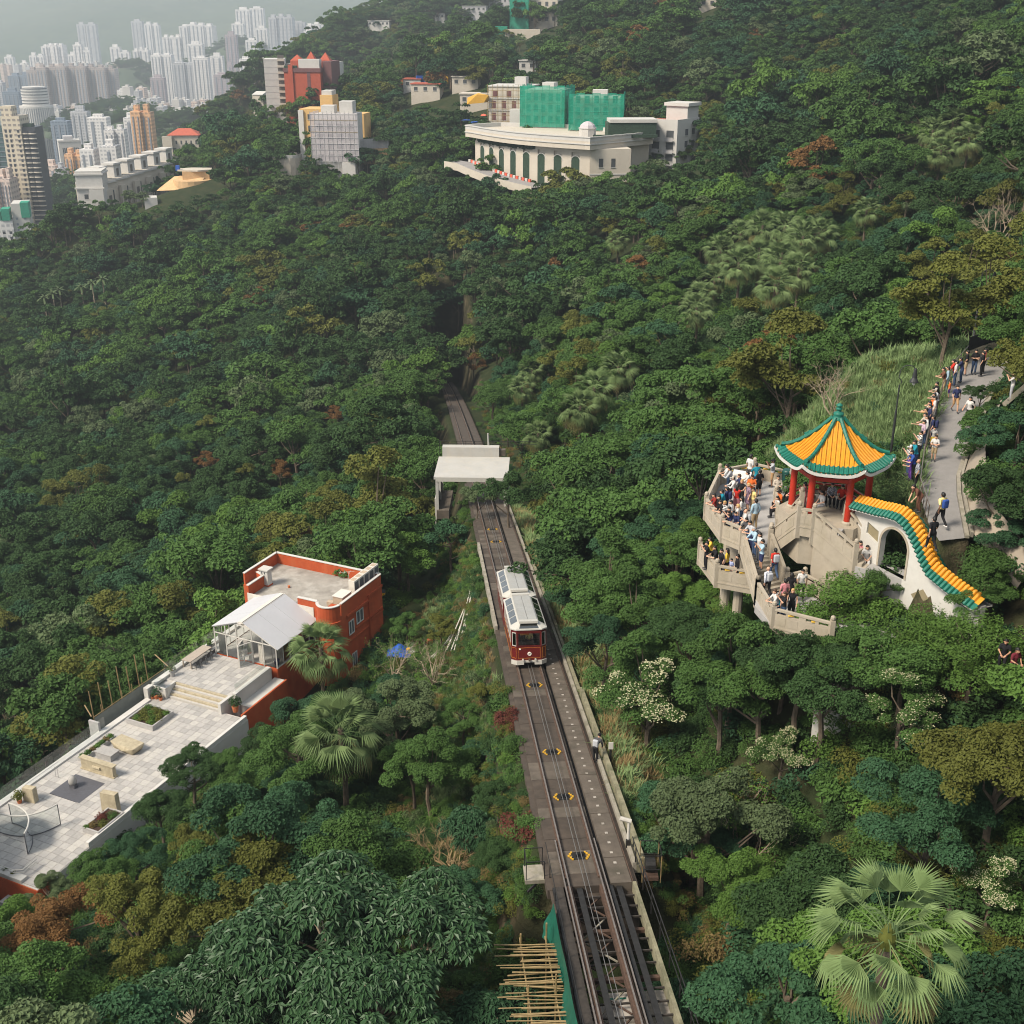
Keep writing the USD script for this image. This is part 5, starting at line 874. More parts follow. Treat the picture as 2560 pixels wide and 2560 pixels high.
# ---- stone terraces
ts = thing('stone_terraces', 'pale carved stone viewing terraces with stairs and balustrades around the pavilion', 'viewing terrace')
hexp = [tuple(PC + 2.75 * np.array([math.cos(a), math.sin(a)])) for a in VA]
put(ts, 'pavilion_platform', MB().prism(hexp, FLR - 2.3, FLR), 'pav_stone')
A, B, C_, D_, E_ = (12.99, 70.25), (11.43, 65.45), (11.85, 62.16), (12.76, 61.01), (14.15, 61.0)
tpoly = [A, B, C_, D_, E_, (15.0, 61.9), (15.4, 64.3), (16.1, 67.0), (17.3, 69.9), (15.37, 71.4)]
put(ts, 'upper_floor', MB().prism(tpoly, TERR - 0.38, TERR), 'pav_floor')
def balustrade(p, q, z0, z1=None, h=1.0, drop=0.4, posts=(True, True), n=None):
    """solid panel between posts with a gap under the top rail; z0, z1 are the floor heights at its two ends"""
    p, q = np.array(p, float), np.array(q, float); z1 = z0 if z1 is None else z1; L = np.linalg.norm(q - p); m = n or max(1, round(L / 1.9))
    for j in range(m):
        a, b = p + (q - p) * j / m, p + (q - p) * (j + 1) / m; za, zb = z0 + (z1 - z0) * j / m, z0 + (z1 - z0) * (j + 1) / m
        def slabv(mb, u0, u1, l0, l1, t):
            n2 = np.array([-(b - a)[1], (b - a)[0]]) / np.linalg.norm(b - a) * t / 2; P = []
            for u in (u0, u1):
                c = a + (b - a) * u; z = za + (zb - za) * u
                for s in (-1, 1):
                    for l in (l0, l1): P.append([*(c + s * n2), z + l])
            return mb.add(P, [[0, 1, 3, 2], [4, 6, 7, 5], [0, 4, 5, 1], [2, 3, 7, 6], [1, 5, 7, 3], [0, 2, 6, 4]])
        pn = put(ts, 'panel', slabv(MB(), 0.0, 1.0, -drop, h * 0.70, 0.14), 'pav_stone')
        put(pn, 'panel_relief', slabv(slabv(MB(), 0.14, 0.44, h * .12, h * .58, 0.165), 0.56, 0.86, h * .12, h * .58, 0.165), 'pav_stone'); put(pn, 'kick_moulding', slabv(MB(), 0, 1, -0.10, -0.02, 0.19), 'pav_stone')
        rl = put(ts, 'top_rail', slabv(MB(), 0, 1, h * .88, h, 0.17), 'pav_stone'); bk = MB()
        for u in (0.06, 0.5, 0.94): slabv(bk, u - 0.06, u + 0.06, h * .70, h * .88, 0.12)
        put(rl, 'rail_support', bk, 'pav_stone')
    for f, c, z in ((posts[0], p, z0), (posts[1], q, z1)):
        if f: ps = put(ts, 'post', MB().box((*c, z + (h + 0.12 - drop) / 2), (0.24, 0.24, h + 0.12 + drop)), 'pav_stone'); put(ps, 'post_cap', MB().lathe([(0, h + .12), (.10, h + .14), (.13, h + .22), (.12, h + .32), (.05, h + .38), (0, h + .38)], (*c, z), 8), 'pav_stone')
balustrade(A, B, TERR, n=2); balustrade(B, C_, TERR, posts=(False, True), n=1); balustrade(C_, D_, TERR, posts=(False, False), n=1)
balustrade(A, (15.37, 71.35), TERR, posts=(False, True)); balustrade((15.37, 71.35), (17.4, 69.8), TERR, posts=(False, True))
SL, SR, SLb, SRb = np.array(D_), np.array(E_), np.array((13.17, 57.9)), np.array((14.95, 58.9))
def stairs(l0, r0, l1, r1, z0, z1, n, name='step', mt='pav_stone'):
    for k in range(n):
        u0, u1 = k / n, (k + 1) / n; z = z0 + (z1 - z0) * (k + 1) / n
        put(ts, name, MB().prism([tuple(l0 + (l1 - l0) * u0), tuple(l0 + (l1 - l0) * u1), tuple(r0 + (r1 - r0) * u1), tuple(r0 + (r1 - r0) * u0)], z - 0.42, z), mt)
stairs(SL, SR, SLb, SRb, TERR, LAND, 11)
balustrade(SL, SLb, TERR, LAND, drop=0.55, n=2); balustrade((14.25, 60.6), SRb, TERR, LAND, drop=0.45, n=1, posts=(True, True))
lpoly = [tuple(SLb), (12.9, 57.0), (13.35, 54.8), (16.0, 53.2), (19.3, 53.0), (20.6, 55.3), (19.0, 57.6), (16.6, 58.4), (15.1, 59.2)]
put(ts, 'landing_floor', MB().prism(lpoly, LAND - 0.4, LAND), 'pav_floor')
balustrade(tuple(SLb), (13.4, 54.8), LAND, posts=(True, True), n=2); balustrade((13.4, 54.8), (16.0, 53.2), LAND, posts=(False, True)); balustrade(tuple(SRb), (15.9, 58.9), LAND, LAND + .25, posts=(False, False), n=1, h=0.95); balustrade((15.9, 58.9), (16.8, 57.2), LAND, n=1, posts=(True, True))
b0_, b1_, b2_ = (11.04, 64.31), (11.55, 61.3), (13.43, 60.45)
put(ts, 'balcony_floor', MB().prism([b0_, b1_, b2_, (13.4, 62.5), (12.6, 65.0)], BALC - 0.38, BALC), 'pav_floor'); balustrade(b0_, b1_, BALC, n=1); balustrade(b1_, b2_, BALC, posts=(False, False), n=1)
put(ts, 'balcony_back_wall', MB().bar((12.9, 65.0, BALC + .9), (13.6, 61.4, BALC + .9), 0.25, 2.1), 'pav_stone')
for x, y, z in ((12.6, 63.5, BALC), (12.9, 61.4, BALC), (13.4, 68.0, TERR), (15.4, 67.0, TERR), (13.6, 56.2, LAND), (15.8, 54.4, LAND), (18.4, 55.0, LAND)): put(ts, 'pillar', MB().tube([(x, y, z - 9), (x, y, z - 0.3)], 0.28, 10), 'pav_stone')
F0, F1 = np.array((16.12, 59.08)), np.array((18.1, 57.6)); G0, G1 = np.array((17.95, 59.55)), np.array((18.88, 58.84))
stairs(np.array((14.3, 61.0)), np.array((15.05, 62.0)), np.array((15.45, 59.9)), np.array((16.0, 60.9)), TERR, FLR, 10)
balustrade((14.32, 60.85), (15.4, 59.43), TERR, FLR, drop=0.75, n=1); balustrade((15.4, 59.43), tuple(F0), FLR, posts=(False, False), drop=0.6, n=1); balustrade((14.95, 62.1), (16.0, 61.5), TERR, FLR, drop=0.5, n=1); balustrade((15.0, 62.1), (15.75, 66.5), TERR, n=2, posts=(False, True))
put(ts, 'bridge_floor', MB().prism([(15.4, 59.5), tuple(F0), (17.3, 58.2), (18.0, 59.3), (17.0, 60.3), (15.8, 60.8)], FLR - 0.45, FLR - 0.01), 'pav_floor')
stairs(np.array((17.0, 58.42)), np.array((17.9, 59.5)), np.array((18.6, 57.2)), np.array((19.4, 58.4)), FLR, -26.9, 9); balustrade(tuple(F0), tuple(F1), FLR, -26.75, drop=1.0, posts=(True, True), n=2); balustrade(tuple(G0), tuple(G1), FLR, -26.3, drop=0.4, n=1)
put(ts, 'stair_soffit', MB().prism([(16.2, 59.0), (18.3, 57.4), (18.6, 57.9), (16.6, 59.6)], -28.4, [-26.4, -27.4, -27.4, -26.4]), 'pav_stone')
put(ts, 'lower_stair_floor', MB().prism([(18.1, 57.5), (18.6, 57.1), (20.8, 55.5), (21.4, 56.2), (19.4, 58.5)], -29.3, -26.92), 'pav_floor')
put(ts, 'retaining_wall', MB().bar((13.6, 54.9, LAND - 1.8), (16.0, 53.3, LAND - 1.8), 0.3, 2.8).bar((16.0, 53.3, LAND - 2.0), (19.6, 52.6, LAND - 2.0), 0.3, 3.2), 'concrete_pale'); put(ts, 'lower_wall', MB().bar((15.2, 52.0, LAND - 4.6), (19.2, 51.0, LAND - 4.6), 0.3, 2.6), 'pav_white')
for px_, py_, h in ((1840, 1168, TERR), (1902, 1170, TERR), (1945, 1250, TERR), (1790, 1270, TERR), (2050, 1280, FLR)): pass
for (p, q, z) in ((A, (15.37, 71.35), TERR), ((15.37, 71.35), (17.4, 69.8), TERR), (b1_, b2_, BALC), ((13.4, 54.8), (16.0, 53.2), LAND)):
    for u in (0.3, 0.7): c = np.array(p) + (np.array(q) - np.array(p)) * u; put(ts, 'rail_lamp', MB().box((*c, z + 0.79), (0.3, 0.1, 0.07)), 'lamp_gold')
# ---- dragon-backed white wall with a moon gate
dw = thing('dragon_wall', 'white garden wall with moon arch under a wavy yellow and green tiled cap', 'wall')
W0, WD = np.array((18.9, 58.8)), np.array((0.45, -0.89)) / math.hypot(0.45, 0.89); WN = np.array([-WD[1], WD[0]]) * -1
def wall_at(px_, py_):
    r = ray(px_, py_); n2 = np.array([-WD[1], WD[0]]); t = (W0 @ n2) / (r[:2] @ n2); p = r * t; return (p[:2] - W0) @ WD, p[2]
KA = 400 / 1932
ridge = np.array([wall_at(2100 + x * KA, 1220 + y * KA) for x, y in ((230, 120), (420, 150), (560, 205), (690, 212), (800, 250), (880, 310), (960, 430), (1040, 600), (1100, 790), (1180, 930), (1400, 1110), (1560, 1215), (1750, 1340))])
ridge = ridge[np.argsort(ridge[:, 0])]; S0, S1 = ridge[0, 0], ridge[-1, 0]
def rz_w(s): return np.interp(s, ridge[:, 0], np.convolve(np.r_[ridge[0, 1], ridge[:, 1], ridge[-1, 1]], [0.2, 0.6, 0.2], 'valid'))
WN = np.array([WD[1], -WD[0]]); WN = WN if WN[0] < 0 else -WN
def wp(s, o, z): q = W0 + WD * s + WN * o; return np.array([q[0], q[1], z])
ac, ar, az = wall_at(2243, 1352)[0], 0.95, -25.45
ss_ = np.linspace(S0, S1, 60); body = Polygon([(s, rz_w(s) - 0.42) for s in ss_] + [(S1, -31.0), (S0, -31.0)])
hole = Point(ac, az).buffer(ar, 24).union(Polygon([(ac - ar, az), (ac + ar, az), (ac + ar, -26.92), (ac - ar, -26.92)]))
dia = Polygon([wall_at(2100 + x * KA, 1220 + y * KA) for x, y in ((365, 400), (497, 520), (480, 668), (345, 535))]); dc = wall_at(2310, 1498); dia2 = Polygon([(dc[0] - .75, dc[1]), (dc[0], dc[1] + .6), (dc[0] + .75, dc[1]), (dc[0], dc[1] - .6)])
def extr(poly, o0, o1, name, mt, parent=dw):
    m = trimesh.creation.extrude_polygon(poly, o1 - o0, engine='earcut'); v = m.vertices; return put(parent, name, MB().add(np.array([wp(a, o0 + c, b) for a, b, c in v]), m.faces), mt)
extr(body.difference(hole).difference(dia.buffer(0)), -0.16, 0.16, 'wall_face', 'pav_white')
ring = hole.buffer(0.12).difference(hole).intersection(Polygon([(ac - 2, -26.9), (ac + 2, -26.9), (ac + 2, -20), (ac - 2, -20)])); extr(ring, 0.162, 0.2, 'arch_surround', 'pav_stone'); extr(dia.buffer(0), -0.05, 0.05, 'diamond_panel', 'brown_panel'); extr(dia2.buffer(0), 0.163, 0.18, 'diamond_panel', 'brown_panel')
arcs = np.r_[0, np.cumsum(np.hypot(np.diff(ss_), np.diff([rz_w(s) for s in ss_])))]; nt = int(arcs[-1] / 0.255)
for k in range(nt):
    s = np.interp((k + 0.5) * 0.255, arcs, ss_); z = rz_w(s); sl = (rz_w(s + .1) - rz_w(s - .1)) / .2
    for side in (1, -1):
        for (o0, o1, mt) in ((0.0, 0.36, 'tile_yellow'), (0.36, 0.70, 'tile_green')):
            def q(o): return wp(s, side * o, z + 0.02 - 0.62 * o - 0.12 * o * o)
            put(dw, 'tile', MB().tube([q(o0) if o0 else wp(s, 0, z + 0.07), q((o0 + o1) / 2) + [0, 0, 0.01], q(o1)], 0.105, 8), mt)
for side in (1, -1):
    for (o0, o1, mt) in ((0.0, 0.37, 'tile_yellow'), (0.37, 0.66, 'tile_green')):
        g = np.array([[wp(s, side * o, rz_w(s) - 0.02 - 0.62 * o - 0.12 * o * o) for s in ss_] for o in (o0, o1)]); put(dw, 'tile_bed', MB().grid(g if side > 0 else g[::-1]), mt)
    g = np.array([[wp(s, side * o, rz_w(s) - 0.50 - 0.1 * o) for s in ss_] for o in (0.16, 0.62)]); put(dw, 'cornice', MB().grid(g), 'pav_white')
    eb = MB()
    for a, b in zip(ss_[:-1], ss_[1:]): eb.bar(wp(a, side * 0.60, rz_w(a) - 0.53), wp(b, side * 0.60, rz_w(b) - 0.53), 0.05, 0.10)
    put(dw, 'eave_board', eb, 'pav_white')
# ---- litter bin, map board, lamps
def bin_at(px_, py_, h, label): p = at_z(px_, py_, h); t = thing('litter_bin', label, 'bin', loc=p); put(t, 'drum', MB().lathe([(0, 0), (.3, 0), (.32, .8), (.3, .82), (0, .82)], sides=16), 'bin_green'); put(t, 'opening', MB().box((0, -.3, .68), (.36, .08, .16)), 'pit_black'); put(t, 'dome', MB().lathe([(.33, .84), (.32, .98), (.2, 1.05), (0, 1.06)], sides=16), 'bin_green', smooth=True)
bin_at(1965, 1212, TERR, 'dark green round litter bin near the pavilion on the upper terrace'); bin_at(2080, 1508, LAND, 'dark green litter bin half hidden by the tree on the lower landing')
mb = thing('map_board', 'slanted pale map board at the back corner of the upper terrace', 'sign board', loc=at_z(1850, 1230, TERR), rotz=-0.5); put(mb, 'board', MB().box((0, 0, 1.05), (1.15, 0.75, 0.05), R=np.array([[1, 0, 0], [0, math.cos(.7), -math.sin(.7)], [0, math.sin(.7), math.cos(.7)]])), 'poly_roof')
for x in (-.45, .45): put(mb, 'leg', MB().bar((x, .1, 0), (x, .1, 1.0), .07), 'grey_stone')
put(mb, 'printed_map', MB().box((0, -0.02, 1.085), (0.95, 0.6, 0.01), R=np.array([[1, 0, 0], [0, math.cos(.7), -math.sin(.7)], [0, math.sin(.7), math.cos(.7)]])), 'ac_case')
plain('lamp_post', (0.025, 0.027, 0.028), 0.5, var=0.2); plain('birch_paint', (0.40, 0.38, 0.34), 0.8, var=0.5, scale=9)
def street_lamp(base, H, label, bare_top=True, mt='lamp_post'):
    t = thing('street_lamp', label, 'street lamp', loc=base); put(t, 'pole', MB().tube([(0, 0, -1.5), (0, 0, H * .5)], [.085, .075], 8), mt); put(t, 'upper_pole', MB().tube([(0, 0, H * .5), (0, 0, H * .78)], [.05, .045], 8), 'lamp_post')
    cr = [(0, 0, H * .78)] + [(0.12 * math.sin(k * .9) - 0.05 * k * .2, 0, H * .78 + k * .12) for k in range(1, 5)] + [(0.42 + 0.46 * math.cos(a), 0, H * .93 + 0.36 * math.sin(a)) for a in np.linspace(PI, .35, 9)]
    put(t, 'arm', MB().tube(cr, .03, 6), 'lamp_post'); hd = put(t, 'lantern', MB().lathe([(0.03, H * .96), (.09, H * .95), (.12, H * .90), (.15, H * .86), (.27, H * .82), (.27, H * .81), (.1, H * .805), (0, H * .79)], (0.86, 0, 0), 12), 'lamp_post'); put(hd, 'bulb', MB().lathe([(0, H * .775), (.08, H * .785), (.1, H * .805)], (0.86, 0, 0), 8), 'lamp_white')
street_lamp(at_z(2226, 1140, -25.5) , 5.9, 'black swan-neck street lamp behind the pavilion roof'); street_lamp(at_z(2428, 880, -23.2), 6.2, 'street lamp with flaking pale post where the walk bends right', mt='birch_paint')
# ---- the level walk
plain('asphalt', (0.205, 0.195, 0.186), 0.9, var=0.10, scale=2.0, stain=(0.27, 0.255, 0.24), stain_amt=0.4, stain_scale=0.25, bump=0.15, bscale=60); plain('slope_concrete', (0.28, 0.24, 0.19), 0.9, var=0.14, scale=0.8, stain=(0.23, 0.19, 0.12), stain_amt=0.6, stain_scale=0.6)
nP = len(path_l); PLZ = path_z
top = np.stack([np.c_[path_l, PLZ], np.c_[path_r, PLZ]]);
put(None, 'footpath', MB().grid(np.stack([top[0] + (top[1] - top[0]) * u for u in np.linspace(0, 1, 5)])), 'asphalt', kind='structure', label='grey asphalt walk curving past the pavilion')
wk = thing('kerb_wall', 'low concrete kerb and drain along the right side of the asphalt walk', 'kerb'); m = MB(); m2 = MB()
for i in range(nP - 1):
    a, b = top[1, i], top[1, i + 1]; m.bar(a + [.12, 0, .06], b + [.12, 0, .06], .2, .16); m2.bar(a + [.36, .05, .16], b + [.36, .05, .16], .14, .3)
put(wk, 'kerb', m, 'concrete_pale'); put(wk, 'inner_kerb', m2, 'concrete_pale')
sw = [(2402, 1310, 2490, 1290, 2600, 1330), (2393, 1240, 2470, 1200, 2600, 1190), (2394, 1190, 2450, 1120, 2600, 1080), (2416, 1120, 2460, 1080, 2570, 1000)]
rows_ = []
for (x0, y0, x1, y1, x2, y2), dz in zip(sw, (0, 0, 0, 0)):
    i = np.argmin([abs(y0 - y) for y in PRY]); p0 = np.append(path_r[i] + [.5, 0], PLZ[i] + .15); rows_.append([p0, p0 + [1.5, .25, .95], p0 + [3.4, .5, 1.7], p0 + [6.5, .8, 2.6]])
i0 = [int(np.argmin([abs(y - q) for q in PRY])) for y in (1345, 1310, 1240, 1190, 1120, 1060)]
rows_ = [[np.append(path_r[i], PLZ[i]) + o for o in ([.45, 0, .2], [1.0, .2, 1.1], [1.5, .3, 1.5])] for i in i0]
rows_.insert(0, [p + np.array([1.2, -3.0, -1.6]) for p in rows_[0]]); put(None, 'retaining_slope', MB().grid(np.array(rows_)), 'slope_concrete', smooth=True, label='stained concrete slope rising right of the asphalt walk', cat='retaining wall')
cr_ = thing('crash_fence', 'black panel fence on a low stone wall at the far bend of the walk', 'fence'); i1 = [int(np.argmin([abs(y - q) for q in PLY])) for y in (900, 880, 862, 845)]
for a, b in zip(i1[:-1], i1[1:]):
    p, q = top[0, a], top[0, b]; put(cr_, 'base_wall', MB().bar(p + [0, .2, .3], q + [0, .2, .3], .3, .6), 'old_stone'); put(cr_, 'panel', MB().bar(p + [0, .25, 1.1], q + [0, .25, 1.1], .06, 1.0), 'pit_black')
hr = thing('walk_railing', 'thin metal railing along the left edge of the asphalt walk', 'railing'); ii = range(1, 8)
put(hr, 'top_rail', MB().tube([top[0, i] + [-.1, 0, 1.05] for i in ii], .03, 6), 'rail_steel'); put(hr, 'middle_rail', MB().tube([top[0, i] + [-.1, 0, .6] for i in ii], .02, 6), 'rail_steel')
for i in list(ii)[:-1]:
    for u in (0, .25, .5, .75): c = top[0, i] * (1 - u) + top[0, i + 1] * u; put(hr, 'post', MB().bar(c + [-.1, 0, 0], c + [-.1, 0, 1.05], .04), 'rail_steel')
up = thing('upper_ramp', 'slanting concrete ramp rails rising right of the walk by the shrubs', 'ramp')
for (x0, y0, x1, y1, z) in ((2475, 1042, 2600, 935, 74), (2520, 1010, 2600, 955, 78), (2495, 975, 2600, 905, 82), (2505, 958, 2580, 915, 84)):
    put(up, 'ramp_rail', MB().bar(at_depth(x0, y0, z), at_depth(x1, y1, z - 3), .22, .3), 'concrete_pale')
    for u in (.25, .75): p = at_depth(x0 + (x1 - x0) * u, y0 + (y1 - y0) * u, z - 3 * u); put(up, 'ramp_post', MB().bar(p - [0, 0, 1.4], p, .2), 'concrete_pale')
lw = [at_z(x, y, h) for x, y, h in ((1745, 1740, -37.5), (1790, 1790, -37.8), (1830, 1850, -38), (1900, 1905, -38), (1960, 1945, -38), (2030, 1985, -38))]
lw2 = [at_z(x, y, h) for x, y, h in ((1790, 1725, -37.5), (1838, 1775, -37.8), (1870, 1830, -38), (1925, 1880, -38), (1990, 1920, -38), (2060, 1950, -38))]
put(None, 'lower_path', MB().grid(np.array([lw, lw2])), 'concrete_mid', kind='structure', label='narrow concrete path under the trees below the pavilion')
ir = thing('iron_fence', 'brown iron fence of close upright bars curving along the lower path', 'fence'); put(ir, 'top_rail', MB().tube([p + [0, 0, 1.15] for p in lw], .035, 5), 'rust'); put(ir, 'bottom_rail', MB().tube([p + [0, 0, .12] for p in lw], .03, 5), 'rust')
for a, b in zip(lw[:-1], lw[1:]):
    k = max(2, int(np.linalg.norm(b - a) / .16))
    for j in range(k): c = a + (b - a) * j / k; put(ir, 'bar', MB().bar(c + [0, 0, .05], c + [0, 0, 1.2], .03), 'rust')
bp = [at_z(x, y, -33.0) for x, y in ((2360, 2600), (2330, 2440), (2345, 2330), (2380, 2240))]; bp2 = [at_z(x, y, -33.0) for x, y in ((2440, 2600), (2410, 2440), (2440, 2330), (2470, 2240))]
put(None, 'garden_path', MB().grid(np.array([bp, bp2])), 'concrete_mid', kind='structure', label='concrete path at the lower right beside the big fan palm')
GRASS_PX = [(1840,1070),(1850,980),(1925,900),(2060,880),(2200,850),(2330,835),(2440,838),(2560,820),(2560,862),(2470,876),(2420,896),(2385,936),(2355,996),(2330,1076),(2310,1156),(2300,1240),(2240,1150),(2150,1100),(2050,1090),(1960,1120)]
grass_poly = Polygon([tuple(at_z(x, y, -23.5 - 3.0 * (2300 - min(x, 2300)) / 430)[:2]) for x, y in GRASS_PX]).buffer(0)
nobush += [Polygon([(p[0], p[1]) for p in lw] + [(p[0], p[1]) for p in lw2[::-1]]), Polygon([(18.4, 59), (21.4, 53), (22.4, 53.5), (19.6, 59.5)]), Polygon(hexp)]
noplant += [grass_poly, Polygon([(p[0], p[1]) for p in lw] + [(p[0], p[1]) for p in lw2[::-1]]).buffer(.6), Polygon(tpoly).buffer(.3), Polygon(lpoly), Polygon(hexp).buffer(1.0), path_poly.buffer(.8), Polygon([tuple(W0 + WD * S0 - WN * 1), tuple(W0 + WD * S1 - WN), tuple(W0 + WD * S1 + WN), tuple(W0 + WD * S0 + WN)]), path_poly.buffer(2.2)]
clear([(1755,1350),(1770,1250),(1800,1150),(1945,1120),(2090,1030),(2230,1130),(2300,1230),(2330,1350),(2390,1440),(2330,1420),(2230,1370),(2200,1400),(2090,1445),(2060,1500),(1960,1500),(1890,1500),(1760,1450)], 62)
clear([(2300,1240),(2330,1080),(2370,960),(2430,890),(2540,860),(2560,890),(2480,960),(2430,1100),(2400,1200),(2410,1320),(2330,1330)], 58)
clear([(1930,1060),(1990,940),(2150,870),(2400,850),(2330,1080),(2300,1180),(2240,1120),(2100,1010)], 74)
clear([(2230,1270),(2300,1300),(2360,1370),(2440,1470),(2440,1500),(2380,1490),(2300,1420)], 52)
clear([(1960,1460),(2060,1440),(2160,1440),(2100,1560),(1960,1560)], 55)
clear([(1760,1745),(1830,1760),(2040,1960),(2000,1990),(1880,1920)], 60)
# -- PEOPLE
from manifold3d import Manifold
SKIN = {'s1': (0.52, 0.30, 0.20), 's2': (0.40, 0.215, 0.13), 's3': (0.20, 0.10, 0.06)}
for k, c in SKIN.items(): plain('skin_' + k, c, 0.6, var=0.05)
CLO = dict(white=(.50, .49, .475), cream=(.42, .37, .31), grey=(.36, .37, .39), black=(.014, .014, .016), navy=(.025, .032, .085), teal=(.015, .20, .27), lightblue=(.30, .42, .50), blue=(.03, .07, .26), red=(.42, .03, .02), darkred=(.20, .025, .02), orange=(.60, .13, .03), pink=(.50, .20, .22), lilac=(.40, .30, .36), yellow=(.66, .45, .06), paleyellow=(.68, .55, .22), khaki=(.33, .25, .15), tan=(.40, .25, .13), brown=(.13, .06, .04), jeans=(.045, .075, .14), green=(.02, .22, .12), purple=(.12, .05, .25), maroon=(.13, .02, .03), darkgrey=(.06, .06, .065))
for k, c in CLO.items(): plain('cloth_' + k, c, 0.9, spec=0.15, var=0.14, scale=9)
HAIR = dict(black=(.010, .009, .008), brown=(.06, .03, .018), blond=(.42, .26, .10), grey=(.32, .31, .30))
for k, c in HAIR.items(): plain('hair_' + k, c, 0.5, var=0.15, scale=20)
for k, c1, c2 in (('stripe', (.66, .65, .63), (.02, .02, .025)), ('check', (.10, .11, .15), (.35, .36, .38)), ('plaid', (.60, .60, .62), (.30, .32, .38)), ('pattern', (.30, .20, .26), (.10, .07, .12)), ('bluepattern', (.04, .08, .34), (.5, .55, .65))):
    mat('cloth_' + k, {'tc': ('texture_coordinate', {}), 'w': ('wave_texture', {'bands_direction': 'z', 'scale': 3.6, 'profile': 'sine'}) if k == 'stripe' else ('checker_texture', {'scale': 14.0, 'color1': c1, 'color2': c2}) if k in ('check', 'plaid') else ('noise_texture', {'scale': 22.0}), 'r': ('rgb_ramp', {'ramp': [(.45, c1), (.55, c2)]}), 'p': ('principled_bsdf', {'roughness': .9})},
        [('tc.object', 'w.vector'), ('w.fac', 'r.fac'), ('r.color', 'p.base_color')], surface='p.BSDF')
def ball(p, r, n=8): return Manifold.sphere(float(r), n).translate(tuple(map(float, p)))
def bone(p, r, q, s, n=8): return Manifold.batch_hull([ball(p, r, n), ball(q, s, n)])
def solid(bs, ref=0.055, it=6):
    m = Manifold.batch_boolean([bone(*b) for b in bs], manifold3d.OpType.Add)
    m = m.refine_to_length(ref).to_mesh(); t = trimesh.Trimesh(m.vert_properties[:, :3], m.tri_verts, process=True); trimesh.smoothing.filter_taubin(t, iterations=it); return t
def hand(w, e, side, curl=0.4):
    """palm, four fingers of different lengths and a thumb, continuing the line elbow to wrist"""
    w, e = np.array(w), np.array(e); d = (w - e) / np.linalg.norm(w - e); up = np.array([0, 0, 1.0]) if abs(d[2]) < .8 else np.array([0, 1.0, 0]); s = np.cross(d, up); s /= np.linalg.norm(s); n = np.cross(s, d); k = w + d * .085; out = [Manifold.batch_hull([ball(w, .026, 6), ball(k + s * .033, .014, 6), ball(k - s * .033, .014, 6)])]
    for i, (o, l) in enumerate(((-.033, .062), (-.011, .074), (.011, .070), (.033, .052))):
        a = k + s * o; b = a + (d * math.cos(curl * .6) - n * math.sin(curl * .6)) * l * .55; c = b + (d * math.cos(curl * 1.7) - n * math.sin(curl * 1.7)) * l * .5; out += [bone(a, .0105, b, .0095, 6), bone(b, .0095, c, .0085, 6)]
    a = w + d * .025 + s * .026 * side; b = a + (d * .6 + s * side * .7) * .045; c = b + (d * .9 + s * side * .15) * .03; out += [bone(a, .012, b, .011, 6), bone(b, .011, c, .009, 6)]
    return out
POSES = {}
def pose(name, elb, wri, hips=((-.085, 0, .92), (.085, 0, .92)), knees=((-.10, .03, .49), (.10, .03, .49)), ank=((-.11, -.01, .08), (.11, -.01, .08)), lean=0.0, pelv=(0, 0, .95), head=0.0, phone=False, toe=None): POSES[name] = dict(elb=elb, wri=wri, hips=hips, knees=knees, ank=ank, lean=lean, pelv=pelv, head=head, phone=phone, toe=toe)
pose('stand', ((-.25, -.03, 1.14), (.25, -.03, 1.14)), ((-.25, .07, .90), (.25, .07, .90)))
pose('lean', ((-.27, .30, 1.08), (.27, .30, 1.08)), ((-.10, .50, 1.10), (.10, .50, 1.10)), lean=.22)
pose('photo', ((-.29, .20, 1.26), (.29, .20, 1.26)), ((-.09, .36, 1.50), (.09, .36, 1.50)), phone=True)
pose('point', ((-.25, -.02, 1.14), (.24, .30, 1.38)), ((-.24, .10, .92), (.18, .57, 1.44)))
pose('folded', ((-.27, .06, 1.14), (.27, .06, 1.14)), ((.06, .22, 1.17), (-.06, .22, 1.13)))
pose('walk', ((-.26, -.14, 1.15), (.26, .10, 1.14)), ((-.25, -.10, .90), (.25, .26, .96)), knees=((-.10, .20, .52), (.10, -.02, .48)), ank=((-.11, .27, .09), (.11, -.34, .14)), lean=.05)
pose('hip', ((-.36, -.05, 1.16), (.25, -.02, 1.14)), ((-.17, .05, 1.02), (.23, .10, .92)))
pose('sit', ((-.25, .10, .72), (.25, .10, .72)), ((-.10, .34, .62), (.10, .34, .62)), hips=((-.09, 0, .47), (.09, 0, .47)), knees=((-.11, .42, .50), (.11, .42, .50)), ank=((-.11, .46, .08), (.11, .40, .08)), pelv=(0, 0, .52), lean=.12)
pose('bend', ((-.25, .38, .95), (.25, .38, .95)), ((-.16, .52, .72), (.16, .52, .72)), lean=.75, knees=((-.10, .10, .50), (.10, .06, .49)))
cache = {}
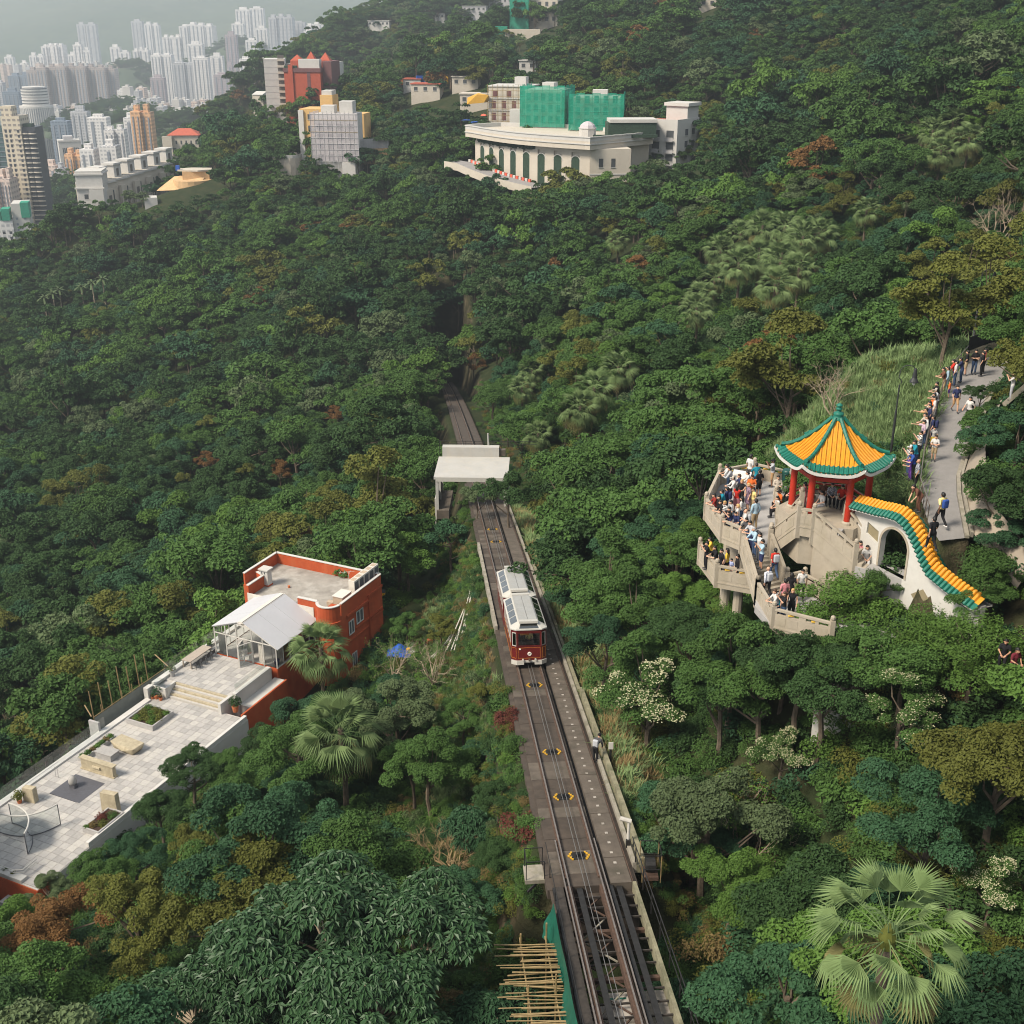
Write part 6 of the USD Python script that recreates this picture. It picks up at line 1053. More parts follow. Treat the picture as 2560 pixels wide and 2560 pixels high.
def build_pose(name, skirt=False, long=False, shorts=False, sleeve=.5):
    """meshes of one pose: body, eyes, hair, top, legs wear, shoes, phone"""
    key = (name, skirt, long, shorts, sleeve)
    if key in cache: return cache[key]
    P = POSES[name]; pv = np.array(P['pelv']); R = lambda p: pv + np.array([p[0], (p[1]) * math.cos(P['lean']) + (p[2]) * math.sin(P['lean']), p[2] * math.cos(P['lean']) - p[1] * math.sin(P['lean'])])
    ch, nb, hd = R((0, .015, .33)), R((0, 0, .50)), R((0, .025, .665)); wa = R((0, .01, .14)); sh = [R((s * .175, 0, .455)) for s in (-1, 1)]; E_, W_ = [np.array(x) for x in P['elb']], [np.array(x) for x in P['wri']]
    hp_, kn, an = P['hips'], P['knees'], P['ank']
    tor = [(R((-.07, 0, 0)), .105, R((.07, 0, 0)), .105), (R((0, 0, 0)), .12, wa, .105), (wa, .105, ch, .125), (R((-.09, .01, .36)), .095, R((.09, .01, .36)), .095), (ch, .12, nb, .07), (sh[0], .062, sh[1], .062)]
    b = list(tor) + [(nb, .055, hd, .055)]
    for i in (0, 1): b += [(sh[i], .056, E_[i], .042), (E_[i], .041, W_[i], .029), (hp_[i], .095, kn[i], .062), (kn[i], .060, an[i], .042)]
    t = solid(b, .06, 5); m = Manifold(manifold3d.Mesh(np.asarray(t.vertices, np.float32), np.asarray(t.faces, np.uint32)))
    f = np.array([0, 1.0, 0]); up = (hd - nb) / np.linalg.norm(hd - nb)
    head = Manifold.batch_hull([ball(hd + [0, -.015, .035], .095, 12), ball(hd + [0, .035, -.035], .07, 10), ball(hd + [0, .065, -.075], .036, 8)])
    parts = [head, bone(hd + [0, .10, -.01], .011, hd + [0, .118, -.035], .014, 6)] + [Manifold.sphere(.026, 6).scale((.5, 1, 1.2)).translate(tuple(hd + [s * .095, -.005, -.01])) for s in (-1, 1)]
    for i in (0, 1): parts += hand(W_[i], E_[i], 1 if i else -1)
    try: bm = Manifold.batch_boolean([m] + parts, manifold3d.OpType.Add); bm = bm if bm.num_tri() > 100 else None
    except Exception: bm = None
    if bm is None: body = trimesh.util.concatenate([t] + [trimesh.Trimesh(x.to_mesh().vert_properties[:, :3], x.to_mesh().tri_verts) for x in parts])
    else: q = bm.to_mesh(); body = trimesh.Trimesh(q.vert_properties[:, :3], q.tri_verts)
    out = {'body': (body.vertices, body.faces)}
    ey = MB()
    for s in (-1, 1): x = ball(hd + [s * .034, .096, .008], .012, 6).to_mesh(); ey.add(x.vert_properties[:, :3], x.tri_verts)
    out['eyes'] = ey.mesh(); mo = MB().box(hd + [0, .101, -.068], (.045, .012, .011)); out['mouth'] = mo.mesh()
    hr = [ball(hd + [0, -.025, .045], .104, 10), ball(hd + [0, -.05, .0], .095, 10), ball(hd + [0, .03, .082], .07, 8)]; hm_ = Manifold.batch_hull(hr)
    if long: hm_ = Manifold.batch_boolean([hm_, Manifold.batch_hull([ball(hd + [0, -.06, -.02], .09, 8), ball(hd + [-.07, -.07, -.24], .035, 6), ball(hd + [.07, -.07, -.24], .035, 6)])], manifold3d.OpType.Add)
    x = hm_.to_mesh(); out['hair'] = (x.vert_properties[:, :3], x.tri_verts)
    top = [(a, r + .018, c, s + .018) for a, r, c, s in tor]
    for i in (0, 1):
        el = sh[i] + (E_[i] - sh[i]) * min(1, sleeve * 1.6); top.append((sh[i], .074, el, .062))
        if sleeve > .8: top.append((E_[i], .058, W_[i] - (W_[i] - E_[i]) * .1, .044))
    x = solid(top, .07, 3); out['shirt'] = (x.vertices, x.faces)
    lg = [(R((-.07, 0, -.02)), .124, R((.07, 0, -.02)), .124), (R((0, 0, -.02)), .126, R((0, 0, .06)), .122)]
    for i in (0, 1):
        h_, k_, a_ = map(np.array, (hp_[i], kn[i], an[i])); e = k_ + (h_ - k_) * .05 if shorts else k_; lg.append((h_, .112, e, .082))
        if not (shorts or skirt): lg.append((k_, .078, a_ + (k_ - a_) * .06, .062))
    if skirt and name != 'sit':
        lg = lg[:2] + [(R((-.06, 0, -.03)), .125, np.array(kn[0]) + [-.02, 0, .05], .13), (R((.06, 0, -.03)), .125, np.array(kn[1]) + [.02, 0, .05], .13), (np.array(kn[0]) + [0, 0, .05], .13, np.array(kn[1]) + [0, 0, .05], .13)]
    x = solid(lg, .08, 3); out['legwear'] = (x.vertices, x.faces)
    sb = MB()
    for i in (0, 1): a_ = np.array(an[i]); x = Manifold.batch_hull([ball(a_ + [0, -.03, -.03], .045, 8), ball(a_ + [0, .10, -.045], .042, 8), ball(a_ + [0, .165, -.05], .030, 8)]).to_mesh(); v = x.vert_properties[:, :3].copy(); v[:, 2] = np.maximum(v[:, 2], a_[2] - .08); sb.add(v, x.tri_verts)
    out['shoes'] = sb.mesh()
    if P['phone']: out['phone'] = MB().box((np.array(W_[0]) + W_[1]) / 2 + [0, .07, .06], (.15, .012, .08)).mesh()
    out['_pts'] = (nb, ch, hd); cache[key] = out; return out
def person(px_, py_, floor, ps, face, shirt, legs, label, hair='black', skin='s1', long=False, skirt=False, shorts=False, bag=None, hat=None, h=1.70, sleeve=.5, shoes='darkgrey', group=None, at=None):
    """px_, py_: where the head shows in the photograph; face: the way it looks (0 away from the camera, 90 left)"""
    s = h / 1.70; B = build_pose(ps, skirt, long, shorts, sleeve); hd = B['_pts'][2]; a = math.radians(face); off = rotz(a) @ (np.array([hd[0], hd[1], 0]) * s)
    p = at if at is not None else at_z(px_, py_, floor + (hd[2] + .03) * s) - off
    t = thing('person', label, 'person', group, loc=(p[0], p[1], floor), rotz=a, scale=s)
    bd = put(t, 'body', B['body'], 'skin_' + skin, smooth=True); put(bd, 'eyes', B['eyes'], 'hair_black'); put(bd, 'mouth', B['mouth'], 'cloth_darkred')
    if hair: put(t, 'hair', B['hair'], 'hair_' + hair, smooth=True)
    put(t, 'shirt', B['shirt'], 'cloth_' + shirt, smooth=True); put(t, 'skirt' if skirt else 'shorts' if shorts else 'trousers', B['legwear'], 'cloth_' + legs, smooth=True); put(t, 'shoes', B['shoes'], 'cloth_' + shoes, smooth=True)
    if 'phone' in B: put(t, 'phone', B['phone'], 'cloth_darkgrey')
    nb, ch, _ = B['_pts']; lean = POSES[ps]['lean']
    if bag: x = Manifold.batch_hull([ball((sx, sy, sz), .06, 8) for sx in (-.10, .10) for sy in (-.03, .03) for sz in (-.17, .15)]).to_mesh(); put(t, 'backpack', (x.vert_properties[:, :3] + ch + [0, -.22, -.03 + .05 * lean], x.tri_verts), 'cloth_' + bag, smooth=True)
    if hat: x = Manifold.batch_hull([ball(hd + [0, -.01, .07], .10, 10), ball(hd + [0, .0, .03], .105, 10)]).to_mesh(); hh = put(t, 'cap', (x.vert_properties[:, :3], x.tri_verts), 'cloth_' + hat, smooth=True); put(hh, 'peak', MB().box(hd + [0, .13, .04], (.15, .11, .015)).mesh(), 'cloth_' + hat)
    return t
ZTp = lambda x, y: (1720 + x * .15528, 1120 + y * .15528); ZLp = lambda x, y: (1740 + x * .15528, 1320 + y * .15528); ZPp = lambda x, y: (1900 + x * .20704, 1020 + y * .20704); ZWp = lambda x, y: (2260 + x * .15528, 780 + y * .15528); ZWq = lambda x, y: (2200 + x * .3364, 750 + y * .3364)
def P_(z, x, y, fl, *a, **k): q = z(x, y); return person(q[0], q[1], path_h(q[1] + 60) + .01 if fl == 'p' else fl + .005, *a, **k)
T_ = TERR
P_(ZTp, 625, 285, T_, 'lean', 80, 'white', 'jeans', 'person in white leaning at the back left corner post of the upper terrace'); P_(ZTp, 670, 330, T_, 'lean', 70, 'grey', 'black', 'person in grey leaning second from the back left corner of the terrace', sleeve=1.0)
P_(ZTp, 1020, 130, T_, 'stand', -60, 'white', 'darkgrey', 'tall person in a white tee standing above the others by the map board', skin='s2', h=1.95); P_(ZTp, 1105, 265, T_, 'lean', 10, 'teal', 'jeans', 'person in a teal tee at the back rail right of the map board'); P_(ZTp, 1160, 370, T_, 'stand', 20, 'black', 'black', 'person all in black seen from behind in the middle of the back crowd', shorts=True)
P_(ZTp, 1375, 205, T_, 'photo', 75, 'grey', 'tan', 'person in grey tee and tan shorts raising both hands to photograph', shorts=True, skin='s3', hat='black', h=1.78); P_(ZTp, 1455, 470, T_, 'folded', 180, 'cream', 'cream', 'person in a cream dress with folded arms facing the camera by the litter bin', skirt=True, sleeve=1.0)
P_(ZTp, 1440, 800, T_, 'sit', 100, 'white', 'black', 'person in white tee and black trousers sitting on the ledge by the terrace stair'); P_(ZTp, 1475, 700, T_, 'sit', 110, 'orange', 'black', 'person in a black cap and orange top sitting behind the one in white', hat='black')
P_(ZTp, 1035, 460, T_, 'folded', 170, 'orange', 'khaki', 'person in a bright orange shirt facing the camera in the terrace crowd', skin='s2'); P_(ZTp, 960, 395, T_, 'lean', 80, 'white', 'navy', 'person in a white shirt directly below the map board'); P_(ZTp, 825, 445, T_, 'lean', 90, 'navy', 'khaki', 'person in a navy tee at the left rail behind the one in a pale cap', hair='brown')
P_(ZTp, 725, 480, T_, 'lean', 90, 'white', 'grey', 'person in a pale cap and white shirt bending over the left rail', hat='cream', sleeve=1.0); P_(ZTp, 870, 535, T_, 'stand', 150, 'black', 'black', 'blond person in a black tank top amid the terrace crowd', hair='blond', long=True, sleeve=.1); P_(ZTp, 980, 590, T_, 'stand', 100, 'pattern', 'pattern', 'blond person in a patterned lilac dress in the terrace crowd', hair='blond', skirt=True)
P_(ZTp, 800, 620, T_, 'point', -40, 'red', 'pink', 'long haired person in a red tank top and pink skirt in the terrace crowd', long=True, skirt=True, sleeve=.1); P_(ZTp, 1055, 665, T_, 'stand', 120, 'paleyellow', 'khaki', 'child in a pale yellow tee in the terrace crowd', h=1.45); P_(ZTp, 545, 695, T_, 'lean', 80, 'teal', 'jeans', 'person in a bright teal tee beside the one with a navy backpack'); P_(ZTp, 630, 650, T_, 'stand', 60, 'navy', 'jeans', 'person in navy with a big navy backpack at the left rail', bag='navy', sleeve=1.0)
P_(ZTp, 420, 755, T_, 'lean', 90, 'darkred', 'jeans', 'person in dark red leaning out at the left corner post'); P_(ZTp, 500, 785, T_, 'stand', 100, 'black', 'black', 'long dark haired person in black behind the left corner post', long=True); P_(ZTp, 525, 865, T_, 'lean', 100, 'black', 'black', 'person in a black dress leaning on the front left rail', long=True, skirt=True); P_(ZTp, 590, 880, T_, 'stand', 130, 'stripe', 'jeans', 'person in a striped top by the front left rail', skin='s2', hair='blond')
P_(ZTp, 690, 865, T_, 'stand', 90, 'grey', 'jeans', 'person in a grey tee behind the front left rail'); P_(ZTp, 870, 810, T_, 'stand', 60, 'white', 'jeans', 'long haired person in white tee and jeans seen from behind', long=True); P_(ZTp, 805, 930, T_, 'stand', 70, 'white', 'green', 'blond person with a bob in white tank top and green skirt', hair='blond', skirt=True, sleeve=.1); P_(ZTp, 930, 1010, T_, 'folded', 80, 'white', 'grey', 'bald person in white tee with a grey backpack on the terrace', hair=None, bag='grey')
P_(ZTp, 1095, 845, T_, 'stand', 20, 'lightblue', 'khaki', 'large person in light blue shirt and khaki trousers seen from behind', h=1.84, sleeve=1.0, bag=None); P_(ZTp, 665, 975, T_, 'photo', 110, 'black', 'jeans', 'person in black photographing over the front rail'); P_(ZTp, 650, 1040, T_, 'lean', 130, 'navy', 'navy', 'child in navy leaning on the front corner rail, left of two', h=1.5); P_(ZTp, 770, 1055, T_, 'lean', 150, 'navy', 'white', 'child in navy leaning on the front corner rail, right of two', h=1.5)
P_(ZTp, 940, 1150, T_, 'lean', 120, 'darkgrey', 'jeans', 'long haired person leaning where the stair rail begins', long=True); P_(ZTp, 1000, 1200, T_, 'lean', 110, 'grey', 'navy', 'person in a pale grey tee at the head of the stair'); P_(ZTp, 1060, 1300, T_, 'lean', 110, 'lightblue', 'jeans', 'person in light blue with a dark backpack leaning on the stair rail', hair='grey', bag='darkgrey', sleeve=1.0)
P_(ZTp, 1160, 1390, -27.4, 'stand', 110, 'white', 'darkgrey', 'long black haired person in a white top on the upper stair', long=True); P_(ZTp, 1200, 1500, -27.7, 'photo', 100, 'lightblue', 'navy', 'person in a light blue tee photographing from the stair', shorts=True, skin='s2'); P_(ZTp, 1410, 1640, -28.1, 'walk', 10, 'red', 'jeans', 'person in red with a pale grey backpack climbing the stair', bag='grey')
B_ = BALC
P_(ZTp, 355, 1465, B_, 'lean', 80, 'yellow', 'black', 'person in yellow at the back of the lower balcony'); P_(ZTp, 305, 1530, B_, 'photo', 100, 'black', 'black', 'person in black holding a phone at the lower balcony corner'); P_(ZTp, 430, 1600, B_, 'lean', 100, 'black', 'black', 'person in black leaning mid way along the lower balcony'); P_(ZTp, 540, 1650, B_, 'stand', 110, 'black', 'black', 'person in a black tee standing at the lower balcony front corner'); P_(ZTp, 635, 1640, B_, 'stand', 60, 'yellow', 'black', 'person in a yellow tee and black skirt on the lower balcony', skirt=True, long=True); P_(ZTp, 700, 1800, B_, 'stand', 120, 'bluepattern', 'navy', 'child in a blue patterned shirt on the lower balcony', h=1.2); P_(ZTp, 800, 1740, B_, 'stand', 90, 'black', 'black', 'hooded person in black at the right of the lower balcony', sleeve=1.0)
D_L = LAND
P_(ZLp, 1165, 650, -28.8, 'walk', 20, 'plaid', 'black', 'balding person in a plaid shirt with grey backpack at the stair foot', hair=None, bag='grey', sleeve=1.0); P_(ZLp, 1440, 845, D_L, 'stand', 10, 'pink', 'brown', 'person in a peach top and brown skirt seen from behind on the landing', skirt=True); P_(ZLp, 1550, 745, D_L, 'stand', -20, 'black', 'black', 'person in black tee with long dark hair on the landing', long=True); P_(ZLp, 1725, 695, D_L, 'walk', 170, 'white', 'black', 'person in white tee and black jeans standing on the landing', long=False); P_(ZLp, 1270, 1015, D_L, 'lean', 100, 'white', 'navy', 'person in white leaning over the landing rail', hair='brown'); P_(ZLp, 1425, 1055, D_L, 'photo', 100, 'black', 'jeans', 'brown haired person photographing from the landing rail', hair='brown'); P_(ZLp, 1565, 1005, D_L, 'stand', 160, 'black', 'black', 'blond person in a black top at the front of the landing', hair='blond', long=True, sleeve=.1); P_(ZLp, 1310, 1115, D_L, 'lean', 130, 'teal', 'navy', 'child in teal at the landing front rail', h=1.3)
F_ = FLR
P_(ZPp, 775, 905, F_, 'sit', 180, 'brown', 'black', 'person in brown sitting at the back of the pavilion'); P_(ZPp, 880, 925, F_, 'sit', 175, 'check', 'black', 'person in a dark check shirt sitting forward inside the pavilion', sleeve=1.0); P_(ZPp, 1000, 950, F_, 'sit', 150, 'red', 'black', 'person in red sitting behind the right front column'); P_(ZPp, 750, 1020, F_, 'sit', 110, 'white', 'grey', 'person in white sitting near the front of the pavilion floor'); P_(ZPp, 400, 935, -26.2, 'sit', 90, 'pink', 'black', 'person in pale pink sitting by the pavilion stair wall', sleeve=1.0, long=True); P_(ZPp, 545, 915, F_ - .3, 'photo', 60, 'pink', 'pink', 'person in a pink dress holding up a camera left of the pavilion', skirt=True); P_(ZPp, 1215, 1625, -27.3, 'sit', 160, 'pink', 'grey', 'person in a pink check top sitting at the foot of the bridge stair', hair='black'); P_(ZPp, 1300, 1680, -27.3, 'sit', 170, 'white', 'white', 'dark haired person in white sitting beside the one in pink', long=True)
W_L = [(ZWp, 1030, 640, 'hip', 60, 'black', 'khaki', 'person in black tee and khaki shorts hand on hip by the lamp post', dict(shorts=True)), (ZWp, 1170, 625, 'folded', 170, 'black', 'jeans', 'person in a printed black tee with folded arms at the bend', {}), (ZWp, 1285, 655, 'stand', 60, 'black', 'black', 'person all in black at the right of the group at the bend', {}), (ZWp, 1318, 612, 'stand', 80, 'maroon', 'black', 'person in maroon half hidden beside the black fence', {}),
 (ZWp, 800, 785, 'lean', 70, 'red', 'navy', 'person in a red vest with white sleeves at the path railing', dict(shorts=True)), (ZWp, 855, 805, 'stand', 60, 'white', 'jeans', 'person in white close behind the red vest', {}), (ZWp, 920, 755, 'lean', 60, 'navy', 'jeans', 'person in navy leaning beyond the red vest', {}), (ZWp, 640, 915, 'lean', 80, 'brown', 'khaki', 'person in a rust brown tee leaning on the path railing', {}), (ZWp, 715, 905, 'stand', 70, 'lightblue', 'lightblue', 'person in a long pale blue shirt on the path', dict(sleeve=1.0)), (ZWp, 745, 1120, 'stand', 60, 'orange', 'purple', 'small child in an orange tee on the path', dict(shorts=True, h=1.15)),
 (ZWp, 872, 1205, 'walk', 175, 'navy', 'tan', 'person in navy polo and tan shorts walking with a shoulder strap', dict(shorts=True)), (ZWp, 1072, 1390, 'walk', 120, 'white', 'black', 'person in a white tee and black jeans walking with a pointing arm', dict(long=True, bag='black', shoes='white')), (ZWp, 530, 1150, 'lean', 90, 'black', 'black', 'person in black leaning near the orange child', {}), (ZWp, 515, 1255, 'lean', 90, 'grey', 'darkgrey', 'person in a pale hat leaning below the one in black', dict(hat='cream')), (ZWp, 490, 1325, 'stand', 80, 'black', 'black', 'person in black with long hair by the middle of the railing', dict(long=True)), (ZWp, 470, 1375, 'lean', 90, 'orange', 'darkgrey', 'person in orange leaning behind the white tee at the railing', {}), (ZWp, 505, 1385, 'stand', 70, 'white', 'white', 'person in white tee seen from behind mid railing', {}),
 (ZWp, 415, 1460, 'lean', 90, 'cream', 'navy', 'person in cream leaning at the railing above the pointing ones', {}), (ZWp, 425, 1510, 'stand', 80, 'navy', 'navy', 'person in navy standing close to the railing crowd', {}), (ZWp, 360, 1565, 'point', 80, 'tan', 'navy', 'person in tan pointing over the grass, upper one', {}), (ZWp, 345, 1645, 'lean', 90, 'cream', 'grey', 'person in cream leaning below the pointing one in tan', {}), (ZWp, 375, 1690, 'stand', 80, 'white', 'jeans', 'person in a white shirt beside the navy backpack', dict(sleeve=1.0)), (ZWp, 480, 1690, 'stand', 60, 'navy', 'navy', 'person with a navy backpack standing back from the railing', dict(bag='navy')), (ZWq, 330, 905, 'point', 85, 'lilac', 'jeans', 'person in a lilac shirt and jeans pointing over the grass', {}), (ZWq, 305, 985, 'photo', 90, 'stripe', 'black', 'person in a black and white striped top photographing the view', {}),
 (ZWq, 407, 950, 'stand', 160, 'stripe', 'yellow', 'child in a striped top and yellow skirt on the asphalt', dict(h=1.3, skirt=True)), (ZWq, 418, 1015, 'folded', 150, 'white', 'khaki', 'boy in a white tee walking on the asphalt path', dict(h=1.5, shorts=True)), (ZWq, 258, 1055, 'lean', 90, 'teal', 'navy', 'person in teal leaning near the lower end of the railing', {}), (ZWq, 228, 1092, 'photo', 90, 'stripe', 'jeans', 'person in a white cap and stripes near the lower end of the railing', dict(hat='white')), (ZWq, 238, 1128, 'lean', 90, 'blue', 'black', 'person in bright blue at the lower end of the railing', {}), (ZWq, 225, 1170, 'lean', 100, 'purple', 'purple', 'child in purple at the lower end of the railing', dict(h=1.4)), (ZWq, 288, 1195, 'stand', 75, 'check', 'black', 'bald person in a dark check shirt and black trousers on the path', dict(hair=None, skin='s2')),
 (ZWq, 470, 1445, 'walk', 20, 'paleyellow', 'black', 'person in a yellow shirt with a blue backpack walking up the path', dict(bag='blue', skin='s3', h=1.78, shoes='white')), (ZWq, 405, 1625, 'walk', 10, 'black', 'black', 'person in a black tee behind the dragon wall at the path end', {}), (ZWq, 250, 1385, 'bend', 100, 'brown', 'brown', 'person in brown crouching at the grass edge of the path', {}), (ZWq, 962, 350, 'photo', 80, 'lightblue', 'cream', 'person in a light blue shirt at the right end of the black fence', dict(sleeve=1.0)), (ZWq, 985, 335, 'point', 80, 'tan', 'khaki', 'balding person in tan pointing above the light blue shirt', dict(hair='grey')), (ZWq, 1065, 352, 'stand', 120, 'white', 'navy', 'person in white tee and navy shorts at the right picture edge', dict(shorts=True))]
for z, x, y, ps, fc_, sh_, lg_, lab, k in W_L: P_(z, x, y, 'p', ps, fc_, sh_, lg_, lab, **k)
person(2536, 935, -21.6, 'photo', 60, 'white', 'grey', 'person in white photographing from the ramp beside the walk', hair='brown')
person(1796, 1050, gz(*at_z(1796, 1085, -30)[:2])[0], 'stand', 150, 'white', 'grey', 'person in white on the shaded path left of the grass slope', bag='grey'); person(1803, 1052, gz(*at_z(1803, 1085, -30)[:2])[0], 'stand', 200, 'white', 'jeans', 'person in white tee and denim beside the one on the shaded path')
g0 = at_z(2197, 2085, -33.4); person(2197, 2062, -34.6, 'bend', 170, 'black', 'teal', 'person in a printed black tee crouching under the tree above the big palm', shorts=True)
person(2516, 1603, -26.9, 'sit', 150, 'black', 'black', 'person in black sitting under the tree at the right edge', skin='s2'); person(2545, 1625, -26.9, 'sit', 200, 'maroon', 'black', 'second person sitting at the right edge in maroon', skin='s2')
d_ = trk_py(1905); q_ = trk(d_, 2.3, -.1); person(0, 0, q_[2], 'bend', -30, 'darkgrey', 'black', 'worker in dark clothes bent over the kerb beside the tram slabs', at=np.array([q_[0], q_[1], 0]), sleeve=1.0, bag='grey', hair=None, hat='black')
c_ = td0 + np.array([-0.08 * 1.05 + .08, 1.05, 0.0]); person(0, 0, td0[2] + 1.0 * math.sin(TA) + .95, 'lean', 180, 'paleyellow', 'navy', 'tram driver in a pale yellow shirt behind the windscreen', at=np.array([c_[0], c_[1], 0]), skin='s2', h=1.5)
# -- BUILDINGS ON THE HILLSIDE
plain('b_white', (0.45, 0.435, 0.41), 0.75, var=0.06, scale=0.4, stain=(0.42, 0.40, 0.36), stain_amt=0.4, stain_scale=0.2); plain('b_cream', (0.45, 0.405, 0.34), 0.8, var=0.07, scale=0.3, stain=(0.42, 0.36, 0.28), stain_amt=0.4, stain_scale=0.15)
plain('b_red', (0.33, 0.065, 0.032), 0.8, var=0.10, scale=0.3); plain('b_maroon', (0.13, 0.055, 0.055), 0.7, var=0.25, scale=1.0); plain('b_yellow', (0.52, 0.33, 0.13), 0.8, var=0.08, scale=0.3); plain('b_window', (0.06, 0.065, 0.07), 0.25, var=0.3, scale=0.5); plain('b_shade', (0.10, 0.09, 0.08), 0.8)
plain('b_grey', (0.36, 0.35, 0.35), 0.8, var=0.08, scale=0.3); plain('tile_roof_red', (0.36, 0.085, 0.05), 0.8, var=0.12, scale=2); plain('b_tan', (0.50, 0.33, 0.17), 0.9, var=0.2, scale=0.5); plain('hedge', (0.022, 0.045, 0.028), 0.95, var=0.6, scale=3, bump=1.0, bscale=6)
plain('b_lilac', (0.42, 0.385, 0.40), 0.7, var=0.08, scale=0.5); plain('barrier_red', (0.55, 0.09, 0.05), 0.6); plain('road_grey', (0.24, 0.23, 0.225), 0.9, var=0.1, scale=0.5); plain('net_edge', (0.015, 0.22, 0.14), 0.8, var=0.2); plain('dirt_yellow', (0.55, 0.30, 0.04), 0.8)
mat('net_green', {'g': ('geometry', {}), 'n': ('noise_texture', {'scale': 0.5, 'detail': 5.0}), 'r': ('rgb_ramp', {'ramp': [(0.3, (0.010, 0.20, 0.125)), (0.7, (0.022, 0.30, 0.20))]}), 'd': ('diffuse_bsdf', {}), 't': ('transparent_bsdf', {}), 'm': ('mix_closure', {'fac': 0.28})},
    [('g.position', 'n.vector'), ('n.fac', 'r.fac'), ('r.color', 'd.color'), ('d.BSDF', 'm.closure1'), ('t.BSDF', 'm.closure2')], surface='m.closure')
mat('net_pale', {'d': ('diffuse_bsdf', {'color': (0.52, 0.48, 0.50)}), 't': ('transparent_bsdf', {}), 'm': ('mix_closure', {'fac': 0.45})}, [('d.BSDF', 'm.closure1'), ('t.BSDF', 'm.closure2')], surface='m.closure')
def hit(px_, py_, lift=0.0):
    """depth at which the line of sight meets the ground (lifted)"""
    for z in np.arange(60, 1400, 4.0):
        q = at_depth(px_, py_, z)
        if q[2] < gz(q[0], q[1])[0] + lift: return z
    return 900.0
class Blk:
    """a rectangular block: origin at its front left bottom corner, u along the front, v backwards"""
    def __init__(s, o, ang, w, dp, h): s.o = np.asarray(o, float); s.u = np.array([math.cos(ang), math.sin(ang), 0]); s.v = np.array([-math.sin(ang), math.cos(ang), 0]); s.w, s.d, s.h, s.ang = w, dp, h, ang
    def p(s, a, b, z): return s.o + s.u * a + s.v * b + [0, 0, z]
    def box(s, mb, a0, a1, b0, b1, z0, z1): return mb.box(s.p((a0 + a1) / 2, (b0 + b1) / 2, (z0 + z1) / 2), (a1 - a0, b1 - b0, z1 - z0), rz=s.ang)
    def body(s, t, mt, name='wall', low=30): return put(t, name, s.box(MB(), 0, s.w, 0, s.d, -low, s.h), mt)
    def windows(s, t, cols, z0, dz, rows, ww, wh, face='front', a0=0.0, a1=None, mt='b_window', frame='b_white', balcony=False):
        a1 = (s.w if face in ('front', 'back') else s.d) if a1 is None else a1; st = (a1 - a0) / cols
        for r in range(rows):
            for c in range(cols):
                a = a0 + st * (c + 0.5); z = z0 + dz * r
                def bx(mb, l, r_, lo, hi, o0, o1):
                    if face == 'front': return s.box(mb, l, r_, -o1, -o0, lo, hi)
                    if face == 'left': return s.box(mb, -o1, -o0, l, r_, lo, hi)
                    return s.box(mb, s.w + o0, s.w + o1, l, r_, lo, hi)
                w = put(t, 'window', bx(MB(), a - ww / 2, a + ww / 2, z, z + wh, 0.01, 0.04), mt)
                if frame: put(w, 'sill', bx(MB(), a - ww / 2 - .1, a + ww / 2 + .1, z - 0.14, z - 0.01, 0.01, 0.16), frame)
                if balcony: put(w, 'balcony', bx(bx(MB(), a - ww / 2 - .25, a + ww / 2 + .25, z - 1.1, z - 0.95, 0.01, 1.1), a - ww / 2 - .25, a + ww / 2 + .25, z - 0.95, z - 0.1, 1.0, 1.08), 'b_grey')
def blk_px(pxl, pxr, py_base, z, dp, py_top, ang=0.0, below=0.0):
    a, b = at_depth(pxl, py_base, z), at_depth(pxr, py_base, z); top = at_depth(pxl, py_top, z); w = np.linalg.norm(b - a) / max(0.3, math.cos(ang)); return Blk(a - [0, 0, below], ang, w, dp, top[2] - a[2] + below)
def keep_px(x0, y0, x1, y1, z): clear([(x0, y0), (x1, y0), (x1, y1), (x0, y1)], z)
# ---- arcaded club building
ab = thing('arcade_building', 'long curved cream podium with eight tall green arches and a wide roof deck', 'building')
Wl, Wr = at_depth(1192, 372, 400), at_depth(1478, 372, 362); Wl[2] = Wr[2] = 0
ZT_, ZB, ZD = -37.4, -52.0, -35.0
ch = Wr[:2] - Wl[:2]; CL = np.linalg.norm(ch); cu = ch / CL; cn = np.array([cu[1], -cu[0]])
def aw(u, o=0.0): q = Wl[:2] + ch * u + cn * (4.5 * math.sin(PI * min(max(u, 0), 1)) + o); return q
U = np.linspace(0, 1, 41)
arcs_u = [0.075 + k * 0.118 for k in range(8)]
def abase(u): return -45.5 - 3.9 * u
put(ab, 'podium', MB().prism([tuple(aw(u, -0.6)) for u in U] + [tuple(aw(1, -26)), tuple(aw(0, -26))], ZB - 8, ZT_), 'b_cream')
pw_ = 0.118 * CL
for k in range(9):
    u0 = arcs_u[0] - 0.059 + k * 0.118; w = 0.032
    put(ab, 'pilaster', MB().prism([tuple(aw(u0 - w, -0.58)), tuple(aw(u0 + w, -0.58)), tuple(aw(u0 + w, 0)), tuple(aw(u0 - w, 0))][::-1], ZB - 6, ZT_ - 1.2), 'b_cream')
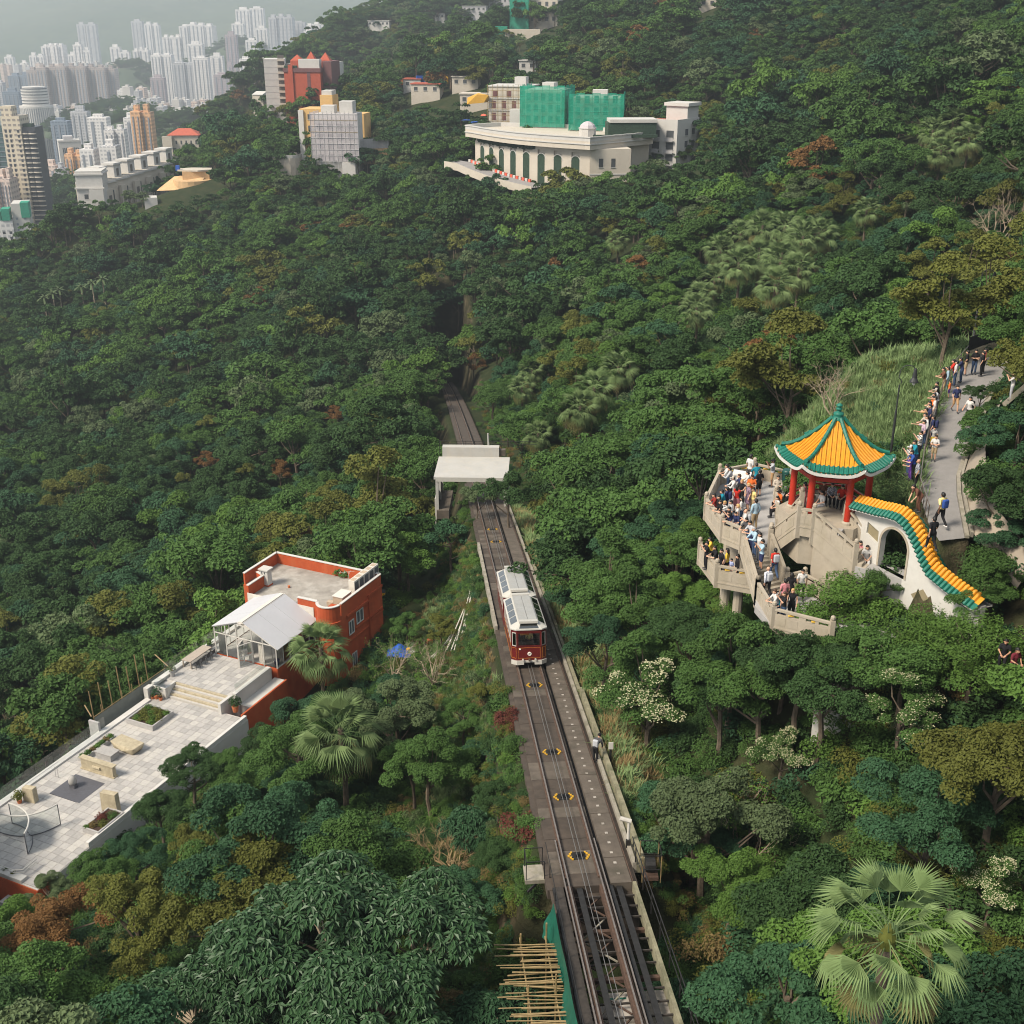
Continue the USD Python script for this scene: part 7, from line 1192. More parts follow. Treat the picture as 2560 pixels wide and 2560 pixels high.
for k in range(8):
    uc = arcs_u[k]; r = 0.027 + 0.0035 * (k in (4, 5, 6)); zt = ZT_ - 2.4; zs = zt - r * CL; P = [(uc - r, ZB - 4), (uc + r, ZB - 4)] + [(uc + r * math.cos(a), zs + r * CL * math.sin(a)) for a in np.linspace(0, PI, 11)]
    m = trimesh.creation.extrude_polygon(Polygon([((a - uc) * CL, z) for a, z in P]), 0.25, engine='earcut'); v = np.array([[*aw(uc + x / CL, -0.62 + 0.32 + c), z] for x, z, c in m.vertices]); ar = put(ab, 'arch', MB().add(v, m.faces[:, ::-1]), 'hedge')
    P2 = [(math.cos(a), math.sin(a)) for a in np.linspace(0, PI, 13)]; put(ar, 'arch_moulding', MB().tube([[*aw(uc + r * 1.09 * x, -0.1), zs + r * 1.09 * CL * z] for x, z in P2], 0.18, 5), 'b_white')
put(ab, 'frieze_band', MB().prism([tuple(aw(u, -0.55)) for u in U] + [tuple(aw(u, 0.12)) for u in U[::-1]], ZT_ - 1.2, ZT_ - 0.02), 'b_cream')
hb = MB(); rng = np.random.default_rng(3)
for u in np.arange(0.03, 0.62, 0.012): hb.box((*aw(u, 0.25), ZT_ - 0.45 - 0.4 * rng.uniform()), (0.75, 0.35, 0.9 + rng.uniform()), rz=0.3)
put(ab, 'hanging_creeper', hb, 'hedge', kind='stuff')
edge = [tuple(aw(u, 2.2)) for u in np.linspace(-0.06, 1.03, 30)]; L0 = np.array(edge[0]); back = [tuple(aw(1.03, -26)), tuple(aw(0.35, -30))] + [tuple(L0 + np.array([-2.4 * math.sin(t), 0]) + (np.array(aw(-.06, -14)) - L0) * (t / PI)) for t in np.linspace(PI * .98, .15, 9)]
poly = edge + back
put(ab, 'roof_deck', MB().prism(poly, ZT_ - 0.02, ZD), 'b_cream'); ring = Polygon(poly).buffer(0); inner = ring.buffer(-0.8)
def prism_poly(t, pg, z0, z1, mt, name):
    m = trimesh.creation.extrude_polygon(pg, z1 - z0, engine='earcut'); return put(t, name, MB().add(m.vertices + [0, 0, z0], m.faces), mt)
prism_poly(ab, ring.difference(inner), ZD - 0.01, ZD + 1.25, 'b_white', 'parapet'); prism_poly(ab, ring.buffer(.25).difference(ring.buffer(-.2)), ZD - 1.0, ZD - 0.7, 'b_white', 'cornice'); prism_poly(ab, ring.buffer(.2).difference(ring.buffer(-.2)), ZD + 1.0, ZD + 1.3, 'b_white', 'cornice')
eb_ = Blk((*aw(1.0, 0.35), ZB), 0.10, 12.5, 15, ZT_ - ZB - .03); eb_.body(ab, 'b_cream', 'end_block'); eb_.windows(ab, 2, 9.2, 1, 1, 1.3, 2.6, a0=1.5, a1=9.0); put(ab, 'string_course', eb_.box(MB(), -.1, 12.6, -.12, -.01, 7.0, 7.4), 'b_white')
b1 = Blk((*at_depth(1222, 309, 418)[:2], ZD + .02), -0.25, 14.5, 14, 12.4); t = thing('stone_mansion', 'cream three storey mansion wrapped in bare bamboo poles on the arcade roof deck', 'building'); b1.body(t, 'b_cream'); b1.windows(t, 4, 1.2, 3.9, 2, 1.5, 2.5, mt='b_maroon'); b1.windows(t, 3, 9.0, 1, 1, 1.6, 2.0, mt='b_maroon'); b1.windows(t, 4, 1.2, 3.9, 3, 1.3, 2.3, face='left', mt='b_maroon')
for z in (4.4, 8.3, 12.2): put(t, 'cornice', b1.box(MB(), -.3, 14.8, -.3, 14.3, z, z + .35), 'b_white')
put(t, 'roof_house', b1.box(MB(), 8, 12, 5, 9, 12.6, 15.2), 'b_white'); put(t, 'porch', b1.box(MB(), 8.7, 14, -4.5, -.02, 0, 5.2), 'b_white')
for a in np.arange(0, 14.6, 1.8): put(t, 'bamboo_pole', MB().tube([b1.p(a, -1.1, 0), b1.p(a, -1.1, 13)], .09, 4), 'bamboo')
for z in np.arange(1, 13, 2): put(t, 'bamboo_ledger', MB().tube([b1.p(0, -1.15, z), b1.p(14.5, -1.15, z)], .08, 4), 'bamboo')
for (l, r, zt, zz, nm, an) in ((1312, 1430, 214, 405, 'taller block wrapped in green scaffold netting on the arcade deck', -0.30), (1432, 1576, 234, 392, 'lower wider block wrapped in green scaffold netting on the arcade deck', -0.12)):
    p = at_depth(l, 320, zz); top = at_depth(l, zt + 8, zz)[2]; w = (r - l) / FPX * zz * 0.80; bk = Blk((p[0], p[1], ZD + .02), an, w, 12, top - ZD); t = thing('netted_building', nm, 'building'); bk.body(t, 'b_cream')
    bk.windows(t, 5, 1.4, 3.6, 3, 1.5, 2.3); bk.windows(t, 3, 1.4, 3.6, 3, 1.5, 2.3, face='left'); put(t, 'roof_house', bk.box(MB(), w * .4, w * .72, 3, 8, bk.h, bk.h + 2.2), 'b_white'); put(t, 'roof_slab', bk.box(MB(), 1, w - 1, 1, 11, bk.h, bk.h + .25), 'b_white')
    for (x0, y0, x1, y1) in ((-1.3, -1.3, w + 1.3, -1.3), (-1.3, 12.5, -1.3, -1.3), (w + 1.3, -1.3, w + 1.3, 12.5)):
        n = max(2, int(math.hypot(x1 - x0, y1 - y0) / 2.4))
        for k in range(n):
            u0, u1 = k / n, (k + 1) / n; q = lambda u, z: bk.p(x0 + (x1 - x0) * u, y0 + (y1 - y0) * u, z); put(t, 'netting', MB().quad(q(u0, .3), q(u1, .3), q(u1, bk.h + 1.2 + .3 * (k % 2)), q(u0, bk.h + 1.2 + .3 * (k % 2))), 'net_green'); put(t, 'scaffold_pole', MB().tube([q(u0, 0), q(u0, bk.h + 1.6)], .06, 4), 'net_edge')
        for z in np.arange(2, bk.h + 1, 2.0): put(t, 'scaffold_ledger', MB().tube([q(0, z), q(1, z)], .06, 4), 'net_edge')
cp = at_depth(1470, 338, 368); t = thing('glass_cupola', 'small white octagonal pavilion with glass dome on the arcade deck', 'pavilion', loc=(cp[0], cp[1] + 3, ZD)); put(t, 'drum', MB().lathe([(2.6, 0), (2.6, 2.6), (2.8, 2.7), (2.8, 2.9), (0, 2.9)], sides=8), 'b_white'); put(t, 'dome', MB().lathe([(2.5, 2.9), (2.2, 3.7), (1.2, 4.5), (.3, 4.8), (0, 4.8)], sides=8), 'b_lilac')
t = thing('roof_plant_wall', 'dark hedge-clad plant enclosure with white top at the right of the arcade deck', 'building'); bk = Blk((*at_depth(1520, 335, 372)[:2], ZD), 0.05, 15, 8, 5.2); put(t, 'hedge', bk.box(MB(), 0, 15, 0, 8, 0, 4.2), 'hedge'); put(t, 'cap', bk.box(MB(), .5, 15.2, -.3, 8, 4.2, 5.2), 'b_white'); put(t, 'planter', bk.box(MB(), -5, 15, -3, -2.2, 0, .9), 'hedge')
for k, (x, y, m_, s, l) in enumerate(((1200, 250, 'dirt_yellow', (7, 5, 4), 'yellow ochre earth heap behind the left end of the arcade deck'), (1165, 300, 'blue_sheet', (2.4, 1.4, .5), 'blue sheet lying on the left end of the arcade deck'), (1190, 306, 'blue_sheet', (3, 1.4, .5), 'longer blue sheet on the deck right of the first'), (1210, 288, 'barrier_red', (1.5, 1, .9), 'red bin beside the ochre heap on the arcade deck'))):
    p = at_depth(x, y, 415); p[2] = max(p[2], ZD + s[2] / 2); put(None, 'site_material', trimesh.convex.convex_hull(np.random.default_rng(k).normal(size=(24, 3)) * np.array(s) * .28 + p), m_, label=l, cat='site material')
ds = thing('driveway', 'curving driveway with red and white barriers below the arches', 'road', kind='structure'); dl = [aw(u, 1.2 + 0.6) for u in np.linspace(-.12, .75, 14)]; dr = [aw(u, 9) for u in np.linspace(-.12, .75, 14)]
zl = [abase(max(0, u)) - 0.8 * u for u in np.linspace(-.12, .75, 14)]
put(ds, 'surface', MB().grid(np.array([np.c_[dr, zl], np.c_[dl, zl]])), 'road_grey'); put(ds, 'outer_wall', MB().grid(np.array([np.c_[dr, np.array(zl) - 2], np.c_[dr, np.array(zl) + .4]])), 'b_cream')
for k in range(26):
    u = -.02 + k * 0.0255; q = aw(u, 2.2); put(ds, 'barrier', MB().box((*q, abase(u) - .8 * u + .45), (1.0, .5, .9), rz=math.atan2(cu[1], cu[0])), 'barrier_red' if k % 2 else 'b_white')
clear([(1150,330),(1150,270),(1200,210),(1580,205),(1590,430),(1490,455),(1400,430),(1290,415),(1200,395)], 360)
t = thing('balcony_block', 'white five storey apartment block with glass balconies right of the arcade building', 'building'); p = at_depth(1648, 405, 366); bk = Blk((p[0] - 8.5, p[1] + 9, p[2] - 2), -0.72, 14.5, 10, 18.5)
bk = Blk((*at_depth(1587, 372, 385)[:2], -52.0), -0.62, 15.0, 14.5, 20.8); bk.body(t, 'b_white'); bk.windows(t, 3, 2.0, 3.6, 5, 2.6, 2.1, balcony=True, mt='b_window'); bk.windows(t, 2, 2.4, 3.6, 5, 1.9, 1.9, face='right', a0=4, a1=13); put(t, 'roof_terrace', bk.box(MB(), .6, 14.4, .6, 14, bk.h - 0.5, bk.h + .02), 'tile_roof_red')
pr = MB(); bk.box(pr, 0, 15, 0, .3, bk.h, bk.h + 1); bk.box(pr, 14.7, 15, .3, 14.5, bk.h, bk.h + 1); put(t, 'parapet', pr, 'b_white'); put(t, 'roof_house', bk.box(MB(), 7, 14.6, 7, 14.4, bk.h + .03, bk.h + 4.6), 'b_white'); put(t, 'roof_house_slab', bk.box(MB(), 6.4, 15.2, 6.4, 15, bk.h + 4.6, bk.h + 5.6), 'b_white'); put(t, 'annexe', bk.box(MB(), 9, 19, -6, -.02, -20, 6.0), 'b_white')
keep_px(1590, 270, 1745, 400, 380)
# ---- scaffolded yellow block
t = thing('yellow_block', 'ochre apartment block with white piers beside the pale scaffolded building', 'building'); bk = Blk((*at_depth(755, 395, 470)[:2], at_depth(755, 400, 470)[2]), -0.15, 13, 14, 19.0); bk.body(t, 'b_yellow'); bk.windows(t, 3, 2.5, 4.2, 4, 1.6, 2.0, a0=2.5, a1=12); put(t, 'white_pier', bk.box(MB(), -.2, 1.8, -.8, .02, -20, 18.6), 'b_white'); put(t, 'roof_house', bk.box(MB(), 8, 13, 2, 10, 19, 24), 'b_yellow'); put(t, 'roof_tank', bk.box(MB(), 8.5, 12.5, 3, 9, 24, 25.6), 'b_white'); put(t, 'rear_wing', bk.box(MB(), 13, 24, 6, 16, -20, 17.0), 'b_yellow')
t = thing('scaffolded_block', 'white block veiled in pale scaffold netting with bamboo lines', 'building'); bk = Blk((*at_depth(792, 410, 452)[:2], at_depth(792, 412, 452)[2]), -0.10, 15.5, 12, 18.2); bk.body(t, 'b_white'); bk.windows(t, 4, 2.0, 3.6, 4, 2.2, 2.0)
for k in range(6):
    q0, q1 = -1.2 + 17.9 * k / 6, -1.2 + 17.9 * (k + 1) / 6; put(t, 'netting', MB().quad(bk.p(q0, -1.5, 1.5), bk.p(q1, -1.5, 1.5), bk.p(q1, -1.5, 18.8), bk.p(q0, -1.5, 18.8)), 'net_pale')
put(t, 'netting', MB().quad(bk.p(-1.2, 12, 1.5), bk.p(-1.2, -1.5, 1.5), bk.p(-1.2, -1.5, 18.8), bk.p(-1.2, 12, 18.8)), 'net_pale')
for a in np.arange(-1.2, 17, 1.63): put(t, 'scaffold_pole', MB().tube([bk.p(a, -1.6, -2), bk.p(a, -1.6, 19.4)], .07, 4), 'b_grey')
for z in np.arange(1.5, 19, 2.1): put(t, 'scaffold_ledger', MB().tube([bk.p(-1.2, -1.62, z), bk.p(16.7, -1.62, z)], .07, 4), 'b_grey' if int(z) % 4 else 'bamboo')
put(t, 'roof_house', bk.box(MB(), 2, 7, 3, 8, 18.2, 21), 'b_white'); put(t, 'roof_house', bk.box(MB(), 9, 14, 3, 9, 18.2, 22.5), 'b_white'); put(t, 'gate_house', bk.box(MB(), 10.5, 15.5, -3.5, -1.7, -6, 1.2), 'b_white')
fc = thing('site_fence', 'grey corrugated site fence right of the scaffolded block', 'fence')
p, q = at_depth(897, 372, 455), at_depth(972, 368, 455)
for k in range(12): a, b = p + (q - p) * k / 12, p + (q - p) * (k + 0.96) / 12; put(fc, 'sheet', MB().bar(a + [0, 0, 1.6], b + [0, 0, 1.6], .15, 3.6), 'b_grey')
put(fc, 'base_wall', MB().bar(p - [0, 0, 3], q - [0, 0, 3], .4, 5.5), 'b_tan')
t = thing('forecourt', 'small pale terrace with low wall left of the ochre block', 'terrace'); p = at_depth(718, 392, 470); put(t, 'deck', MB().tube([p - [0, 0, 8], p], 6.0, 18), 'b_cream'); put(t, 'parapet', MB().lathe([(5.6, 0), (5.6, 1.1), (6.0, 1.1), (6.0, 0)], p, 18), 'b_white'); put(t, 'flagpole', MB().tube([p + [0, 3, 0], p + [0, 3, 6]], .12, 5), 'b_white')
keep_px(750, 268, 905, 425, 450); keep_px(895, 340, 970, 372, 450); keep_px(702, 365, 742, 395, 465)
# ---- red tower block
t = thing('red_tower', 'terracotta red ten storey apartment tower with roof gardens', 'building'); bk = Blk((*at_depth(717, 290, 600)[:2], at_depth(717, 306, 600)[2]), -0.10, 18.3, 14, 25.2); bk.body(t, 'b_red'); put(t, 'pier', bk.box(MB(), 2.4, 4.6, -.7, -.02, -10, 27), 'b_red'); put(t, 'cornice_band', bk.box(MB(), -.3, 18.6, -.4, 14.3, 23.6, 25.4), 'b_maroon')
put(t, 'stair_recess', bk.box(MB(), 11.6, 13.2, -.12, -.02, 2, 25), 'b_maroon'); bk.windows(t, 1, 6.0, 4.8, 4, 1.4, 2.6, a0=11.4, a1=13.4, mt='b_lilac', frame=None); bk.windows(t, 3, 8.0, 1, 1, .5, 2.4, a0=8.2, a1=11.4, mt='b_white', frame=None)
put(t, 'side_wall', bk.box(MB(), 18.62, 23, 4, 22, -10, 28.5), 'b_maroon'); put(t, 'roof_house', bk.box(MB(), 7, 17.5, 2, 7, 25.4, 29.5), 'b_white'); put(t, 'roof_planter', bk.box(MB(), 0.3, 6.5, 0, 2, 25.4, 26.6), 'hedge')
for (a, b, w_, h) in ((1, 9, 6, 5), (8, 12, 5, 6.5), (15, 12, 5.5, 6)):
    m = MB(); c = bk.p(a + w_ / 2, b + w_ / 2, 25.4 + 3); q = [bk.p(a, b, 28.6), bk.p(a + w_, b, 28.6), bk.p(a + w_, b + w_, 28.6), bk.p(a, b + w_, 28.6), bk.p(a + w_ / 2, b + w_ / 2, 25.4 + h + 1)]; m.add(q, [[0, 1, 4], [1, 2, 4], [2, 3, 4], [3, 0, 4]]); bk.box(m, a, a + w_, b, b + w_, 25.42, 28.58); put(t, 'pyramid_roof', m, 'b_red')
t = thing('white_tower', 'white concrete apartment slab with stacked balconies left of the red tower', 'building'); bk = Blk((*at_depth(668, 280, 610)[:2], at_depth(668, 292, 610)[2]), 0.12, 10.2, 16, 27.5); bk.body(t, 'b_white')
for k in range(9): put(t, 'panel_joint', bk.box(MB(), 0, 6.6, -.06, -.02, 2.6 + k * 3.0, 2.75 + k * 3.0), 'b_grey'); put(t, 'balcony', bk.box(MB(), 6.8, 10.2, -1.2, -.02, 2.5 + k * 3.0, 3.5 + k * 3.0), 'b_cream'); put(t, 'balcony_recess', bk.box(MB(), 6.9, 10.1, -.1, -.02, 3.6 + k * 3, 5.3 + k * 3), 'b_shade')
bk2 = Blk(bk.p(10.2, -1.5, 0), 0.05, 4.5, 12, 26); put(t, 'balcony_stack', bk2.box(MB(), 0, 4.5, 0, 12, -10, 25), 'b_cream')
for k in range(8): put(t, 'balcony_recess', bk2.box(MB(), .3, 4.2, -.08, -.02, 2.2 + k * 3, 4.2 + k * 3), 'b_window')
t = thing('white_rear_block', 'narrow white apartment block with arched balconies right of the red tower', 'building'); bk = Blk((*at_depth(824, 212, 640)[:2], at_depth(824, 225, 640)[2]), -0.2, 5.2, 9, 14.0); bk.body(t, 'b_white'); bk.windows(t, 2, 1.5, 2.9, 4, 1.5, 1.6)
keep_px(668, 140, 840, 300, 590)
t = thing('hill_cottage', 'tiny white gabled house on the slope left of the white tower', 'house'); bk = Blk((*at_depth(632, 258, 640)[:2], at_depth(632, 262, 640)[2]), -.2, 6, 6, 5); bk.body(t, 'b_cream'); put(t, 'roof', MB().prism([tuple(bk.p(0, -.3, 0)[:2]), tuple(bk.p(6, -.3, 0)[:2]), tuple(bk.p(6, 6, 0)[:2]), tuple(bk.p(0, 6, 0)[:2])], 5 + bk.o[2], bk.o[2] + np.array([5.2, 5.2, 6.6, 6.6])), 'b_white'); keep_px(632, 236, 660, 258, 630)
# ---- turreted terrace houses, red roof villa, tan site
t = thing('turreted_terrace', 'row of cream classical houses with square roof turrets on the hillside edge', 'building'); a, b = at_depth(258, 500, 500), at_depth(452, 428, 560); dr_ = b - a; L = np.linalg.norm(dr_[:2]); an = math.atan2(dr_[1], dr_[0]); bk = Blk((a[0], a[1], a[2] - 7.5), an, L, 12, 16)
fb = Blk((*at_depth(196, 505, 492)[:2], at_depth(196, 512, 492)[2]), 0.15, 10.5, 13, 18.0); put(t, 'front_house', fb.box(MB(), 0, 10.5, 0, 13, -20, 13.2), 'b_white'); put(t, 'front_bay', fb.box(MB(), 5.0, 10.6, -1.5, -.02, -20, 6.0), 'b_white'); put(t, 'front_ledge', fb.box(MB(), -.6, 11, -.8, -.03, 6.2, 6.8), 'b_white'); fb.windows(t, 1, 2.2, 1, 1, 1.6, 1.8, a0=2, a1=5); put(t, 'ledge', fb.box(MB(), -.5, 11, -.5, 13, 11.6, 12.2), 'b_white')
n = 6
for k in range(n):
    w_ = L / n; hh = Blk(bk.p(k * w_, 0, 0.0 + k * 0.4), an, w_ - .05, 12, 14.5); pt = put(t, 'house', hh.box(MB(), 0, hh.w, 0, 12, -20, 14.5), 'b_cream'); put(pt, 'cornice', hh.box(MB(), -.05, hh.w + .05, -.4, 12, 13.6, 14.4), 'b_white'); put(pt, 'turret', hh.box(hh.box(MB(), hh.w * .25, hh.w * .75, 2, 7, 14.52, 19.5), hh.w * .2, hh.w * .8, 1.6, 7.4, 19.5, 20.3), 'b_white'); put(pt, 'turret_opening', hh.box(MB(), hh.w * .42, hh.w * .58, 1.9, 1.98, 15, 18), 'b_shade'); put(pt, 'bay', hh.box(MB(), hh.w * .1, hh.w * .5, -1.6, -.42, -20, 11.5), 'b_cream'); put(pt, 'tall_window', hh.box(MB(), hh.w * .62, hh.w * .8, -.12, -.02, 2.5, 10.5), 'b_window'); put(pt, 'window_strip', hh.box(MB(), hh.w * .2, hh.w * .38, -1.75, -1.62, 5, 9), 'b_shade')
clear([(205, 430), (260, 410), (420, 385), (440, 395), (400, 420), (340, 450), (300, 475), (255, 500), (215, 500)], 550)
t = thing('red_roof_villa', 'cream villa with a red hipped tile roof above the turreted houses', 'house'); bk = Blk((*at_depth(424, 372, 640)[:2], at_depth(424, 388, 640)[2]), 0.08, 15.5, 11, 10.0); bk.body(t, 'b_cream'); bk.windows(t, 6, 5.5, 1, 1, .8, 1.8); bk.windows(t, 3, 1.0, 1, 1, 2.0, 2.6); q = [bk.p(-.8, -.8, 10), bk.p(16.3, -.8, 10), bk.p(16.3, 11.8, 10), bk.p(-.8, 11.8, 10), bk.p(4.5, 5.5, 13.2), bk.p(11, 5.5, 13.2)]; put(t, 'roof', MB().add(q, [[0, 1, 5], [0, 5, 4], [1, 2, 5], [2, 3, 4], [2, 4, 5], [3, 0, 4]]), 'tile_roof_red'); put(t, 'gable_wing', bk.box(MB(), -3, 2, -2.5, -.02, -10, 9.5), 'b_cream'); keep_px(418, 325, 500, 365, 630)
t = thing('building_site', 'tan earth building site with a flat round slab in the trees', 'building site'); p = at_depth(480, 436, 505); put(t, 'slab', MB().tube([p - [0, 0, 6], p - [0, 0, 2]], 8.0, 20), 'b_tan'); put(t, 'frame', MB().box(p + [1, 3, -.4], (11, 8, 3.2), rz=.2), 'b_tan'); put(t, 'roof', MB().prism([tuple((p + d)[:2]) for d in ([-6, 0, 0], [3, -2, 0], [8, 1, 0], [7, 7, 0], [-2, 8, 0], [-6, 5, 0])], p[2] + 1.3, p[2] + 1.9), 'b_cream'); put(t, 'earth_slope', trimesh.convex.convex_hull(np.array([p + d for d in ([-14, -6, -6], [3, -8, -5], [6, 2, 0], [-8, 2, -1], [-13, -5, -5], [2, -6, -3.5])])), 'b_tan'); put(t, 'blue_sheet', MB().box(p + [-6, 1, 2.5], (1.5, 1.5, 2)), 'blue_sheet'); clear([(398, 470), (455, 430), (470, 405), (512, 405), (515, 465), (440, 480)], 500)
t = thing('small_white_house', 'small white flat house half sunk in the trees below the building site', 'house'); bk = Blk((*at_depth(362, 510, 480)[:2], at_depth(362, 512, 480)[2]), .3, 5, 7, 2.6); bk.body(t, 'b_white', low=3); keep_px(366, 494, 390, 504, 475)
# ---- high on the slope
t = thing('hilltop_block', 'cream hilltop apartment block with a green netted corner at the top of the picture', 'building'); bk = Blk((*at_depth(1322, 60, 700)[:2], at_depth(1322, 66, 700)[2]), -.25, 17, 14, 22); bk.body(t, 'b_cream'); bk.windows(t, 4, 3, 4.0, 5, 1.8, 2.2); nb_ = Blk((*at_depth(1274, 50, 695)[:2], at_depth(1274, 58, 695)[2]), -.1, 11, 13, 24); put(t, 'netting', nb_.box(MB(), 0, 11, 0, 13, -5, 22), 'net_edge'); put(t, 'lower_netting', Blk(at_depth(1238, 84, 690), 0, 7, 4, 5).box(MB(), 0, 7, 0, 4, -6, 4), 'net_edge'); put(t, 'podium', Blk(at_depth(1255, 82, 690), -.1, 24, 6, 5).box(MB(), 0, 22, 0, 5, -10, 2.0), 'b_cream'); keep_px(1240, 0, 1395, 80, 690)
for (l, r, yt, yb, z, nm, m_) in ((1222, 1280, -4, 22, 760, 'grey house at the top edge left of the green netted block', 'b_grey'), (1156, 1215, 16, 44, 740, 'pale grey pitched house on the upper slope among trees', 'b_grey'), (1087, 1112, 34, 52, 780, 'tiny white house on the upper left ridge', 'b_white'), (920, 974, 52, 70, 820, 'white flat house on the ridge skyline', 'b_white'), (1298, 1340, 152, 168, 560, 'small pale house among trees above the arcade building', 'b_white'), (1008, 1052, 198, 214, 530, 'low white house with orange roof above the ochre block', 'b_white'), (1028, 1100, 210, 240, 520, 'cream building shell beside the orange roofed house', 'b_cream'), (1130, 1195, 192, 212, 520, 'pale retaining wall house left of the arcade mansion', 'b_cream'), (1748, 1790, -4, 12, 640, 'pale house at the top edge of the wooded slope', 'b_cream'), (1150, 1240, 235, 262, 470, 'cream wall and yellow site hut behind the arcade deck', 'b_cream')):
    z = hit((l + r) / 2, yb, 3.0); t = thing('hillside_house', nm, 'house'); bk = blk_px(l, r, yb, z, 9, yt, -.12, 3); bk.body(t, m_, low=6); bk.windows(t, max(2, int(bk.w / 3.5)), bk.h - 2.6, 1, 1, 1.6, 1.5); put(t, 'roof_slab', bk.box(MB(), -.4, bk.w + .4, -.4, 9.4, bk.h, bk.h + .4), 'tile_roof_red' if 'orange roof' in nm else m_); keep_px(l, yt, r, yb, z - 5)
for (x, y, m_, nm) in ((1012, 204, 'terracotta', 'orange container above the ochre block'), (1052, 198, 'blue_sheet', 'blue sheet over the building shell'), (1090, 196, 'bin_yellow', 'yellow digger cabin beside the building shell'), (1108, 200, 'bin_yellow', 'yellow skip right of the digger cabin')):
    p = at_depth(x, y, hit(x, y, 4)); put(None, 'site_container', MB().box(p, (4.2, 2.6, 3.0), rz=.2), m_, label=nm, cat='site container'); keep_px(x - 12, y - 8, x + 12, y + 8, 510)
# -- THE CITY BELOW
def towermat(name, col, dark, fl=3.1):
    """far tower faces: floor lines across, fine window columns"""
    mat(name, {'g': ('geometry', {}), 's': ('separate_xyz', {}), 'zz': ('math', {'math_type': 'multiply', 'value2': 1.0 / fl}), 'fr': ('math', {'math_type': 'fraction'}), 'lt': ('map_range', {'from_min': 0.45, 'from_max': 0.6, 'to_min': 0.0, 'to_max': 1.0, 'clamp': True}),
        'xx': ('math', {'math_type': 'multiply_add', 'value2': 0.31}), 'yx': ('math', {'math_type': 'multiply', 'value2': 0.27}), 'fx': ('math', {'math_type': 'fraction'}), 'lx': ('map_range', {'from_min': 0.3, 'from_max': 0.4, 'to_min': 0.0, 'to_max': 1.0, 'clamp': True}), 'mu': ('math', {'math_type': 'multiply'}), 'n': ('noise_texture', {'scale': 0.02, 'detail': 3.0}),
        'm': ('mix', {'color1': col, 'color2': dark}), 'p': ('principled_bsdf', {'roughness': 0.6})},
        [('g.position', 's.vector'), ('s.z', 'zz.value1'), ('zz.value', 'fr.value1'), ('fr.value', 'lt.value'), ('s.y', 'yx.value1'), ('s.x', 'xx.value1'), ('yx.value', 'xx.value3'), ('xx.value', 'fx.value1'), ('fx.value', 'lx.value'), ('lt.result', 'mu.value1'), ('lx.result', 'mu.value2'), ('mu.value', 'm.fac'), ('m.color', 'p.base_color')], surface='p.BSDF')
towermat('t_white', (0.60, 0.58, 0.56), (0.36, 0.36, 0.37)); towermat('t_grey', (0.40, 0.40, 0.41), (0.22, 0.23, 0.25)); towermat('t_brown', (0.34, 0.29, 0.27), (0.17, 0.155, 0.155)); towermat('t_lilac', (0.33, 0.285, 0.30), (0.20, 0.18, 0.20)); towermat('t_glass', (0.16, 0.20, 0.25), (0.08, 0.11, 0.15)); towermat('t_pink', (0.55, 0.44, 0.38), (0.30, 0.25, 0.23)); towermat('t_beige', (0.52, 0.45, 0.34), (0.24, 0.21, 0.18)); towermat('t_orange', (0.58, 0.34, 0.18), (0.33, 0.2, 0.12))
plain('t_strip', (0.20, 0.22, 0.25), 0.5); plain('t_dark', (0.035, 0.037, 0.045), 0.4, var=0.3, scale=0.5); plain('t_teal', (0.045, 0.085, 0.09), 0.3, var=0.2, scale=0.2)
knoll_trees = []
crng = np.random.default_rng(77)
def tower(l, r, yt, yb, z, m_, label, strips=4, steps=1, ang=None, group=None, deep=None, strip='t_strip', below=70):
    """an apartment tower: wings stepping in plan, recessed window shafts, roof boxes"""
    t = thing('tower_block', label, 'tower', group); ang = jit(crng, 0.25) if ang is None else ang; bk = blk_px(l, r, yb, z, deep or 22, yt, ang * 0.0, below); bk.d = deep or max(14, bk.w * 0.7); w = bk.w / steps
    for k in range(steps):
        dz = 0 if steps == 1 else -abs(k - (steps - 1) / 2) * 0.018 * bk.h + crng.uniform(-.03, 0.0) * bk.h; o = (k % 2) * 2.5
        put(t, 'wing', bk.box(MB(), k * w + .02, (k + 1) * w - .02, o, bk.d, -60, bk.h + dz), m_)
        put(t, 'roof_house', bk.box(MB(), (k + .25) * w, (k + .75) * w, bk.d * .3, bk.d * .7, bk.h + dz, bk.h + dz + crng.uniform(3, 7)), 't_white' if m_ == 't_white' else m_)
        n = max(1, round(strips / steps))
        for j in range(n): c = (k + (j + .5) / n) * w; ww = w / n * crng.uniform(.16, .3); put(t, 'window_shaft', bk.box(MB(), c - ww / 2, c + ww / 2, o - .5, o - .02, -60, bk.h + dz - 4), strip)
    return t, bk
L_ = 'left of the far white towers'
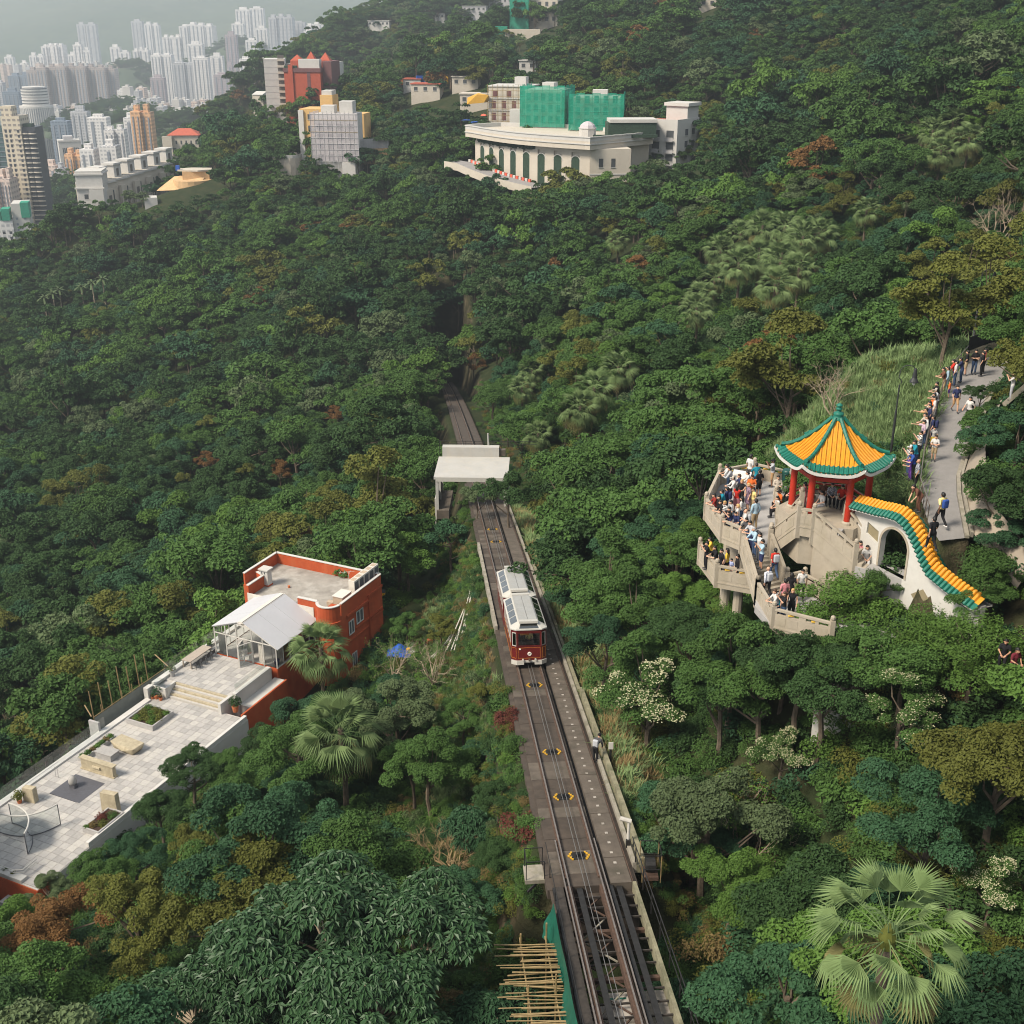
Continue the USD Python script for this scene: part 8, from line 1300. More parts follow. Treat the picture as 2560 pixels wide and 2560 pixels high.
far = [(14,36,142,172,3100,'t_white','pale block of flats at the far left, in front of its taller neighbours',2,1),(3,27,166,190,2900,'t_white','low white block at the left picture edge under the mountain',3,1),(52,70,157,176,3000,'t_white','small white block left of the long row above the brown estate',2,1),
 (76,111,137,170,2900,'t_white','broad white slab at the left end of the row above the brown estate',4,2),(109,161,108,168,2950,'t_white','tall white cluster with stepped tops rising above the brown estate',5,4),(172,194,136,162,2950,'t_white','low white slab between the stepped cluster and the slender white tower',3,1),(188,209,111,165,2850,'t_white','slender white tower left of the grey twin towers',2,1),
 (203,224,60,160,3500,'t_grey','left one of the grey blue twin towers with narrow crowns',2,1),(225,250,60,160,3500,'t_grey','right one of the grey blue twin towers with narrow crowns',2,1),(209,228,125,161,2850,'t_white','short white tower in front of the grey twin towers',2,1),(279,303,117,162,3000,'t_white','white tower with a pointed top above the wooded knoll',2,1),(302,326,129,165,3000,'t_white','pinkish white tower just right of the pointed white one',2,1),(334,372,123,152,3050,'t_white','low white stepped block left below the tall grey pair',4,3),
 (337,364,53,148,3500,'t_grey','tall grey tower, left of the far pair left of centre',3,1),(369,404,57,150,3450,'t_white','tall white tower beside the tall grey one with a lit edge',3,2),(408,452,90,132,3300,'t_white','white stepped block partly behind the pale striped tower',4,3),(387,437,131,245,2500,'t_white','tall pale tower with bold vertical stripes above the lilac tower',6,2),(440,497,154,250,2450,'t_grey','grey striped tower right of the bold striped pale tower',6,2),
 (452,533,58,122,3300,'t_white','very broad white slab block standing high on the hill',8,4),(472,510,110,170,2700,'t_white','white tower with domed top in front of the broad slab',3,1),(490,528,143,248,2350,'t_white','white tower with tall dark slots low in front of the hill',4,1),(531,562,139,216,2400,'t_white','white tower with a rooftop pinnacle and long dark slot',2,1),(571,599,86,205,2300,'t_lilac','slim lilac grey tower rising highest in its group',3,1),(583,612,59,118,3200,'t_white','white tower left of the bright twin slabs',3,1),
 (594,630,24,105,3300,'t_white','left half of the bright white twin slabs near the ridge',4,1),(629,663,20,100,3300,'t_white','right and taller half of the bright white twin slabs',4,1),(617,646,100,156,2700,'t_white','white tower standing below the bright twin slabs',3,1),(642,671,70,128,3000,'t_white','white tower tucked right of the bright twin slabs',3,1),(676,735,37,130,2900,'t_grey','broad pale grey tower right of the bright twin slabs',6,3),(733,765,55,115,2950,'t_grey','grey tower joined to the broad pale grey one',3,1),(764,849,57,97,3100,'t_white','long low white slab right by the wooded ridge',8,5),(760,786,77,106,2700,'t_white','small white block in front of the long slab by the ridge',2,1),
 (600,630,147,188,2200,'t_white','low white tower peeping over the wooded slope',3,1),(640,670,146,182,2250,'t_white','low white tower right of the other at the wooded slope',3,1),(571,584,161,216,2200,'t_lilac','narrow lilac block beside the foot of the slim tower',1,1),(538,577,186,246,2150,'t_lilac','lilac brown block with a roof garden by the slope',3,1),(384,418,193,285,2000,'t_lilac','lilac brown tower standing alone below the striped tower',3,1),
 (26,80,185,240,2300,'t_glass','blue glass office block with white bands at the left',6,2),(0,16,205,280,1900,'t_grey','grey tower at the left picture edge above the beige one',2,1),(16,56,228,300,1800,'t_glass','dark blue glass tower behind the ribbed cylinder',4,1),(0,12,268,420,1300,'t_white','narrow white tower cut by the left picture edge',1,1),
 (141,183,299,420,1300,'t_glass','dark blue glass block right of the ribbed cylinder',3,1),(183,225,277,345,1400,'t_grey','grey office tower with a blue glass spine',3,1),(224,272,292,352,1250,'t_white','white block with a dark glass inset front',2,1),(266,314,316,385,1100,'t_white','white stepped block with long balconies',3,2),(206,241,371,440,980,'t_white','plain white tower with small windows beside the orange block',2,1),(255,294,364,412,960,'t_white','low white block at the edge of the trees',1,1),(335,383,272,372,1000,'t_orange','tan apartment tower standing alone above the trees',3,2),(313,338,293,345,1150,'t_white','white block behind the tan apartment tower',1,1),(119,152,410,520,1000,'t_pink','pink block with slot windows at the foot of the ribbed cylinder',2,1),(150,168,418,520,990,'t_grey','narrow grey block right of the pink one',1,1)]
for (l, r, yt, yb, z, m_, lab, st_, sp_) in far: tower(l, r, yt, yb, z, m_, lab, st_, sp_)
t = thing('housing_estate', 'long wall of joined grey brown apartment wings in the middle of the city', 'building'); n = 9
for k in range(n):
    l, r = 79 + k * 24.3, 79 + (k + 1) * 24.3; yt = 170 - 6 * math.sin(PI * k / 8) + (4 if k == 0 else 0); bk = blk_px(l, r - .4, 272, 2150 - 12 * (k % 2), 22, yt, 0, 40); wgp = put(t, 'wing', bk.box(MB(), 0, bk.w, 0, 22, -40, bk.h), 't_brown')
    for j in range(3): c = bk.w * (j + .5) / 3; put(wgp, 'window_shaft', bk.box(MB(), c - 1.0, c + 1.0, -.6, -.02, -40, bk.h - 5), 't_strip')
    put(wgp, 'roof_house', bk.box(MB(), bk.w * .3, bk.w * .7, 6, 14, bk.h, bk.h + 5), 't_brown')
c = at_depth(96, 300, 1750); ct = at_depth(96, 268, 1750); R_ = 22.5; t = thing('cylinder_tower', 'tall white ribbed cylindrical tower with a banded drum crown', 'tower', loc=(c[0], c[1], 0)); H_ = ct[2]
put(t, 'shaft', MB().tube([(0, 0, -260), (0, 0, H_)], R_, 48), 't_strip')
for k in range(48): a = 2 * PI * k / 48; put(t, 'rib', MB().box((R_ * math.cos(a), R_ * math.sin(a), (H_ - 260) / 2), (1.6, 1.5, H_ + 260), rz=a), 'b_white')
put(t, 'shoulder', MB().tube([(0, 0, H_), (0, 0, H_ + 3)], R_ + 1, 48), 'b_white')
for k in range(6): put(t, 'drum_band', MB().tube([(0, 0, H_ + 3 + k * 4.0), (0, 0, H_ + 5.4 + k * 4.0)], 18.6 - .3 * (k == 5), 40), 'b_white'); put(t, 'drum_window', MB().tube([(0, 0, H_ + 5.4 + k * 4), (0, 0, H_ + 7 + k * 4)], 18.0, 40), 't_dark' if k != 2 else 't_brown')
put(t, 'crown', MB().tube([(0, 0, H_ + 27), (0, 0, H_ + 29)], 16, 40), 'b_white')
t = thing('balcony_tower', 'beige residential tower with stacked dark curved balconies and teal glass', 'tower'); p = at_depth(42, 560, 800); top = at_depth(42, 282, 800)[2]; bk = Blk((p[0], p[1], p[2]), 0.0, 22, 18, top - p[2])
put(t, 'core', bk.box(MB(), 0, 12, 0, 16, -40, bk.h), 't_beige'); put(t, 'core_top', bk.box(MB(), 0.5, 7.5, 1, 10, bk.h + .02, bk.h + 6), 't_beige'); put(t, 'balcony_wing', bk.box(MB(), 12, 20.5, 2, 16, -40, bk.h - 7), 't_dark'); put(t, 'roof_garden', bk.box(MB(), 12.5, 18, 3, 9, bk.h - 7, bk.h - 5), 'hedge'); put(t, 'glass_bay', bk.box(MB(), -7.5, -.02, 4, 16, -40, bk.h - 6), 't_teal'); put(t, 'edge_pier', bk.box(MB(), -12.5, -7.52, 3, 16, -40, bk.h - 3), 't_beige'); put(t, 'left_wing', bk.box(MB(), -20, -12.52, 6, 16, -40, bk.h - 14), 't_beige')
for k in range(26):
    z = bk.h - 10.5 - k * 3.05
    for (a, r_) in ((14.2, 2.6), (18.4, 2.5)):
        g_ = [tuple(bk.p(a + r_ * math.cos(q), 1.9 - r_ * .55 * math.sin(q), 0)[:2]) for q in np.linspace(0, PI, 7)]; put(t, 'balcony', MB().prism(g_, bk.o[2] + z, bk.o[2] + z + .95), 't_dark'); put(t, 'balcony_floor', MB().prism([tuple(bk.p(a + (r_ + .1) * math.cos(q), 1.9 - (r_ * .55 + .12) * math.sin(q), 0)[:2]) for q in np.linspace(0, PI, 7)], bk.o[2] + z - .75, bk.o[2] + z - .02), 'b_cream')
    for a in (1.5, 4.2, 9.5): put(t, 'window', bk.box(MB(), a, a + 1.3, -.12, -.02, z + .3, z + 2.0), 't_dark')
    put(t, 'bay_sill', bk.box(MB(), -7.4, -.2, 3.7, 3.98, z, z + .3), 't_strip')
    for a in (-11.5, -9.5): put(t, 'window', bk.box(MB(), a, a + 1.0, 2.86, 2.98, z + .3, z + 1.8), 't_dark')
t = thing('louvre_block', 'large white block with dark vertical louvres and flat roof plant', 'building'); p = at_depth(158, 445, 1080); bk = Blk((p[0], p[1], p[2] - 30), 0.38, 19, 30, at_depth(158, 352, 1080)[2] - p[2] + 30); bk.body(t, 'b_white')
for k in range(10): put(t, 'louvre', bk.box(MB(), 3 + k * 1.4, 3.7 + k * 1.4, -.2, -.02, 10, bk.h - 5), 't_dark')
bk2 = Blk(bk.p(19, 0, 0), 0.38 - 1.0, 1, 1, 1); sd = MB()
for k in range(14): put(t, 'side_louvre', bk.box(MB(), 19.02, 19.2, 2 + k * 2, 3 + k * 2, 10, bk.h - 4), 't_grey')
put(t, 'roof_plant', bk.box(MB(), 5, 13, 8, 22, bk.h, bk.h + 4), 'b_grey'); put(t, 'roof_rim', bk.box(MB(), -.4, 19.4, -.4, .4, bk.h, bk.h + 1.5), 'b_white')
tower(168, 208, 377, 445, 1000, 't_orange', 'orange and white apartment block in front of the louvre block', 4, 2)
t = thing('slope_block', 'white balconied block with green roof netting at the left picture edge', 'building'); p = at_depth(-30, 690, 700); bk = Blk((p[0], p[1], p[2] - 10), 0.25, 18, 16, at_depth(0, 545, 700)[2] - p[2] + 10); bk.body(t, 't_white'); bk2 = Blk(bk.p(18.1, 2, 0), .25, 9, 15, bk.h + 9); put(t, 'right_wing', bk2.box(MB(), 0, 9, 0, 15, -40, bk2.h), 'b_white')
bk.windows(t, 5, 8, 3.2, 9, 1.5, 1.5, mt='t_dark', frame=None); bk2.windows(t, 2, 6, 3.2, 12, 1.2, 1.2, mt='t_strip', frame=None)
for (a, b, c_, d_, z0, z1) in ((2, 12, 0, 10, 0, 5), (12.5, 17, -.5, 9, 0, 6.5)): put(t, 'green_netting', bk.box(MB(), a, b, c_, d_, bk.h + z0, bk.h + z1), 'net_edge')
put(t, 'wing_netting', bk2.box(MB(), 5, 9.6, -.6, 8, bk2.h - 8, bk2.h + .5), 'net_edge'); put(t, 'cream_pier', bk.box(MB(), 3, 5.2, -.8, -.02, -40, bk.h - 3), 'b_cream')
tower(-8, 40, 424, 560, 780, 't_pink', 'peach coloured block between the left edge and the balcony tower', 5, 3)
lr = np.random.default_rng(31); placed = 0
for (x0, x1, y0, y1, z, n_, wh) in ((300, 385, 222, 262, 2050, 16, 'right of the brown estate'), (300, 540, 250, 285, 1700, 26, 'below the striped towers'), (110, 330, 262, 300, 1750, 20, 'at the foot of the brown estate'), (0, 330, 160, 176, 2800, 24, 'behind the brown estate'), (330, 700, 150, 170, 2800, 14, 'between the far towers'), (270, 340, 330, 345, 1250, 4, 'left of the tan tower'), (380, 520, 270, 296, 1500, 12, 'beside the wooded ridge foot')):
    for k in range(n_):
        x = x0 + (x1 - x0) * (k + .5) / n_ + lr.uniform(-6, 6); y = lr.uniform(y0, y1); w = lr.uniform(8, 20); h = lr.uniform(6, 16); zz = z * lr.uniform(.97, 1.06); bk = blk_px(x - w / 2, x + w / 2, y + h * .6, zz, 22, y - h * .4, 0, 14); ci = lr.integers(4); t = thing('low_rise', f'small {("pale", "white", "grey", "pinkish")[ci]} low rise building {wh}', 'building', f'{("pale", "white", "grey", "pinkish")[ci]} low rise buildings {wh}'); bk.body(t, ('t_white', 'b_white', 't_grey', 't_pink')[ci]); put(t, 'roof_house', bk.box(MB(), bk.w * .3, bk.w * .7, 4, 12, bk.h, bk.h + 3), 'b_white')
# ---- far mountains and wooded knolls
mat('far_slope', {'g': ('geometry', {}), 'n': ('noise_texture', {'scale': 0.02, 'detail': 9.0, 'roughness': 0.62}), 'n2': ('noise_texture', {'scale': 0.0012, 'detail': 5.0}), 'r': ('rgb_ramp', {'ramp': [(0.3, (0.028, 0.05, 0.03)), (0.55, (0.05, 0.075, 0.04)), (0.7, (0.085, 0.10, 0.06))]}), 'mx': ('mix', {'fac': .35}), 'r2': ('rgb_ramp', {'ramp': [(0.35, (0.03, 0.05, 0.035)), (0.65, (0.09, 0.10, 0.065))]}), 'b': ('bump', {'strength': 1.0, 'distance': 6.0}), 'p': ('principled_bsdf', {'roughness': 0.95, 'specular_ior_level': .1})},
    [('g.position', 'n.vector'), ('g.position', 'n2.vector'), ('n.fac', 'r.fac'), ('n2.fac', 'r2.fac'), ('r.color', 'mx.color1'), ('r2.color', 'mx.color2'), ('mx.color', 'p.base_color'), ('n.fac', 'b.height'), ('b.normal', 'p.normal')], surface='p.BSDF')
xs = np.linspace(-4200, 4200, 130); ys = np.linspace(3600, 8600, 60); X, Y = np.meshgrid(xs, ys)
crest = np.interp(X / Y, [-.75, -.46, -.43, -.40, -.34, -.2, 0, .3, .7], [60, 22, 40, 78, 105, 118, 150, 190, 190])
Z = -215 + (crest + 215) * sstep(3650, 6000, Y + 420 * (meshkit.fbm(np.stack([X / 900, Y * 0, Y * 0], -1), 3, 5) - .5)) + 70 * (meshkit.fbm(np.stack([X / 420, Y / 420, X * 0], -1), 5, 9) - .5) * sstep(3600, 4400, Y)
put(None, 'mountains', MB().grid(np.stack([X, Y, Z], -1)), 'far_slope', smooth=True, kind='structure', label='hazy blue-green mountain range behind the city')
def knoll(px_, py_, z, rx, ry, h, label):
    c = at_depth(px_, py_, z); a = np.linspace(0, 2 * PI, 40); rr = np.linspace(0, 1, 12); g = np.zeros((12, 40, 3))
    for i, r in enumerate(rr):
        q = np.stack([c[0] + rx * r * np.cos(a), c[1] + ry * r * np.sin(a), np.full(40, 0.0)], -1); q[:, 2] = c[2] - h + (h * 1.0) * math.cos(r * PI / 2) ** 1.0 + 9 * (meshkit.fbm(np.c_[q[:, :2] / 45, q[:, :1] * 0], 4, 3) - .5) * (1 if i < 11 else 0); q[-1] = q[0]; g[i] = q
    kr = np.random.default_rng(int(px_))
    for i in range(1, 11):
        for j in range(int(5 + 2.2 * i)):
            q = g[i, kr.integers(40)] + kr.normal(size=3) * [rx * .05, ry * .05, 0]; knoll_trees.append(('far_' + ('dark', 'teal', 'mid', 'dark_b')[kr.integers(4)], q[0], q[1], q[2] - 4, 1.3 + max(rx, 60) / 130, kr.uniform(0, 6)))
    put(None, 'wooded_knoll', MB().grid(g[::-1]), 'far_slope', smooth=True, kind='structure', label=label)
knoll(330, 168, 2700, 150, 260, 95, 'dark wooded knoll between the brown estate and the striped tower'); knoll(345, 292, 1500, 75, 200, 45, 'wooded rise above the tan tower'); knoll(285, 268, 1750, 90, 180, 30, 'tree belt in front of the brown estate'); knoll(600, 112, 3000, 140, 300, 70, 'wooded slope under the bright twin slabs'); knoll(460, 300, 1350, 70, 140, 40, 'wooded shoulder left of the ridge')
knoll(235, 470, 900, 60, 90, 25, 'green bank below the orange block')
# -- THE FOREST
feature = []
def F(x, y, k, s, label, group=None, z=None): feature.append((x, y, k, s, label, group, z))
F(1040, 2330, 'bigleaf', 1.0, 'large leaved green tree in the bottom foreground nearest the bamboo staging'); F(820, 2310, 'bigleaf', 1.15, 'widest large leaved green tree at the bottom centre left'); F(640, 2400, 'bigleaf_b', 1.0, 'large leaved green tree left of the widest one at the bottom'); F(930, 2480, 'bigleaf_b', 1.0, 'large leaved tree with bare limbs at the bottom edge'); F(480, 2500, 'bigleaf_b', .9, 'large leaved green tree at the bottom edge, leftmost of its kind'); F(1240, 2530, 'bigleaf_shrub', 1.2, 'broad leaved shrub at the bottom edge below the bamboo staging'); F(1650, 2500, 'bigleaf_shrub', 1.1, 'broad leaved shrub overlapping the right side of the trestle at the bottom')
F(1130, 2120, 'twig_bush', 1.0, 'bare tan twiggy bush left of the trestle head'); F(1305, 2045, 'maroon_bush', 1.0, 'small maroon leaved shrub beside the tram slabs'); F(1270, 1790, 'maroon_bush', .8, 'reddish brown shrub at the left kerb below the tram'); F(150, 2290, 'near_rust', .85, 'rust orange leaved tree at the lower left corner'); F(330, 2260, 'near_olive', .9, 'olive brown tree beside the rust orange one at lower left')
F(1630, 1730, 'flowering', 1.0, 'tree covered in cream blossom on the bank right of the tram slabs'); F(2250, 1760, 'flowering', .8, 'tree with scattered cream blossom below the lower landing'); F(1960, 1870, 'flowering', .55, 'small bush with cream blossom beside the iron fence'); F(2490, 2200, 'flowering', .5, 'small white flowered bush right of the big palm')
F(1820, 2190, 'near_bright', .62, 'bright green slender tree left of the big fan palm'); F(1870, 2060, 'sparse_tree', .9, 'thin tree of sparse leaves and pale branches above the big palm'); F(1080, 1640, 'sparse_tree', .9, 'thin sparse tree on the grassy bank left of the tram'); F(980, 1640, 'sparse_tree', .8, 'thin yellowish tree at the corner of the orange house'); F(2090, 960, 'bare_tree', .8, 'bare branched little tree on the grass slope behind the pavilion', z=None); F(2510, 540, 'bare_tree', 1.3, 'dead pale branched tree at the right edge of the upper slope'); F(10, 1760, 'bare_tree', .8, 'bare stemmed tree at the left edge beside the terrace')
F(2100, 1500, 'layered', .85, 'layered spreading tree in front of the lower landing'); F(2210, 1450, 'layered_b', .5, 'flat topped layered tree before the moon arch'); F(2330, 1590, 'layered', .8, 'layered tree reaching over the lower end of the dragon wall'); F(2270, 1640, 'layered_b', 1.0, 'layered mid green tree below the dragon wall'); F(2440, 1620, 'layered', .9, 'layered fresh green tree right below the dragon wall'); F(2505, 1410, 'layered_b', .8, 'layered tree right of the end of the asphalt walk'); F(1840, 1540, 'layered', .7, 'fresh green tree just under the lower balcony')
F(2215, 1225, 'bamboo_clump', 1.0, 'feathery bamboo clump between the pavilion roof and the walk'); F(2270, 1250, 'bamboo_clump', .75, 'smaller feathery bamboo beside the walk, right of the larger clump'); F(2440, 1400, 'bamboo_clump', .55, 'feathery bamboo at the foot of the asphalt walk'); F(2450, 1330, 'bamboo_clump', .6, 'low feathery bamboo at the kerb end of the walk'); F(2250, 1330, 'bamboo_clump', .5, 'low bamboo touching the back of the dragon wall')
F(2500, 1080, 'layered_b', .9, 'leaning dark bush over the concrete slope by the walk'); F(2530, 1200, 'layered_b', .9, 'leafy tree over the concrete slope at the right edge'); F(2455, 985, 'near_dark', .3, 'dark rounded bush at the inner bend of the walk'); F(2490, 1020, 'near_dark_b', .33, 'dark bush below the inner bend of the walk'); F(2530, 1130, 'near_mid', .4, 'mid green bush on the concrete slope')
for i, (x, y, s) in enumerate(((805, 1665, 1.3), (855, 1885, 1.4))): F(x, y, 'fan_palm', s, ('fan palm standing before the round tower of the orange house', 'fan palm in the trees below the orange house')[i])
PCL = 'fan palms clumped on the slope above the grass'
for i, (x, y, s) in enumerate(((1800, 650, 1.3), (1850, 610, 1.4), (1905, 595, 1.4), (1960, 590, 1.4), (2005, 625, 1.4), (2045, 610, 1.4), (1845, 690, 1.4), (1895, 670, 1.5), (1950, 680, 1.4), (1995, 700, 1.4), (1935, 745, 1.3), (1785, 715, 1.2), (1740, 800, 1.2), (1752, 760, 1.2))): F(x, y, ('fan_palm', 'fan_palm_b')[i % 2], s * 1.2, 'pale fan palm in the big clump on the slope above the grass', PCL)
for x, y, s, l in ((2330, 350, 1.6, 'tall pale palm in the clump high at the right, left one'), (2380, 330, 1.7, 'tall pale palm in the clump high at the right, topmost'), (2420, 370, 1.6, 'tall pale palm in the clump high at the right, right one'), (2350, 400, 1.5, 'lower pale palm of the clump high at the right'), (2165, 545, 1.3, 'single fan palm between the two palm clumps'), (1330, 945, 1.3, 'fan palm right of the upper track, upper of two'), (1305, 985, 1.2, 'fan palm right of the upper track, lower of two'), (1485, 1000, 1.4, 'fan palm on the slope above the station roof, left of three'), (1545, 945, 1.4, 'fan palm on the slope above the station roof, upper of three'), (1450, 1045, 1.3, 'fan palm on the slope above the station roof, lower of three'), (1345, 1105, 1.0, 'fan palm peeping over trees right of the station roof'), (1545, 615, 1.4, 'fan palm on the dark slope below the arcade building'), (1300, 105, 1.5, 'round fan palm below the green netted hilltop block')): F(x, y, 'fan_palm_b', s, l)
for i, x in enumerate((112, 134, 150, 205, 232, 258)): F(x, 760 - i * 9, 'tall_palm', 1.1, 'tall thin palm in the row of pale trunks at the far left slope', 'tall palms in a row on the left slope')
for x, y, l in ((2330, 660, 'olive yellow tree high right of the pavilion, left one'), (2420, 640, 'olive yellow tree high right of the pavilion, topmost'), (2380, 740, 'olive yellow tree high right of the pavilion, lowest'), (2080, 500, 'olive yellow tree above the palm clump'), (2480, 690, 'olive tree at the right above the bend of the walk')): F(x, y, 'mid_olive', .95, l)
for x, y, l in ((515, 1150, 'rust brown tree on the left slope, largest of its colour'), (835, 1035, 'rust brown tree left of the upper track'), (700, 1175, 'olive brown tree left of the station roof'), (1185, 905, 'rust coloured tree at the top of the visible track')): F(x, y, 'mid_rust', .75, l)
for x, y, k, sc_, l in ((1180, 1890, 'near_teal', .55, 'blue-green bush beside the slabs level with the second sheave pit'), (1245, 2000, 'near_dark', .5, 'dark bush tight against the left edge of the slabs above the maroon shrub'), (1160, 1790, 'near_mid', .6, 'mid green bushy tree left of the slabs just below the tram'), (1215, 1730, 'near_olive', .42, 'olive bush at the left kerb in front of the tram'), (1250, 2140, 'near_dark_b', .5, 'dark bush left of the inspection platform'), (1180, 2060, 'bigleaf_shrub', 1.2, 'broad leaved shrub left of the maroon shrub'), (1150, 2230, 'near_teal', .6, 'blue-green bush above the bamboo staging'), (1080, 1900, 'near_mid_b', .8, 'mid green tree between the lower palm and the slabs'), (1100, 1560, 'near_olive', .45, 'olive bush on the grassy bank beside the pale poles'), (1020, 1560, 'near_mid', .5, 'green bush on the bank right of the orange house corner'),
  (480, 1930, 'near_dark', .75, 'dark tree overlapping the terrace edge below the steps'), (395, 2020, 'near_dark_b', .7, 'dark tree overlapping the terrace edge beside the standing stone'), (335, 2120, 'near_teal', .62, 'blue-green tree overlapping the terrace edge below the maroon shrub planter'), (250, 2180, 'near_mid', .6, 'mid green tree overlapping the near terrace corner'), (120, 2225, 'near_grey', .5, 'pale bush before the orange front wall of the terrace'),
  (1890, 1690, 'near_mid_b', 1.0, 'tall mid green tree below the landing corner'), (2010, 1660, 'near_dark', .9, 'dark tree in front of the landing retaining wall, right of the tall one'), (1800, 1720, 'near_dark_b', .9, 'dark tree at the foot of the balcony pillars'), (1105, 1225, 'mid_mid', .62, 'small green tree covering the left front corner of the station roof'), (1190, 1238, 'mid_grey', .5, 'small grey-green tree overhanging the track before the station roof'), (1275, 1225, 'mid_dark', .75, 'dark tree at the right front corner of the station roof'), (1130, 1330, 'mid_teal', .8, 'blue-green tree left of the track below the station roof'), (1690, 1390, 'near_mid', .9, 'green tree close left of the lower balcony corner'), (1830, 1640, 'near_mid_b', .95, 'tall green tree rising before the balcony pillars'), (1985, 1590, 'near_teal', .7, 'blue-green tree hiding the landing front wall'), (1720, 1560, 'near_dark_b', .9, 'dark tree left of the balcony pillars'), (212, 530, 'far_dark', 1.2, 'dark tree below the white front of the turreted houses'), (245, 522, 'far_mid', 1.2, 'green tree below the turreted houses'), (280, 508, 'far_dark_b', 1.2, 'dark tree before the turreted houses, right of the front block'), (2490, 1060, 'near_mid', .55, 'green tree leaning over the top of the concrete slope'), (2540, 1240, 'near_dark', .8, 'dark tree over the concrete slope at the right edge'), (2545, 1080, 'near_teal', .8, 'blue-green tree above the concrete slope'), (1760, 1590, 'near_dark', .75, 'dark tree hugging the pillars under the lower balcony'), (1880, 1600, 'near_teal', .8, 'blue-green tree under the landing corner'), (1960, 1640, 'near_dark_b', .7, 'dark tree before the landing retaining wall'), (1700, 1480, 'near_bright', .7, 'fresh green tree left of the lower balcony'), (2060, 1700, 'near_dark', .9, 'large dark tree below the landing retaining wall'), (2150, 1640, 'near_mid', .7, 'mid green tree right of the landing retaining wall'), (2530, 1310, 'near_teal', .6, 'blue-green bush at the foot of the concrete slope'), (2470, 1290, 'near_mid', .4, 'green bush spilling over the lower concrete slope'), (2470, 1480, 'near_mid_b', .5, 'mid green bush at the cut end of the asphalt walk')): F(x, y, k, sc_, l)
mv, mf = bush(790, 1.1, 1500, .15); kind('maroon_bush', [('foliage', (mv, mf), 'leaf_maroon')], 1.1, 1.3, 'maroon leaved shrub')
bank = Polygon([(track_x(d) - 2.2, d) for d in (66, 106)] + [(track_x(d) - 7.2, d) for d in (106, 78, 66)])
noplant += [bank, Polygon([(track_x(d) - 2.2, d) for d in (43, 66)] + [(track_x(d) - 3.2, d) for d in (66, 43)])]
def spots(seed, d0, d1, sp, wide=0.47):
    rng = np.random.default_rng(seed); out = []
    for d in np.arange(d0, d1, sp * 0.87):
        hwid = wide * d + 12
        for x in np.arange(-hwid, hwid, sp): out.append((x + jit(rng, sp * 0.42), d + jit(rng, sp * 0.42)))
    return np.array(out), rng
def free(q, pad=None):
    ok = np.ones(len(q), bool)
    for pl in noplant: ok &= ~contains_xy(pl if pad is None else pl.buffer(pad), q[:, 0], q[:, 1])
    return ok
def in_view(P, rpx):
    """drops what stands well outside the frame or would hide what the photograph shows clear"""
    px = pix(P); ok = (px[:, 0] > -rpx - 250) & (px[:, 0] < 2560 + rpx + 250) & (px[:, 1] < 2560 + 2 * rpx + 250) & (px[:, 1] > -500) & (px[:, 2] > 5)
    for i in np.where(ok)[0]:
        for pl, zz in keep:
            if px[i, 2] < zz and pl.distance(Point(px[i, 0], px[i, 1])) < rpx[i] * 0.78: ok[i] = False; break
    return ok, px
def plant():
    rows = []
    for seed, d0, d1, sp, lod in ((1, 24, 84, 3.7, 'near'), (2, 84, 240, 4.8, 'mid'), (3, 240, 480, 6.0, 'far'), (4, 480, 1150, 8.0, 'far')):
        q, rng = spots(seed, d0, d1, sp); z = gz(q[:, 0], q[:, 1]); ok = free(q) & ~((q[:, 1] > 640) & (q[:, 0] < -345 + 0.30 * (q[:, 1] - 600)))
        patch = meshkit.fbm(np.c_[q / 30.0, q[:, :1] * 0], 2, 7); big = meshkit.fbm(np.c_[q / 11.0, q[:, :1] * 0], 2, 17)
        for i in np.where(ok)[0]:
            u, pt = rng.uniform(), patch[i]
            cl = 'dark' if u < 0.26 else 'dark_b' if u < 0.40 else 'teal' if u < 0.56 else 'mid' if u < 0.73 else 'mid_b' if u < 0.86 else 'olive' if u < 0.915 else 'grey' if u < 0.962 else 'bright' if u < 0.995 else 'rust'
            if pt > 0.56 and u < 0.4: cl = 'olive' if u < 0.07 else 'mid' if u < .25 else 'mid_b'
            if pt < 0.42 and 0.56 < u < 0.86: cl = 'teal' if u < .7 else 'dark'
            if big[i] > .66 and u > .7 and u < .9: cl = 'bright'
            s = rng.uniform(0.66, 1.18) * (0.85 + 0.5 * big[i]) * (1.45 if rng.uniform() < .13 else 1) * (0.92 if lod == 'near' else 1.0 if d0 < 400 else 1.3)
            rows.append((f'{lod}_{cl}', q[i, 0], q[i, 1], z[i] - rng.uniform(0, .8), s, rng.uniform(0, 2 * PI)))
    return rows
rows = plant(); fpos = []
frng = np.random.default_rng(55); feats = []
for x, y, k, s, label, group, z in feature:
    R, H = kinds[k][1:3]; lift = H * .72 * s; z = z or hit(x, y, lift) if y > 0 else z
    for zf in np.arange(24, z + 6, .5):
        q = at_depth(x, y, zf)
        if q[2] < gz(q[0], q[1])[0] + lift: z = zf; break
    q = at_depth(x, y, z); feats.append((k, q[0], q[1], q[2] - lift, s, frng.uniform(0, 2 * PI), label, group)); fpos.append((q[0], q[1], R * s))
fp = np.array(fpos); rows = [r for r in rows if np.min(np.hypot(fp[:, 0] - r[1], fp[:, 1] - r[2]) - fp[:, 2] * .75) > 0]
for (x, y, k, s, *_), f in zip(feature, feats):
    zc = pix(np.array(f[1:4]))[2]; r = FPX * kinds[k][1] * s / zc * .6; keep.append((Point(x, y).buffer(r), zc - 2))
bp_ = at_depth(2222, 2325, 33.0); keep.append((Point(2222, 2340).buffer(200), 30.0)); bpz = gz(bp_[0], bp_[1])[0]
